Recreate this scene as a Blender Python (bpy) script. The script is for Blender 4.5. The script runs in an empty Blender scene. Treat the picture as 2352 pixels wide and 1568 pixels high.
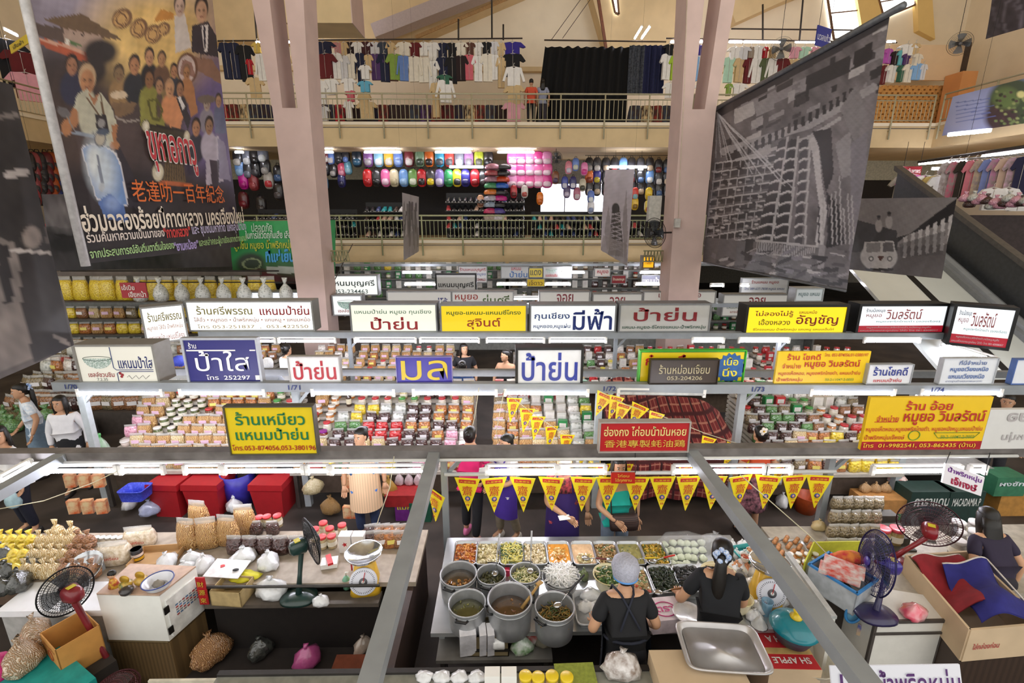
# Covered market hall: food stalls, shop signs, galleries and hanging banners
import bpy, math, random, numpy as np
from mathutils import Vector, Matrix
sc = bpy.context.scene
R = random.Random(7)
PI = math.pi

# ---------------------------------------------------------------- camera, sky, exposure
F = 1110.0; CX, CY = 1176.0, 784.0; CAMZ = 4.3
PIT = math.atan(298/1110); YAW = math.atan(17/1110/math.sqrt(1.0721))
cam = bpy.data.objects.new('camera', bpy.data.cameras.new('camera'))
sc.collection.objects.link(cam)
cam.data.sensor_width = 36.0
cam.data.lens = 36.0*F/2352.0
cam.data.clip_end = 200
cam.location = (0, 0, CAMZ)
cam.rotation_euler = (PI/2-PIT, 0, -YAW)
sc.camera = cam
world = bpy.data.worlds.new('sky'); sc.world = world; world.use_nodes = True
bg = world.node_tree.nodes['Background']
bg.inputs[0].default_value = (1.0, 0.97, 0.92, 1); bg.inputs[1].default_value = 1.15
sc.view_settings.view_transform = 'Standard'; sc.view_settings.look = 'None'
sc.view_settings.gamma = 1.0; sc.view_settings.use_curve_mapping = False
sc.view_settings.exposure = 0.4
try:
    sc.cycles.use_denoising = True; sc.cycles.max_bounces = 6; sc.cycles.transparent_max_bounces = 12
    sc.cycles.sample_clamp_indirect = 4.0
except Exception: pass
TUBE = 42.0            # strength of the fluorescent tubes

# ---------------------------------------------------------------- pixel -> place
_cp, _sp = math.cos(PIT), math.sin(PIT); _cy, _sy = math.cos(YAW), math.sin(YAW)
_f = Vector((_sy*_cp, _cy*_cp, -_sp)); _r = Vector((_cy, -_sy, 0)); _u = Vector((_sy*_sp, _cy*_sp, _cp))
def at(px, py, y=None, z=None, x=None):
    r = _f + _r*((px-CX)/F) + _u*((CY-py)/F)
    t = y/r.y if y is not None else ((z-CAMZ)/r.z if z is not None else x/r.x)
    return Vector((0, 0, CAMZ)) + r*t

# ---------------------------------------------------------------- materials
def lin(h):
    if not isinstance(h, str): return h
    c = [int(h[i:i+2], 16)/255 for i in (0, 2, 4)]
    return tuple((v/12.92 if v <= .04045 else ((v+.055)/1.055)**2.4) for v in c)
_M = {}
def M(col, rough=.55, metal=0, coat=0, col2=None, scale=12, bump=0, amount=.12, kind='noise', trans=0):
    """procedural surface: base colour broken up by noise (or cells, stripes), optional bump"""
    key = (col, rough, metal, coat, col2, scale, bump, amount, kind, trans)
    if key in _M: return _M[key]
    m = bpy.data.materials.new('surface'); m.use_nodes = True; nt = m.node_tree; b = nt.nodes['Principled BSDF']
    c = lin(col); c2 = lin(col2) if col2 else tuple(v*(1-amount*2) for v in c)
    tc = nt.nodes.new('ShaderNodeTexCoord')
    if kind == 'noise':
        t = nt.nodes.new('ShaderNodeTexNoise'); t.inputs['Scale'].default_value = scale; t.inputs['Detail'].default_value = 3; out = t.outputs['Fac']
    elif kind == 'cell':
        t = nt.nodes.new('ShaderNodeTexVoronoi'); t.inputs['Scale'].default_value = scale; out = t.outputs['Distance']
    else:
        t = nt.nodes.new('ShaderNodeTexWave'); t.inputs['Scale'].default_value = scale; t.bands_direction = 'Z' if kind == 'wavez' else 'X'; out = t.outputs['Fac']
        if kind == 'strands': t.inputs['Distortion'].default_value = 14; t.inputs['Detail'].default_value = 2
    nt.links.new(tc.outputs['Object'], t.inputs['Vector'])
    ramp = nt.nodes.new('ShaderNodeValToRGB'); e = ramp.color_ramp.elements
    e[0].color = (*c2, 1); e[1].color = (*c, 1)
    e[0].position, e[1].position = (.35, .65) if kind == 'noise' else ((.12, .55) if kind == 'cell' else (.3, .6))
    nt.links.new(out, ramp.inputs[0]); nt.links.new(ramp.outputs[0], b.inputs['Base Color'])
    b.inputs['Roughness'].default_value = rough; b.inputs['Metallic'].default_value = metal
    b.inputs['Coat Weight'].default_value = coat; b.inputs['Coat Roughness'].default_value = .08
    if trans: b.inputs['Alpha'].default_value = 1-trans
    if bump:
        bp = nt.nodes.new('ShaderNodeBump'); bp.inputs['Strength'].default_value = bump; bp.inputs['Distance'].default_value = .02
        nt.links.new(out, bp.inputs['Height']); nt.links.new(bp.outputs[0], b.inputs['Normal'])
        if coat: nt.links.new(bp.outputs[0], b.inputs['Coat Normal'])
    _M[key] = m; return m
def E(col, s):
    key = ('emit', col, s)
    if key in _M: return _M[key]
    m = bpy.data.materials.new('glow'); m.use_nodes = True; nt = m.node_tree; b = nt.nodes['Principled BSDF']
    b.inputs['Base Color'].default_value = (*(v*.45 for v in lin(col)), 1); b.inputs['Emission Color'].default_value = (*lin(col), 1)
    b.inputs['Emission Strength'].default_value = s
    _M[key] = m; return m
def painted(name='printed'):
    """surface coloured by the print stored on the mesh"""
    if 'painted' in _M: return _M['painted']
    m = bpy.data.materials.new(name); m.use_nodes = True; nt = m.node_tree; b = nt.nodes['Principled BSDF']
    a = nt.nodes.new('ShaderNodeAttribute'); a.attribute_name = 'print'
    nt.links.new(a.outputs['Color'], b.inputs['Base Color']); b.inputs['Roughness'].default_value = .38
    _M['painted'] = m; return m
def film(col='e8ecee', alpha=.28, rough=.12, bump=.6, scale=26):
    key = ('film', col, alpha, rough, bump, scale)
    if key in _M: return _M[key]
    m = bpy.data.materials.new('clear_plastic'); m.use_nodes = True; nt = m.node_tree; b = nt.nodes['Principled BSDF']
    b.inputs['Base Color'].default_value = (*lin(col), 1); b.inputs['Alpha'].default_value = alpha
    b.inputs['Roughness'].default_value = rough; b.inputs['Specular IOR Level'].default_value = .9
    t = nt.nodes.new('ShaderNodeTexNoise'); t.inputs['Scale'].default_value = scale
    tc = nt.nodes.new('ShaderNodeTexCoord'); nt.links.new(tc.outputs['Object'], t.inputs['Vector'])
    bp = nt.nodes.new('ShaderNodeBump'); bp.inputs['Strength'].default_value = bump; bp.inputs['Distance'].default_value = .03
    nt.links.new(t.outputs['Fac'], bp.inputs['Height']); nt.links.new(bp.outputs[0], b.inputs['Normal'])
    _M[key] = m; return m
BAGC = dict(rough=.35, coat=1.0, bump=.55)          # shiny wrapped food

# ---------------------------------------------------------------- mesh builder
class MB:
    def __init__(s): s.v = []; s.f = []; s.mi = []; s.sm = []; s.mats = []; s.X = None
    def m(s, mat):
        if mat not in s.mats: s.mats.append(mat)
        return s.mats.index(mat)
    def add(s, vs, fs, mat, smooth=False):
        b = len(s.v); i = s.m(mat)
        s.v += [tuple(s.X @ Vector(p)) for p in vs] if s.X is not None else [tuple(p) for p in vs]
        for f in fs: s.f.append([b+k for k in f]); s.mi.append(i); s.sm.append(smooth)
        return s
    def box(s, c, d, mat, rz=0, rx=0, ry=0, top=1.0):
        x, y, z = d[0]/2, d[1]/2, d[2]/2
        m = Matrix.Translation(c) @ Matrix.Rotation(rz, 4, 'Z') @ Matrix.Rotation(rx, 4, 'X') @ Matrix.Rotation(ry, 4, 'Y')
        vs = [m @ Vector((a*x*(top if c_ > 0 else 1), b*y*(top if c_ > 0 else 1), c_*z)) for c_ in (-1, 1) for a, b in ((-1, -1), (1, -1), (1, 1), (-1, 1))]
        return s.add(vs, [(3, 2, 1, 0), (4, 5, 6, 7), (0, 1, 5, 4), (1, 2, 6, 5), (2, 3, 7, 6), (3, 0, 4, 7)], mat)
    def span(s, a, b, mat):
        return s.box([(a[i]+b[i])/2 for i in range(3)], [abs(b[i]-a[i]) for i in range(3)], mat)
    def loft(s, rings, mat, n=16, caps=True, smooth=True, M4=None):
        """rings (z, rx, ry, dx, dy, power): stacked rounded outlines"""
        vs = []; 
        for r in rings:
            z, rx, ry = r[0], r[1], r[2]; dx = r[3] if len(r) > 3 else 0; dy = r[4] if len(r) > 4 else 0; pw = r[5] if len(r) > 5 else 2
            for k in range(n):
                a = 2*PI*k/n; c, q = math.cos(a), math.sin(a)
                p = Vector((dx+rx*math.copysign(abs(c)**(2/pw), c), dy+ry*math.copysign(abs(q)**(2/pw), q), z))
                vs.append(M4 @ p if M4 is not None else p)
        fs = []
        for i in range(len(rings)-1):
            for k in range(n):
                a = i*n+k; b = i*n+(k+1) % n; fs.append((a, b, b+n, a+n))
        if caps: fs.append(tuple(range(n-1, -1, -1))); fs.append(tuple((len(rings)-1)*n+k for k in range(n)))
        return s.add(vs, fs, mat, smooth)
    def lathe(s, prof, mat, c=(0, 0, 0), n=20, caps=True, smooth=True, M4=None):
        m = Matrix.Translation(c)
        if M4 is not None: m = m @ M4
        return s.loft([(z, r, r) for r, z in prof], mat, n, caps, smooth, m)
    def tube(s, pts, r, mat, n=8, closed=False, smooth=True):
        P = [Vector(p) for p in pts]; rs = r if isinstance(r, (list, tuple)) else [r]*len(P)
        vs = []; L = len(P); prev = None
        for i, p in enumerate(P):
            t = (P[(i+1) % L]-P[i-1]) if closed else (P[min(i+1, L-1)]-P[max(i-1, 0)])
            if t.length < 1e-9: t = Vector((0, 0, 1))
            t.normalize()
            if prev is None: a = t.orthogonal().normalized()
            else:
                a = prev - t*prev.dot(t); a = a.normalized() if a.length > 1e-6 else t.orthogonal().normalized()
            prev = a; b = t.cross(a)
            for k in range(n):
                q = 2*PI*k/n; vs.append(p+(a*math.cos(q)+b*math.sin(q))*rs[i])
        fs = []
        for i in range(L if closed else L-1):
            for k in range(n):
                j = (i+1) % L; fs.append((i*n+k, i*n+(k+1) % n, j*n+(k+1) % n, j*n+k))
        if not closed: fs.append(tuple(range(n-1, -1, -1))); fs.append(tuple((L-1)*n+k for k in range(n)))
        return s.add(vs, fs, mat, smooth)
    def bar(s, a, b, w, h, mat):
        """square bar from a to b; h along the up direction"""
        a, b = Vector(a), Vector(b); t = (b-a).normalized()
        u = Vector((0, 0, 1)) if abs(t.z) < .95 else Vector((0, 1, 0))
        x = t.cross(u).normalized(); u = x.cross(t)
        vs = [p+x*(i*w/2)+u*(j*h/2) for p in (a, b) for i, j in ((-1, -1), (1, -1), (1, 1), (-1, 1))]
        return s.add(vs, [(3, 2, 1, 0), (4, 5, 6, 7), (0, 1, 5, 4), (1, 2, 6, 5), (2, 3, 7, 6), (3, 0, 4, 7)], mat)
    def ball(s, c, r, mat, n=12, m=8, rot=None):
        rx, ry, rz = r if isinstance(r, (list, tuple)) else (r, r, r)
        M4 = Matrix.Translation(c)
        if rot is not None: M4 = M4 @ rot
        rings = [(-rz*math.cos(PI*(i+.02)/(m+.04)), rx*math.sin(PI*(i+.02)/(m+.04)), ry*math.sin(PI*(i+.02)/(m+.04))) for i in range(m+1)]
        return s.loft(rings, mat, n, True, True, M4)
    def prism(s, pts, mat, th, o=(0, 0, 0), U=(1, 0, 0), V=(0, 0, 1)):
        """flat outline pts (u,v) in plane U,V, thickness th away from the viewer side"""
        o, U, V = Vector(o), Vector(U), Vector(V); N = U.cross(V); n = len(pts)
        vs = [o+U*u+V*v for u, v in pts] + [o+U*u+V*v-N*th for u, v in pts]
        fs = [tuple(range(n)), tuple(range(2*n-1, n-1, -1))] + [(i, i+n, (i+1) % n+n, (i+1) % n) for i in range(n)]
        return s.add(vs, fs, mat)
    def sheet(s, fn, nu, nv, mat, smooth=True):
        vs = [fn(i/nu, j/nv) for j in range(nv+1) for i in range(nu+1)]
        fs = [(j*(nu+1)+i, j*(nu+1)+i+1, (j+1)*(nu+1)+i+1, (j+1)*(nu+1)+i) for j in range(nv) for i in range(nu)]
        return s.add(vs, fs, mat, smooth)
    def build(s, name, parent=None, loc=None, rz=0):
        me = bpy.data.meshes.new(name); me.from_pydata(s.v, [], s.f); me.validate()
        for m in s.mats: me.materials.append(m)
        if len(me.polygons) == len(s.f):
            me.polygons.foreach_set('material_index', s.mi); me.polygons.foreach_set('use_smooth', s.sm)
        else:
            for i, p in enumerate(me.polygons):
                if i < len(s.mi): p.material_index = s.mi[i]; p.use_smooth = s.sm[i]
        o = bpy.data.objects.new(name, me); sc.collection.objects.link(o)
        if parent is not None: o.parent = parent
        if loc is not None: o.location = loc
        if rz: o.rotation_euler.z = rz
        return o
def tag(o, label, cat, group=None, kind=None):
    if label: o['label'] = label
    if cat: o['category'] = cat
    if group: o['group'] = group
    if kind: o['kind'] = kind
    return o
def thing(name, label, cat, loc=(0, 0, 0), rz=0, group=None):
    o = bpy.data.objects.new(name, None); sc.collection.objects.link(o); o.empty_display_size = .1
    o.location = loc; o.rotation_euler.z = rz
    return tag(o, label, cat, group)
def struct(mb, name):
    o = mb.build(name); o['kind'] = 'structure'; return o
_kids = {}
def kids(o):
    if o.name not in _kids: _kids[o.name] = [c for c in sc.objects if c.parent is o]
    return _kids[o.name]
def dup(src, loc, rz=None, label=None, group=None, scale=None, mat=None, rot=None):
    """copy of a thing with copies of its parts and sub-parts; mat recolours the first slot of its own mesh or first part"""
    def cp(o, par):
        c = o.copy(); sc.collection.objects.link(c)
        if par is not None: c.parent = par
        for k in kids(o): cp(k, c)
        return c
    c = cp(src, None); c.location = loc
    if rz is not None: c.rotation_euler.z = rz
    if rot is not None: c.rotation_euler = rot
    if scale: c.scale = scale if isinstance(scale, (tuple, list)) else (scale,)*3
    if label: c['label'] = label
    if group: c['group'] = group
    return c
ORD = ['', 'first', 'second', 'third', 'fourth', 'fifth', 'sixth', 'seventh', 'eighth', 'ninth', 'tenth', 'eleventh', 'twelfth', 'thirteenth', 'fourteenth', 'fifteenth', 'sixteenth', 'seventeenth', 'eighteenth', 'nineteenth', 'twentieth', '21st', '22nd', '23rd', '24th', '25th', '26th', '27th', '28th', '29th', '30th', '31st', '32nd', '33rd', '34th', '35th', '36th', '37th', '38th', '39th', '40th', '41st', '42nd', '43rd', '44th', '45th', '46th', '47th', '48th', '49th', '50th'] + ['%dth' % k for k in range(51, 140)]
# ---------------------------------------------------------------- lettering
_T = {}
def glyphs(s, bold):
    k = (s, bold)
    if k not in _T:
        c = bpy.data.curves.new('t', 'FONT'); c.body = s; c.size = 1; c.offset = bold; c.resolution_u = 3
        o = bpy.data.objects.new('t', c); me = o.to_mesh()
        vs = [tuple(v.co) for v in me.vertices]; fs = [tuple(p.vertices) for p in me.polygons]
        o.to_mesh_clear(); bpy.data.objects.remove(o); bpy.data.curves.remove(c)
        xs = [v[0] for v in vs] or [0, 1]; ys = [v[1] for v in vs] or [0, 1]
        _T[k] = (vs, fs, min(xs), max(xs), min(ys), max(ys))
    return _T[k]
def write(mb, s, mat, o, U, V, u0, v0, u1, v1, off=.004, bold=.012, flip=False, shear=0):
    """write s into the box (u0,v0)-(u1,v1) (metres, v up) on plane o,U,V"""
    if any(ch > '\u2e80' for ch in s): bold = min(bold, .004)
    vs, fs, a, b, c, d = glyphs(s, bold)
    o, U, V = Vector(o), Vector(U).normalized(), Vector(V).normalized(); N = U.cross(V)
    P = []
    for x, y, _ in vs:
        tx = (x-a)/max(b-a, 1e-6); ty = (y-c)/max(d-c, 1e-6)
        if flip: tx = 1-tx
        P.append(o+U*(u0+(u1-u0)*tx+shear*(ty-.5)*(v1-v0))+V*(v0+(v1-v0)*ty)+N*off)
    mb.add(P, fs, mat)
# ---------------------------------------------------------------- the hall
CREAM = M('f3e6cd', .8, scale=1.2, amount=.03); TAN = M('dfc699', .8, scale=1.5, amount=.05); PINK = M('d3b9b0', .75, scale=2, amount=.05)
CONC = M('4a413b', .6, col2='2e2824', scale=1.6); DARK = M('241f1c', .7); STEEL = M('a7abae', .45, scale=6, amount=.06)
RAILM = M('b9b191', .5, amount=.05); WHITE = M('f2f1ec', .5, amount=.02); BLACK = M('121214', .6, amount=.1)
GREYM = M('85888a', .5, amount=.06); BROWNGREY = M('6f655e', .5, scale=5)
mb = MB(); mb.span((-30, -3, -.2), (30, 32, 0), CONC); struct(mb, 'floor')
GY = 21.2; SX = 17.7
for nm, z0, z1 in (('floor_gallery_lower', 2.13, 3.1), ('floor_gallery_upper', 6.86, 7.78)):
    mb = MB(); mb.span((-26, GY, z0), (26, 32, z1), TAN)
    mb.span((-26, GY-.06, z1-.1), (26, GY, z1+.02), CREAM); mb.span((-26, GY-.025, z1-.2), (26, GY, z1-.17), BROWNGREY)
    struct(mb, nm)
    for s, sd in ((-1, 'left'), (1, 'right')):
        mb = MB(); mb.span((s*SX, 4, z0), (s*27, GY, z1), TAN); mb.span((s*(SX-.06), 4, z1-.1), (s*SX, GY, z1+.02), CREAM)
        if z0 < 5 or s < 0: struct(mb, nm + '_' + sd)
        else:
            struct(mb, nm+'_'+sd)
mb = MB(); mb.span((-26, 26.4, 7.78), (26, 26.8, 18), CREAM); mb.span((-26, 26.1, 10.9), (26, 26.4, 11.1), TAN); struct(mb, 'wall_back_upper')
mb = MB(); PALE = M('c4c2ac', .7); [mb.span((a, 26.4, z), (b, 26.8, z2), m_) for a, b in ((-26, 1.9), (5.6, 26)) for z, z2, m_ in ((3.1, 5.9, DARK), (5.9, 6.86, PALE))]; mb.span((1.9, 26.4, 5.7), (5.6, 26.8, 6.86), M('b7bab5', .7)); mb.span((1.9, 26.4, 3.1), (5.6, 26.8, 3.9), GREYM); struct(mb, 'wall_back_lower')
mb = MB(); mb.span((-26, 30, 0), (26, 30.4, 2.13), M('8d8678', .8)); struct(mb, 'wall_back_ground')
for s, sd in ((-1, 'left'), (1, 'right')):
    mb = MB(); mb.span((s*22.5, 2, 0), (s*22.9, 27, 18), CREAM); struct(mb, 'wall_'+sd)
# bright opening to the street behind the bag shop
mb = MB(); mb.span((1.9, 26.5, 3.9), (5.6, 26.55, 5.7), E('f4f3ff', 1.5)); struct(mb, 'window_1')
mb = MB()
for k in range(1, 3): mb.span((1.9+k*1.24, 26.4, 3.9), (1.94+k*1.24, 26.48, 5.7), GREYM)
struct(mb, 'trim_1')
# sloping roof with folds seen against the end wall
mb = MB()
def pan(px, y, th, mat):
    P = [at(a, b, y=y) for a, b in px]; mb.prism([(p.x, p.z) for p in P], mat, th, (0, y, 0))
pan([(430, -80), (430, 96), (955, 92), (1240, -30), (1240, -80)], 25.6, .8, TAN)
pan([(1340, -80), (1395, 116), (1580, 116), (1580, -80)], 25.4, 1.0, TAN)
pan([(1640, -80), (1690, 52), (1800, 2), (1930, -50), (1930, -80)], 25.5, .9, TAN)
mb.add([(-27, 26.8, 15.6), (27, 26.8, 15.6), (27, -1, 18), (-27, -1, 18)], [(0, 1, 2, 3)], TAN)
struct(mb, 'ceiling')
LAV = M('b9aaa6', .75, amount=.04)
mb = MB(); mb.bar(at(862, 78, y=24.6), at(1160, -38, y=24.6), .9, .55, LAV); struct(mb, 'ceiling_beam')
mb = MB(); mb.bar(at(1370, -30, y=24.9), at(1392, 112, y=24.9), .12, .12, M('7b4a33', .7)); struct(mb, 'ceiling_beam')
for (x0, x1, yb, y) in ((655, 808, 52, 17.5),):
    a, b = at(x0, yb, y=y), at(x1, yb, y=y)
    mb = MB(); y2 = at(825, 88, z=a.z).y; mb.span((a.x, y, a.z), (b.x, y2, a.z+3), TAN); mb.span((b.x, y, a.z), (b.x+.03, y2, a.z+3), PINK); struct(mb, 'ceiling_beam')
mb = MB(); mb.bar(at(955, 86, y=25.55), at(1240, -36, y=25.55), .12, .14, M('c9a06c', .8)); struct(mb, 'ceiling_trim')
for k, px in enumerate([[(1895, -30), (1965, -30), (1983, 78), (1914, 92)], [(2008, -30), (2106, -30), (2100, 12), (2028, 42)], [(1402, -20), (1416, -20), (1421, 34), (1412, 30)]]):
    y = 26.3 if k < 2 else 25.3
    P = [at(a, b, y=y) for a, b in px]
    mb = MB(); mb.prism([(p.x, p.z) for p in P][::-1], E('ffffff', 3.2), .03, (0, y, 0)); w = struct(mb, 'window_%d' % (k+2))
    mb = MB()
    for i in range(4): mb.bar(P[i]-Vector((0, .05, 0)), P[(i+1) % 4]-Vector((0, .05, 0)), .08, .08, M('7a5a40', .6))
    if k < 2:
        mb.bar((P[0]+P[3])/2-Vector((0, .06, 0)), (P[1]+P[2])/2-Vector((0, .06, 0)), .05, .05, M('7a5a40', .6))
    o = mb.build('window_frame', w)
for px in ([(1965, -30), (2008, -30), (2028, 42), (2000, 84), (1983, 80)], [(2106, -30), (2140, -30), (2148, 90), (2110, 70)]):
    P = [at(a, b, y=26.1) for a, b in px]; mb = MB(); mb.prism([(p.x, p.z) for p in P][::-1], M('eccb84', .8, amount=.02, scale=2), .3, (0, 26.1, 0)); struct(mb, 'trim_2')
# pillars, forked above the second gallery
def pillar(y, pts, notch):
    mb = MB(); d = .75
    L, Rr = pts; n = notch
    for z0, z1, l0, l1, r0, r1 in [(0, n[0], L[0], L[1], Rr[0], Rr[1])]:
        pass
    zb = 0; zn, zt = n[0], 13.5
    ex = lambda a, b, z: a+(b-a)*(z-zn)/(8.55-zn)
    def seg(q):  # q: 4 (x,z) ccw seen from the front
        mb.prism(q, PINK, -d if False else d, (0, y, 0))
    seg([(L[0], zb), (Rr[0], zb), (Rr[1], zn), (L[1], zn)])
    seg([(L[1], zn), (n[1], zn), (ex(n[1], n[3], zt), zt), (ex(L[1], L[2], zt), zt)])
    seg([(n[2], zn), (Rr[1], zn), (ex(Rr[1], Rr[2], zt), zt), (ex(n[2], n[4], zt), zt)])
    struct(mb, 'pillar_column')
# MB.prism pushes thickness along -(U x V) = +y
pillar(11.6, ((-4.95, -5.07, -5.23), (-4.36, -4.26, -4.16)), (6.49, -4.85, -4.52, -4.86, -4.55))
pillar(11.6, ((4.02, 3.92, 3.86), (4.72, 4.69, 4.86)), (6.49, 4.16, 4.44, 4.21, 4.56))
# ---------------------------------------------------------------- railings
def railing(a, b, z, label, n, green=False, bal=16, tall=1.04, group=None, posts_down=.62):
    a, b = Vector((*a, 0)), Vector((*b, 0)); m = M('a9ad84', .5, amount=.05) if green else RAILM
    t = thing('gallery_railing', label, 'railing', (a.x, a.y, z), 0, group)
    d = b-a; nrm = Vector((d.y, -d.x, 0)).normalized()*.1
    mb = MB(); mb.tube([(0, 0, tall), tuple(d+Vector((0, 0, tall)))], .033, m, 8); mb.build('top_rail', t)
    for nm, zz in (('middle_rail', tall-.2), ('bottom_rail', .1)):
        mb = MB(); mb.tube([(0, 0, zz), tuple(d+Vector((0, 0, zz)))], .022, m, 6); mb.build(nm, t)
    for i in range(n+1):
        p = d*(i/n)
        mb = MB(); mb.tube([tuple(p+Vector((0, 0, -posts_down))), tuple(p+Vector((0, 0, tall)))], .032, m, 8)
        mb.tube([tuple(p+Vector((0, 0, -.3))), tuple(p-nrm*1.2+Vector((0, 0, -.3)))], .02, m, 6)
        mb.build('post', t)
        if i < n:
            mb = MB()
            for k in range(1, bal):
                q = d*((i+k/bal)/n); mb.tube([tuple(q+Vector((0, 0, .1))), tuple(q+Vector((0, 0, tall-.2)))], .013, m, 5, smooth=False)
            mb.build('baluster_panel', t)
    return t
railing((-17.3, GY-.1), (7.6, GY-.1), 7.78, 'long beige steel railing along the upper gallery in front of the clothes', 14, bal=10)
railing((7.6, GY-.1), (17.4, GY-.1), 7.78, 'beige steel railing of the upper gallery behind the large ruin banner', 6, bal=10)
railing((-17.3, GY-.1), (12, GY-.1), 3.1, 'pale green steel railing along the lower gallery in front of the bag shops', 17, True, bal=10)
railing((-17.75, 6), (-17.75, 21), 7.78, 'beige steel railing of the upper side gallery left of the painted banner', 9, bal=10)
railing((17.6, 20.9), (17.6, 8), 7.78, 'beige sloping-looking railing of upper side gallery above the blue banner', 6, bal=10)
railing((17.5, 20.6), (17.5, 8), 3.1, 'pale green railing of the lower side gallery beside the escalator', 8, True, bal=10)
# perforated brick screen on the upper gallery, at the corner
mb = MB(); a, b = at(2016, 232, y=24.5), at(2180, 200, y=24.5)
BR = M('e0a860', .8)
x = a.x
for r in range(14):
    z = 7.9+r*.15; mb.span((a.x, 24.5, z-.03), (b.x+.9, 24.65, z+.045), BR)
    for k in range(26):
        xx = a.x+(k+(r % 2)*.5)*.27
        if xx < b.x+.9: mb.span((xx, 24.5, z+.045), (xx+.17, 24.65, z+.12), BR)
tag(mb.build('brick_screen'), 'orange perforated brick screen at the corner of the upper gallery', 'screen')
# signboard panel above the screen and orange pier beside it
mb = MB(); a, b = at(2030, 195, y=24.4), at(2165, 130, y=24.4); mb.span((a.x, 24.35, 10.15), (b.x+1.2, 24.45, 11.6), M('eccfa9', .7, amount=.02, scale=2)); mb.span((b.x+.9, 24.3, 7.78), (b.x+1.15, 24.45, 11.7), M('4a3a30', .7)); mb.span((b.x+.4, 24.25, 11.6), (b.x+.9, 24.5, 11.7), M('4a3a30', .7))
struct(mb, 'partition_wall')
mb = MB(); mb.span((at(2170, 240, y=24).x, 23.4, 7.78), (at(2204, 240, y=24).x, 24.3, 10.3), M('e0a066', .8, amount=.03, scale=2)); struct(mb, 'trim_3')
# escalator rising away on the right
mb = MB(); mb2 = MB(); mb3 = MB()
SL = math.tan(math.radians(29)); zf = lambda y: 2.35+(y-10.2)*SL
def strip(m_, x0, x1, off, y0, y1, mat, th=.08):
    vs = [(x0, y0, zf(y0)+off), (x1, y0, zf(y0)+off), (x1, y1, zf(y1)+off), (x0, y1, zf(y1)+off)]
    m_.add(vs+[(v[0], v[1], v[2]-th) for v in vs], [(0, 1, 2, 3), (7, 6, 5, 4), (0, 4, 5, 1), (1, 5, 6, 2), (2, 6, 7, 3), (3, 7, 4, 0)], mat)
esc = thing('escalator', 'black and white clad escalator rising at the right behind the shop signs', 'escalator')
GLOSS = M('dfe4df', .08, coat=1, bump=.12, scale=2.2, amount=.02)
strip(mb, 8.2, 9.35, 0, 8.4, 13.2, GLOSS); strip(mb, 9.5, 10.35, 0, 8.4, 13.2, GLOSS); mb.build('cladding_panel', esc)
mb = MB(); strip(mb, 9.35, 9.5, .01, 8.4, 13.2, BLACK, .1); mb.build('cover_strip', esc)
mb = MB(); strip(mb, 10.35, 10.75, .12, 8.2, 13.4, GREYM, .3); strip(mb, 10.45, 10.6, .2, 8.2, 13.4, STEEL, .1); mb.build('deck', esc)
mb = MB(); strip(mb, 10.75, 10.83, 1.0, 8, 13.8, M('3b3d40', .35), .95); mb.build('balustrade', esc)
mb = MB(); strip(mb, 10.7, 10.9, 1.12, 7.9, 13.9, M('57534f', .5), .12); mb.build('handrail', esc)
mb = MB(); strip(mb, 10.83, 11.9, .05, 8, 13.6, M('2f3032', .6), .3); mb.build('step_band', esc)
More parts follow.
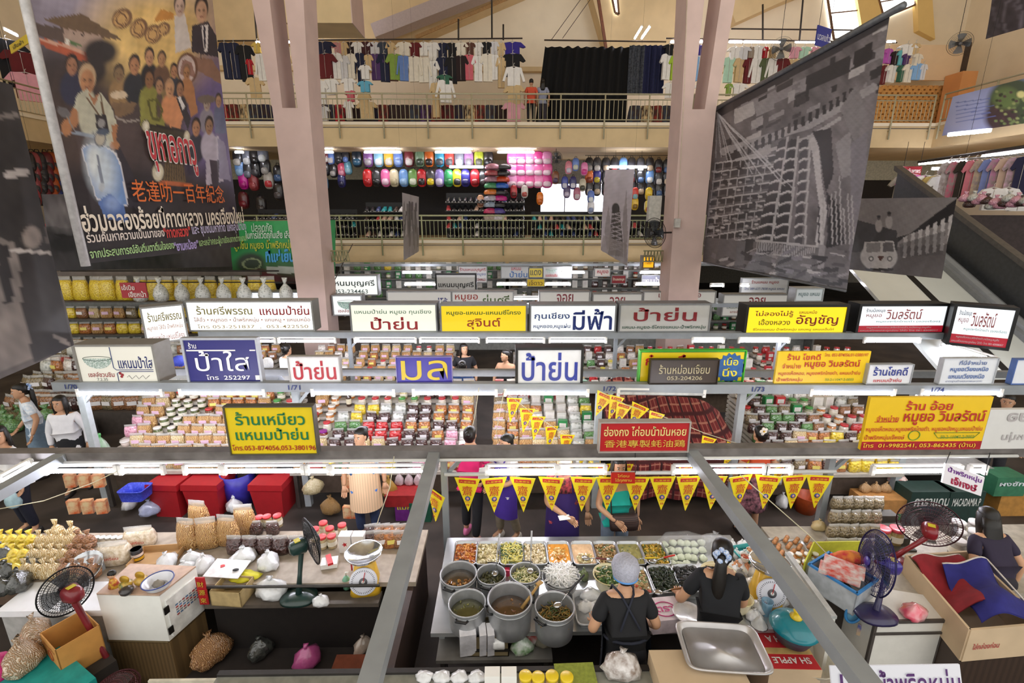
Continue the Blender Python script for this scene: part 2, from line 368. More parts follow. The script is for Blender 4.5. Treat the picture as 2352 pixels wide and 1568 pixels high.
# cross truss bracket with yellow box sign on the far side of the right pillar, etc. come with the signs
# ---------------------------------------------------------------- hanging banners: cloth sheets with their printed pictures
def _proj(P):
    q = P - np.array([0, 0, CAMZ]); d = q @ np.array(_f)
    return CX+F*(q @ np.array(_r))/d, CY-F*(q @ np.array(_u))/d
class Banner:
    """cloth between four corner points; the picture is printed per cloth point, addressed by the photo's own coordinates"""
    def __init__(s, tl, tr, br, bl, nu, nv, wave=.02, seed=1):
        s.c = [np.array(p) for p in (tl, tr, br, bl)]; s.nu, s.nv = nu, nv
        u, v = np.meshgrid(np.linspace(0, 1, nu+1), np.linspace(0, 1, nv+1)); u, v = u.ravel(), v.ravel(); s.uu, s.vv = u, v
        a, b, c, d = s.c
        P = (a*((1-u)*(1-v))[:, None]+b*(u*(1-v))[:, None]+c*(u*v)[:, None]+d*((1-u)*v)[:, None])
        s.px, s.py = _proj(P)
        s.U = Vector(b-a).normalized(); s.V = Vector(a-d).normalized(); s.N = s.U.cross(s.V).normalized()
        w = wave*(np.sin(u*7+seed)*np.sin(v*3+seed*2)+.5*np.sin(u*19+v*5+seed)*v)
        s.P = P - np.array(s.N)[None]*(np.abs(w)[:, None]); s.C = np.zeros((len(u), 3)); s.rng = np.random.RandomState(seed)
    def fill(s, col): s.C[:] = lin(col); return s
    def mix(s, m, col):
        m = np.clip(m, 0, 1)[:, None]; s.C = s.C*(1-m)+np.array(lin(col))[None]*m
    def poly(s, pts, col, a=1.0, k=1.0):
        x, y = s.px, s.py; ins = np.zeros(len(x), bool); n = len(pts); j = n-1
        for i in range(n):
            xi, yi = pts[i][0]*k, pts[i][1]*k; xj, yj = pts[j][0]*k, pts[j][1]*k
            c = ((yi > y) != (yj > y)) & (x < (xj-xi)*(y-yi)/(yj-yi+1e-9)+xi); ins ^= c; j = i
        s.mix(ins*a, col)
    def ell(s, cx, cy, rx, ry, col, soft=.15, a=1.0, k=1.0, rot=0):
        dx, dy = s.px-cx*k, s.py-cy*k; c, q = math.cos(rot), math.sin(rot)
        r = np.sqrt(((dx*c+dy*q)/(rx*k))**2+((-dx*q+dy*c)/(ry*k))**2); s.mix(np.clip((1-r)/soft+.5, 0, 1)*a, col)
    def ring(s, cx, cy, rx, ry, w, col, k=1.0):
        r = np.sqrt(((s.px-cx*k)/(rx*k))**2+((s.py-cy*k)/(ry*k))**2); s.mix((np.abs(r-1) < w)*1.0, col)
    def line(s, pts, w, col, a=1.0, k=1.0):
        for (x0, y0), (x1, y1) in zip(pts, pts[1:]):
            x0, y0, x1, y1 = x0*k, y0*k, x1*k, y1*k; L2 = (x1-x0)**2+(y1-y0)**2+1e-9
            t = np.clip(((s.px-x0)*(x1-x0)+(s.py-y0)*(y1-y0))/L2, 0, 1)
            d = np.hypot(s.px-x0-t*(x1-x0), s.py-y0-t*(y1-y0)); s.mix((d < w*k)*a, col)
    def noise(s, amp, f):
        n = np.zeros(len(s.px))
        for i in range(5):
            a, b, c, d = s.rng.rand(4)*6.3; n += np.sin(s.px*f*(.5+i*.45)*math.cos(a)+s.py*f*(.5+i*.4)*math.sin(a)+b)*np.sin(s.py*f*(.6+i*.35)*math.cos(c)-s.px*f*(.4+i*.5)*math.sin(c)+d)
        s.C = np.clip(s.C*(1+amp*n[:, None]/2), 0, 1)
    def build(s, name, parent=None, mb=None):
        nu, nv = s.nu, s.nv
        fs = [(j*(nu+1)+i, (j+1)*(nu+1)+i, (j+1)*(nu+1)+i+1, j*(nu+1)+i+1) for j in range(nv) for i in range(nu)]
        me = bpy.data.meshes.new(name); me.from_pydata(s.P.tolist(), [], fs)
        at_ = me.color_attributes.new('print', 'FLOAT_COLOR', 'POINT'); c4 = np.ones((len(s.P), 4), np.float32); c4[:, :3] = s.C; at_.data.foreach_set('color', c4.ravel())
        me.materials.append(painted()); me.polygons.foreach_set('use_smooth', [True]*len(fs))
        if mb is not None:
            n0 = len(s.P); tmp = bpy.data.meshes.new('t'); tmp.from_pydata(s.P.tolist()+mb.v, [], fs+[[i+n0 for i in f] for f in mb.f])
            a2 = tmp.color_attributes.new('print', 'FLOAT_COLOR', 'POINT'); c5 = np.ones((n0+len(mb.v), 4), np.float32); c5[:n0] = c4; a2.data.foreach_set('color', c5.ravel())
            tmp.materials.append(painted())
            for m_ in mb.mats: tmp.materials.append(m_)
            tmp.polygons.foreach_set('material_index', [0]*len(fs)+[i+1 for i in mb.mi]); me = tmp; me.name = name
        o = bpy.data.objects.new(name, me); sc.collection.objects.link(o)
        if parent is not None: o.parent = parent
        return o
    def hang(s, o):
        mb = MB(); [mb.tube([tuple(Vector(p)), (p[0], p[1], 16)], .002, DARK, 4) for p in s.c[:2]]; mb.build('hanging_cord', o); return o
    def text(s, mb, st, col, bl, tr, bold=.015, off=.03, shear=0):
        """lettering between two photo points (bottom left, top right) measured on the cloth"""
        o = Vector(s.c[3])
        def uv(p):
            r = _f + _r*((p[0]-CX)/F) + _u*((CY-p[1])/F); cam0 = Vector((0, 0, CAMZ)); t = (o-cam0).dot(s.N)/r.dot(s.N)
            q = cam0+r*t-o; return q.dot(s.U), q.dot(s.V)
        (u0, v0), (u1, v1) = uv(bl), uv(tr)
        if v1 < v0: v0, v1 = v1, v0
        write(mb, st, M(col, .5, amount=.01), o, s.U, s.V, u0, v0, u1, v1, off, bold, shear=shear)
k = 1/2.936
# --- painted centenary banner, hung along the left side
X = -5.8
B = Banner(at(55, 0, x=X)+Vector((0, 0, 2.4)), (X, 11.2, 9.2), at(553, 566, x=X), at(196, 606, x=X), 190, 230, .03, 3)
B.fill('4a3d3c')
B.ell(700, 0, 800, 330, 'a79fb2', 1.2, .9, k); B.ell(1050, 240, 420, 330, 'e2bd72', .9, .95, k); B.ell(420, 620, 330, 330, '352b2b', .8, .9, k); B.ell(330, 1000, 320, 420, '4a3b34', .8, .7, k)
B.ell(1530, 950, 240, 700, '6d5f92', .9, .9, k); B.ell(900, 1350, 900, 230, '241f22', .6, .95, k); B.ell(1000, 1700, 1300, 280, '2b2729', .5, 1, k)
B.noise(.18, .035)
for pts, c in [([(290, 130), (560, 90), (840, 270), (560, 240)], '6e5740'), ([(430, 190), (690, 240), (760, 340), (600, 400), (440, 290)], 'b49b8c'), ([(210, 150), (430, 190), (440, 290), (240, 240)], '5a4a44'),
               ([(235, 245), (430, 290), (590, 350), (612, 412), (545, 408), (330, 330), (250, 285)], 'b85a3c'), ([(250, 250), (430, 295), (580, 350), (580, 366), (420, 315), (250, 270)], 'd9a890'), ([(445, 262), (475, 270), (472, 300), (445, 292)], 'e8e4da'), ([(478, 275), (560, 300), (556, 316), (478, 296)], '5c7a4c'), ([(500, 215), (516, 218), (514, 228), (499, 225)], '2a2020'), ([(555, 222), (578, 230), (576, 244), (555, 236)], '2a2020'),
               ([(1180, 110), (1250, 90), (1300, 320), (1190, 360)], 'd9cfc8'), ([(1090, 60), (1180, 90), (1170, 130), (1040, 150)], 'c98a3c'), ([(1300, 175), (1400, 140), (1480, 270), (1490, 390), (1300, 350)], '332e38'), ([(1355, 175), (1405, 165), (1400, 350), (1380, 345)], 'e4dcd8'), ([(1372, 180), (1386, 178), (1390, 320), (1380, 335)], '2a2a3a'),
               ([(1300, 380), (1430, 400), (1540, 560), (1530, 590), (1330, 470)], '8d6a58')]: B.poly(pts, c, 1, k)
for x, y, r in ((830, 125, 62), (940, 190, 60), (1040, 230, 58), (1110, 195, 42)): B.ell(x, y, r, r*1.15, '7d5a3e', .1, 1, k, .5); B.ell(x-6, y+4, r*.72, r*.9, 'cfa468', .1, 1, k, .5); B.ring(x-6, y+4, r*.5, r*.66, .12, '6e4a34', k)
B.ell(690, 350, 115, 85, '2b2627', .4, 1, k); B.ell(650, 470, 80, 90, '302a2b', .4, 1, k)
def bust(x, y, rx, ry, skin, hair, cloth, w=2.0, h=3.0, dark=.0):
    B.ell(x, y+ry*2.3, rx*w, ry*1.7, cloth, .2, 1, k); B.ell(x, y-ry*.2, rx*1.08, ry*1.0, hair, .12, 1, k); B.ell(x, y+ry*.12, rx*.86, ry*.88, skin, .18, 1, k)
    B.ell(x-rx*.35, y, rx*.2, ry*.09, '3a2a24', .5, .8, k); B.ell(x+rx*.35, y, rx*.2, ry*.09, '3a2a24', .5, .8, k); B.ell(x+rx*.05, y+ry*.5, rx*.32, ry*.07, '7a4038', .5, .8, k); B.ell(x+rx*.45, y+ry*.2, rx*.3, ry*.5, '6e4a36', .9, .35, k)
bust(1360, 70, 42, 85, 'cba183', '2a2426', '332e38', .1); bust(1215, 40, 36, 75, 'cdb0a0', '352e30', 'd9cfc8', .1)
bust(490, 440, 42, 68, 'a9785c', '241c1c', '2c3048'); bust(815, 500, 32, 60, '8a7050', '4a3c30', '9a7a52'); bust(910, 440, 34, 66, 'b5805a', '2c2222', '20242c'); bust(1012, 385, 32, 60, 'c89672', '2a2020', '22262c'); bust(1097, 400, 28, 52, 'b88a62', '4a3a2c', '6a4c38'); bust(1180, 480, 24, 50, 'b8845e', '241e1e', '2b3440')
B.ell(1270, 462, 72, 108, '6e4c3a', .06, 1, k); B.ell(1268, 466, 58, 92, 'cdb9b2', .08, 1, k); B.poly([(1240, 400), (1300, 420), (1330, 520), (1220, 500)], '8a5a48', .8, k)
bust(1268, 490, 24, 52, 'b07f58', '8a6a54', 'b07a50', 2.0); B.poly([(1250, 540), (1320, 590), (1345, 760), (1300, 790)], 'b07a50', 1, k)
bust(1010, 535, 34, 64, '8f6646', '2a2020', '8f8c42'); B.poly([(948, 610), (1085, 595), (1135, 740), (1105, 880), (950, 850)], '8f8c42', 1, k); bust(1080, 580, 28, 55, 'b08664', '3a3030', '5a4a40', .9); bust(1222, 600, 26, 55, 'a87a5a', '241e1e', '2b2a33')
bust(1150, 600, 30, 60, 'cf9c72', 'b8906c', 'd79264'); B.poly([(1108, 670), (1200, 650), (1245, 790), (1222, 870), (1150, 855)], 'd79264', 1, k); B.poly([(1195, 660), (1230, 650), (1300, 800), (1280, 880)], '26262e', 1, k); B.poly([(1205, 655), (1225, 650), (1260, 720), (1240, 740)], 'e4e0de', 1, k)
B.ell(815, 640, 55, 26, 'd8c2a4', .1, 1, k); B.poly([(770, 690), (930, 690), (900, 760), (800, 800)], '7c6248', 1, k); B.line([(800, 790), (860, 820), (940, 810)], 6, '9a9088', 1, k)
bust(1400, 700, 22, 50, 'a8988c', '5a4c4c', '8a8490'); B.ell(1400, 668, 58, 28, '6e6258', .1, 1, k); bust(1478, 680, 22, 46, 'b89070', '3a3030', '5c6486', 1.6); B.poly([(1445, 740), (1520, 720), (1530, 900), (1450, 900)], '5c6486', 1, k)
bust(1335, 860, 28, 60, 'b58260', '241e1e', '262a3c'); bust(1415, 850, 24, 60, 'a07c60', '2a2424', 'b7afc0'); B.poly([(1395, 930), (1480, 915), (1510, 1220), (1400, 1250)], 'b9b1c2', 1, k); B.poly([(1470, 930), (1520, 960), (1560, 1220), (1480, 1200)], '8b84a0', 1, k); B.poly([(1420, 1080), (1480, 1080), (1475, 1290), (1440, 1290)], '3b3442', 1, k)
B.line([(1000, 680), (1060, 670), (1100, 740), (1080, 810), (1030, 800), (1010, 720), (1000, 680)], 7, '5c5a26', 1, k); B.line([(1060, 680), (1060, 800)], 4, '5c5a26', 1, k)
# jeep
B.poly([(1005, 840), (1250, 885), (1290, 1110), (1010, 1080)], '38321f', 1, k); B.line([(1005, 840), (1250, 885), (1285, 1080)], 9, '241c18', 1, k); B.poly([(1120, 1060), (1240, 1075), (1260, 1230), (1100, 1215)], '6a5636', 1, k)
for q in range(8): B.line([(1128+q*16, 1075), (1120+q*18, 1215)], 3.4, '3c2f20', 1, k)
B.poly([(1060, 1215), (1310, 1235), (1300, 1262), (1070, 1248)], 'b5623a', 1, k)
for x, y, rx, ry in ((1066, 1160, 38, 60), (985, 850, 24, 38), (1272, 925, 22, 42)): B.ell(x, y, rx*1.2, ry*1.15, '3a2c22', .1, 1, k); B.ell(x, y, rx, ry, 'd3c9ae', .15, 1, k); B.ell(x, y, rx*.5, ry*.5, 'efe8d6', .5, 1, k)
# rider and scooter
B.poly([(515, 690), (575, 765), (510, 860), (450, 890), (415, 850)], 'b07a52', 1, k); B.poly([(540, 770), (700, 830), (660, 900), (560, 830)], 'a8734c', 1, k); B.poly([(700, 980), (810, 960), (900, 1150), (960, 1400), (860, 1400), (800, 1150)], '2c2730', 1, k)
bust(600, 540, 58, 95, 'bd875f', 'c4a582', 'bfbda6', 1.2); B.poly([(522, 640), (600, 600), (640, 660), (700, 625), (770, 720), (805, 840), (790, 970), (700, 1000), (610, 830), (570, 770), (500, 730)], 'c1bfa9', 1, k); B.poly([(600, 610), (640, 665), (690, 625), (650, 720)], 'b07a55', 1, k)
B.line([(600, 660), (690, 790)], 6, '6a5238', 1, k); B.line([(695, 640), (720, 790)], 6, '6a5238', 1, k); B.poly([(655, 770), (730, 775), (755, 890), (690, 905), (665, 860)], '211f22', 1, k); B.ell(700, 830, 26, 30, '9a9896', .2, 1, k); B.poly([(770, 840), (810, 840), (800, 950), (780, 960)], 'a8734c', 1, k)
B.line([(430, 895), (560, 900), (660, 920)], 10, '8d98a6', 1, k); B.ell(450, 870, 34, 46, 'b07a52', .1, 1, k); B.ell(432, 757, 52, 30, '6d6a6c', .1, 1, k, .6); B.line([(455, 790), (500, 880)], 4, '8d8a86', 1, k); B.ell(790, 980, 32, 30, 'b07a52', .1, 1, k)
B.poly([(560, 985), (620, 968), (740, 990), (800, 1030), (835, 1110), (880, 1380), (850, 1395), (720, 1360), (655, 1345), (600, 1180), (552, 1020)], 'd8d4d8', 1, k); B.poly([(568, 990), (620, 976), (735, 998), (792, 1036), (826, 1115), (870, 1376), (845, 1385), (720, 1350), (660, 1335), (608, 1180), (560, 1020)], '6f8fc0', 1, k)
B.ell(690, 1130, 100, 190, 'c9d6de', .9, .95, k, -.2); B.ell(640, 1080, 45, 90, 'dfe6e4', .9, .8, k); B.poly([(660, 1040), (672, 1040), (720, 1250), (690, 1260)], '7d8694', 1, k); B.ell(697, 1260, 24, 30, 'b8c0c6', .2, 1, k)
B.poly([(665, 1360), (760, 1300), (850, 1395), (880, 1500), (720, 1470)], '5674b0', 1, k); B.ell(770, 1370, 50, 50, '8fa6d0', .9, .8, k); B.ell(690, 935, 44, 58, '6a6f78', .1, 1, k); B.ell(690, 935, 34, 46, 'b9b2a0', .15, 1, k); B.ell(710, 890, 46, 24, '4a5668', .3, 1, k)
B.noise(.10, .16)
t = thing('banner', 'huge colourful painted banner with a man riding a pale blue scooter', 'banner')
me = MB()
B.text(me, 'ขุหาอกาวู', 'f2ece6', (345, 396), (441, 322), .05, .032); B.text(me, 'ขุหาอกาวู', 'c93a44', (346, 394), (440, 324), .015, .04)
B.text(me, '老達叻一百年紀念', 'e3712c', (303, 464), (508, 428), .02); 
B.text(me, 'ฮ่วมฉลองร้อยปี๋กาดหลวง นครเจียงใหม่', 'efe3d0', (187, 534), (553, 476), .022)
B.text(me, 'ร่วมค้นหาความเป็นมาของ', 'e8ddd2', (196, 558), (371, 522), .02); B.text(me, '“กาดหลวง”', 'd8403c', (374, 548), (432, 520), .03); B.text(me, 'และ ชุมชนมหากาด แห่งลุ่มน้ำปิง', 'cfc8ea', (440, 546), (560, 508), .018)
B.text(me, 'จากประสบการณ์อันตื่นตาตื่นใจของ', 'a8cf8a', (204, 594), (394, 552), .02); B.text(me, '“ยามหน้อย”', 'b7a6e0', (398, 578), (450, 548), .03); B.text(me, 'และเหล่าคณะผู้มาเยือนจากต่างแดน!!', 'a8cf8a', (456, 572), (563, 537), .018)
B.build('cloth', t, me)
mb = MB(); mb.tube([at(196, 606, x=X-.02)+Vector((0, 0, -.03)), at(55, 0, x=X-.02)+Vector((0, 0, 2.4))], .055, M('c9c6c4', .4), 8); mb.build('edge_pole', t)
# --- black and white photograph of the burnt building, right side
XR = 4.78
R_ = Banner(at(1640, 252, x=XR), at(2043, 30, x=XR), at(1942, 668, x=XR), at(1612, 602, x=XR), 180, 230, .03, 5)
b = R_; b.fill('6a6568'); b.noise(.35, .05)
rr = random.Random(4)
# street and houses along the top
b.poly([(1640, 250), (2045, 28), (2043, 52), (1642, 275)], '2f2c30'); b.poly([(1700, 240), (2040, 100), (2036, 128), (1702, 268)], '8d888c')
for kx in range(46):
    x = 1650+rr.random()*380; y0 = 262-(x-1640)*.52+rr.random()*150; w, h = 6+rr.random()*34, 4+rr.random()*22; s = -.5
    b.poly([(x, y0), (x+w, y0+w*s), (x+w, y0+w*s+h), (x, y0+h)], rr.choice(['2b292c', '3a373a', 'a19da0', '8a8689', '2b292c', '777276', 'b3afb0']))
b.poly([(1686, 252), (1728, 232), (1732, 262), (1686, 286)], 'b3afb0'); b.poly([(1733, 236), (1775, 216), (1776, 250), (1734, 268)], '8f8b8e'); b.poly([(1958, 120), (2002, 95), (2000, 135), (1956, 160)], '1f1d20')
b.poly([(1850, 175), (1950, 125), (1948, 165), (1850, 208)], '2b292c')
b.line([(1660, 348), (1850, 290), (2005, 200)], 9, '9a9699'); 
for i in range(19):
    x = 1668+i*15.5; y = 352-(x-1668)*.42-(x-1668)**2*.0004; b.poly([(x, y), (x+8, y-3.5), (x+8, y+20-i*.1), (x, y+23)], '232124')
b.line([(1655, 380), (1850, 318), (1925, 272)], 4, 'a8a4a6')
# terraces
for r in range(11):
    y0 = 372+r*21; xl = 1640-r*2.6; xr = 1778-r*5
    b.poly([(xl, y0+5), (xr, y0-14), (xr, y0-2), (xl, y0+16)], ['2a282b', '353236'][r % 2]); b.line([(xl, y0+3), (xr, y0-16)], 1.6, 'b0acae')
    for q in range(7): xx = xl+(xr-xl)*q/7; yy = y0+4-(18*q/7); b.line([(xx, yy), (xx-1, yy+15)], 1.3, '9d999c')
    for q in range(10): xx = xl+(xr-xl)*rr.random(); yy = y0-16*(xx-xl)/(xr-xl)+rr.random()*14; b.ell(xx, yy, 3+rr.random()*4, 2.5, rr.choice(['8f8b8e', '1f1d20', 'b5b1b3']), .4)
# ramp tower with dark bays
for col_ in range(3):
    xs = [(1796, 1752), (1818, 1792), (1844, 1832)][col_]
    for r in range(10):
        f0, f1 = r/10, (r+.72)/10; y0, y1 = 318+250*f0, 318+250*f1; w = [22+r*2.4, 20+r*1.6, 18][col_]
        x0, x1 = xs[0]+(xs[1]-xs[0])*f0, xs[0]+(xs[1]-xs[0])*f1
        b.poly([(x0-w/2, y0+9), (x0, y0+1), (x0+w/2, y0+2), (x1+w/2, y1), (x1-w/2, y1+8)], ['1f1d20', '2a282b', '3f3c40'][col_]); b.line([(x1-w/2, y1+10), (x1, y1+4), (x1+w/2, y1+4)], 2.2, 'bab6b8')
    b.line([(xs[0]+13, 315), (xs[1]+16, 570)], 2.6, 'a7a3a5')
b.poly([(1856, 318), (1874, 312), (1886, 420), (1898, 480), (1886, 568), (1872, 568), (1880, 470), (1866, 380)], 'b3afb1')
b.poly([(1862, 302), (1905, 294), (1912, 400), (1896, 440), (1922, 470), (1938, 560), (1896, 570), (1904, 480), (1890, 420), (1878, 340)], '232124'); b.poly([(1915, 330), (1950, 300), (1955, 400), (1930, 410)], '8e8a8d'); b.poly([(1925, 250), (1965, 190), (1985, 260), (1960, 330)], '7d797c'); b.poly([(1950, 330), (1990, 300), (1975, 600), (1950, 600)], '77737a')
for i in range(9): b.line([(1880+i*9, 400+rr.random()*80), (1880+i*10, 560)], 1.6, rr.choice(['a5a1a3', '37343a']))
# fence and rubble at the foot
b.poly([(1620, 545), (1945, 575), (1942, 668), (1612, 602)], '625e61')
b.line([(1735, 552), (1876, 566)], 2.5, 'aaa6a8'); b.line([(1735, 582), (1870, 592)], 2, 'aaa6a8')
for i in range(26): x = 1738+i*5.3; b.line([(x, 553+i*.55), (x, 582+i*.4)], .9, 'a5a1a3')
b.poly([(1712, 548), (1730, 550), (1727, 600), (1708, 598)], '2a282b'); b.poly([(1880, 560), (1894, 562), (1890, 620), (1876, 618)], '8d898c')
for i in range(70):
    x, y = 1615+rr.random()*325, 575+rr.random()*75; w, h, a = 6+rr.random()*34, 3+rr.random()*9, rr.uniform(-.5, .5)
    b.poly([(x, y), (x+w*math.cos(a), y+w*math.sin(a)), (x+w*math.cos(a)-3, y+w*math.sin(a)+h), (x-4, y+h*.8)], rr.choice(['aca8aa', '8a8689', '2b292c', '454246', '77737a']))
for i in range(14): b.line([(1645, 258), (1640+i*13+rr.random()*10, 330+i*5+rr.random()*40)], 1.3, 'c4c2c6', .55)
b.noise(.12, .3)
t = thing('banner', 'large black and white banner showing a ruined many-storey building', 'banner')
b.build('cloth', t)
mb = MB(); p, q = Vector(b.c[0]), Vector(b.c[1]); d = (q-p).normalized(); mb.tube([p-d*.15, q+d*.22], .045, M('6f7175', .4, metal=.5), 8); mb.build('top_pole', t)
mb = MB(); mb.tube([Vector(b.c[3]), Vector(b.c[2])], .02, M('55565a', .4), 6); mb.build('bottom_pole', t)
# --- truck photograph near the escalator
XT = 7.2
b = Banner(at(1960, 456, x=XT), at(2196, 453, x=XT), at(2160, 640, x=XT), at(1936, 617, x=XT), 110, 90, .015, 7)
b.fill('8b8583'); b.poly([(1940, 575), (2180, 560), (2160, 645), (1930, 620)], '5e5856'); b.poly([(2058, 560), (2196, 455), (2200, 500), (2150, 520), (2060, 545)], '2a2828'); b.poly([(1950, 500), (2060, 530), (2060, 575), (1940, 580)], '3b3838')
for i in range(7): x = 2075+i*17; b.poly([(x, 545-i*8), (x+9, 541-i*8), (x+7, 590-i*3), (x-1, 592-i*3)], 'c7c2c0'); 
b.poly([(2065, 560), (2170, 530), (2165, 585), (2068, 590)], '4b4746', .6)
for x, y in ((2018, 500), (2041, 492)): b.ell(x, y+18, 8, 15, 'b5afad', .2); b.ell(x, y, 4.2, 5.5, '55504e', .2); b.ell(x, y-3, 4.4, 3.2, '1e1c1c', .2)
b.poly([(1972, 555), (2062, 545), (2062, 560), (1972, 566)], '3a3736'); b.ell(2018, 590, 42, 33, 'd2cecb', .08); b.poly([(1985, 556), (2052, 552), (2056, 580), (1982, 584)], 'd2cecb'); b.poly([(1990, 558), (2022, 557), (2022, 578), (1990, 580)], '8e8a88'); b.poly([(2028, 557), (2050, 556), (2052, 578), (2028, 578)], '6b6766')
for x in (2000, 2042): b.ell(x, 594, 6, 6, '4a4645', .2); b.ell(x, 594, 3.5, 3.5, 'e6e2de', .3)
b.poly([(2014, 588), (2030, 588), (2022, 600)], '5a3a30'); b.poly([(1985, 616), (2052, 616), (2048, 622), (1988, 622)], '2a2726'); b.noise(.1, .25)
tag(b.hang(b.build('photo_banner')), 'black and white banner of an old white truck beside the escalator', 'banner')
# --- dark photograph hung at the left edge
XL = -4.8
b = Banner((XL, 2.6, 5.5), at(30, 195, x=XL), at(172, 792, x=XL), (XL, 2.6, 2.5), 90, 110, .03, 9)
b.fill('57504d'); b.poly([(-200, 150), (60, 150), (110, 480), (100, 720), (-200, 640)], '2b2726'); b.poly([(-100, 500), (40, 560), (90, 820), (-100, 900)], '7a716c'); b.poly([(45, 560), (120, 560), (170, 800), (80, 830), (55, 700)], '282322'); b.line([(30, 575), (115, 580)], 4, 'b1a9a4'); b.line([(20, 400), (60, 395)], 9, 'a8a09c'); b.ell(75, 545, 22, 26, '8d817a', .3); b.poly([(0, 560), (24, 560), (38, 690), (20, 700), (5, 640)], '1f1b1b'); b.line([(125, 770), (160, 790)], 5, '8a817c'); b.line([(-40, 270), (40, 265)], 6, '6e6662'); b.noise(.25, .06)
tag(b.hang(b.build('photo_banner')), 'dark curling black and white photo banner cut off at the left edge', 'banner')
# --- grey photograph behind the painted banner
XB = -8.6
b = Banner(at(96, 446, x=XB), at(540, 446, x=XB), at(540, 612, x=XB), at(124, 622, x=XB), 90, 40, .02, 11)
b.fill('8c888b'); b.poly([(100, 520), (560, 540), (560, 640), (100, 640)], '454346'); b.ell(150, 560, 30, 20, '2a282b', .4); b.ell(165, 500, 60, 30, 'aaa7aa', .8, .7); b.line([(130, 540), (190, 545)], 3, '222'*2); b.noise(.35, .09)
tag(b.hang(b.build('photo_banner')), 'grey street photograph banner half hidden behind the painted scooter banner', 'banner')
# --- two narrow photographs far down the hall
b = Banner(at(924, 442, y=16.4), at(963, 452, y=18), at(963, 577, y=18), at(928, 598, y=16.4), 30, 70, .02, 13)
b.fill('a8a3a1')
for i in range(16): x = 925+rr.random()*36; b.line([(x, 450+rr.random()*60), (x+rr.uniform(-8, 8), 520+rr.random()*60)], .8+rr.random()*1.6, rr.choice(['5a5552', '6e6864', '8a8480']))
b.poly([(925, 545), (965, 520), (963, 580), (926, 600)], '6e6763', .7)
tag(b.hang(b.build('photo_banner')), 'narrow grey photo banner with tree streaks hanging left of the centre', 'banner')
b = Banner(at(1389, 390, y=17.6), at(1457, 388, y=15.8), at(1440, 611, y=15.8), at(1378, 574, y=17.6), 50, 100, .03, 15)
b.fill('bdb6bd'); b.poly([(1405, 485), (1424, 485), (1430, 590), (1395, 585)], '4a4543'); b.ell(1414, 480, 9, 14, '3b3735', .15)
for i in range(9): b.line([(1402, 494+i*10), (1425, 488+i*10)], 1.1, 'b0a9ae'); b.line([(1402, 488+i*10), (1425, 496+i*10)], .9, 'b0a9ae')
for pts in ([(1388, 530), (1398, 470), (1404, 560), (1392, 575)], [(1428, 520), (1438, 430), (1442, 540), (1434, 600)], [(1384, 540), (1440, 560), (1440, 612), (1378, 576)]): b.poly(pts, '8a8280', .75)
b.noise(.08, .2)
tag(b.hang(b.build('photo_banner')), 'pale photo banner with a lattice tower hanging right of the centre', 'banner')
# --- dark banner corner, upper right
XD = 8.2
b = Banner(at(2262, 0, x=XD)+Vector((0, 0, 1)), (XD, 6, 9.3), (XD, 6, 6.95), at(2262, 90, x=XD), 60, 50, .02, 17)
b.fill('403b42'); b.ring(2325, 40, 22, 45, .12, '6a646e'); b.ring(2300, 50, 40, 60, .06, '57525c'); b.line([(2275, 20), (2290, 60)], 5, '5e5862'); b.noise(.3, .08)
tag(b.hang(b.build('photo_banner')), 'dark banner corner hanging at the upper right edge of the hall', 'banner')
# --- green food safety banner behind the left pillar
b = Banner(at(524, 509, y=14), at(770, 505, y=14.0), at(770, 660, y=14.0), at(536, 640, y=14), 80, 60, .02, 19)
b.fill('1f8a45'); b.ell(600, 520, 90, 40, '2fa557', .9, .7); b.ell(640, 680, 160, 70, '4a2530', .8, .95); b.ell(575, 605, 32, 24, '24351f', .4); b.ring(578, 606, 20, 12, .12, '8a9a70'); b.ell(600, 640, 40, 20, '6a2a3a', .6, .8); b.poly([(612, 612), (700, 612), (700, 628), (612, 628)], 'c9cfc9', .8); b.noise(.1, .1)
t = thing('banner', 'green food safety banner with white and yellow writing left of the pillar', 'banner'); me = MB()
b.text(me, 'ปลอดภัย', 'c2e0c8', (572, 536), (617, 518), .02); b.text(me, 'ในการใช้วัตถุกันเสีย เลือก', 'e6f0e8', (560, 556), (668, 538), .012); b.text(me, 'ลูกชิ้น หมูยอ น้ำพริกหนุ่ม', 'd3cf3c', (536, 578), (668, 560), .012); b.text(me, 'ที่แช่เย็น', '4aa8e8', (610, 608), (672, 582), .04)
b.build('cloth', t, me)
# --- blue printed banner on the railing of the upper side gallery
XQ = 17.4
b = Banner(at(2188, 222, x=XQ), at(2400, 168, x=XQ), at(2400, 276, x=XQ), at(2163, 312, x=XQ), 90, 50, .01, 21)
b.fill('8f98c4'); b.ell(2200, 230, 70, 30, 'aab4d8', .9, .7); b.ell(2215, 280, 50, 25, 'a9aecb', .9, .7); b.ell(2330, 240, 62, 62, '3c4a33', .25); b.ell(2300, 270, 38, 35, '3f2f33', .4); b.ell(2310, 225, 30, 25, '5e7240', .5)
for i in range(60): b.ell(2285+rr.random()*70, 210+rr.random()*80, 4, 3, rr.choice(['2a3422', '6a7a4a', '4a3338', '8a945c']), .5)
b.ell(2345, 217, 10, 8, 'd8d28a', .5)
for i in range(6): b.line([(2196, 236+i*9), (2196+70+rr.random()*20, 226+i*8)], 1.1, '5b6aa6', .8)
tag(b.build('photo_banner'), 'lavender blue printed banner with a dark tree tied to the side railing', 'banner')
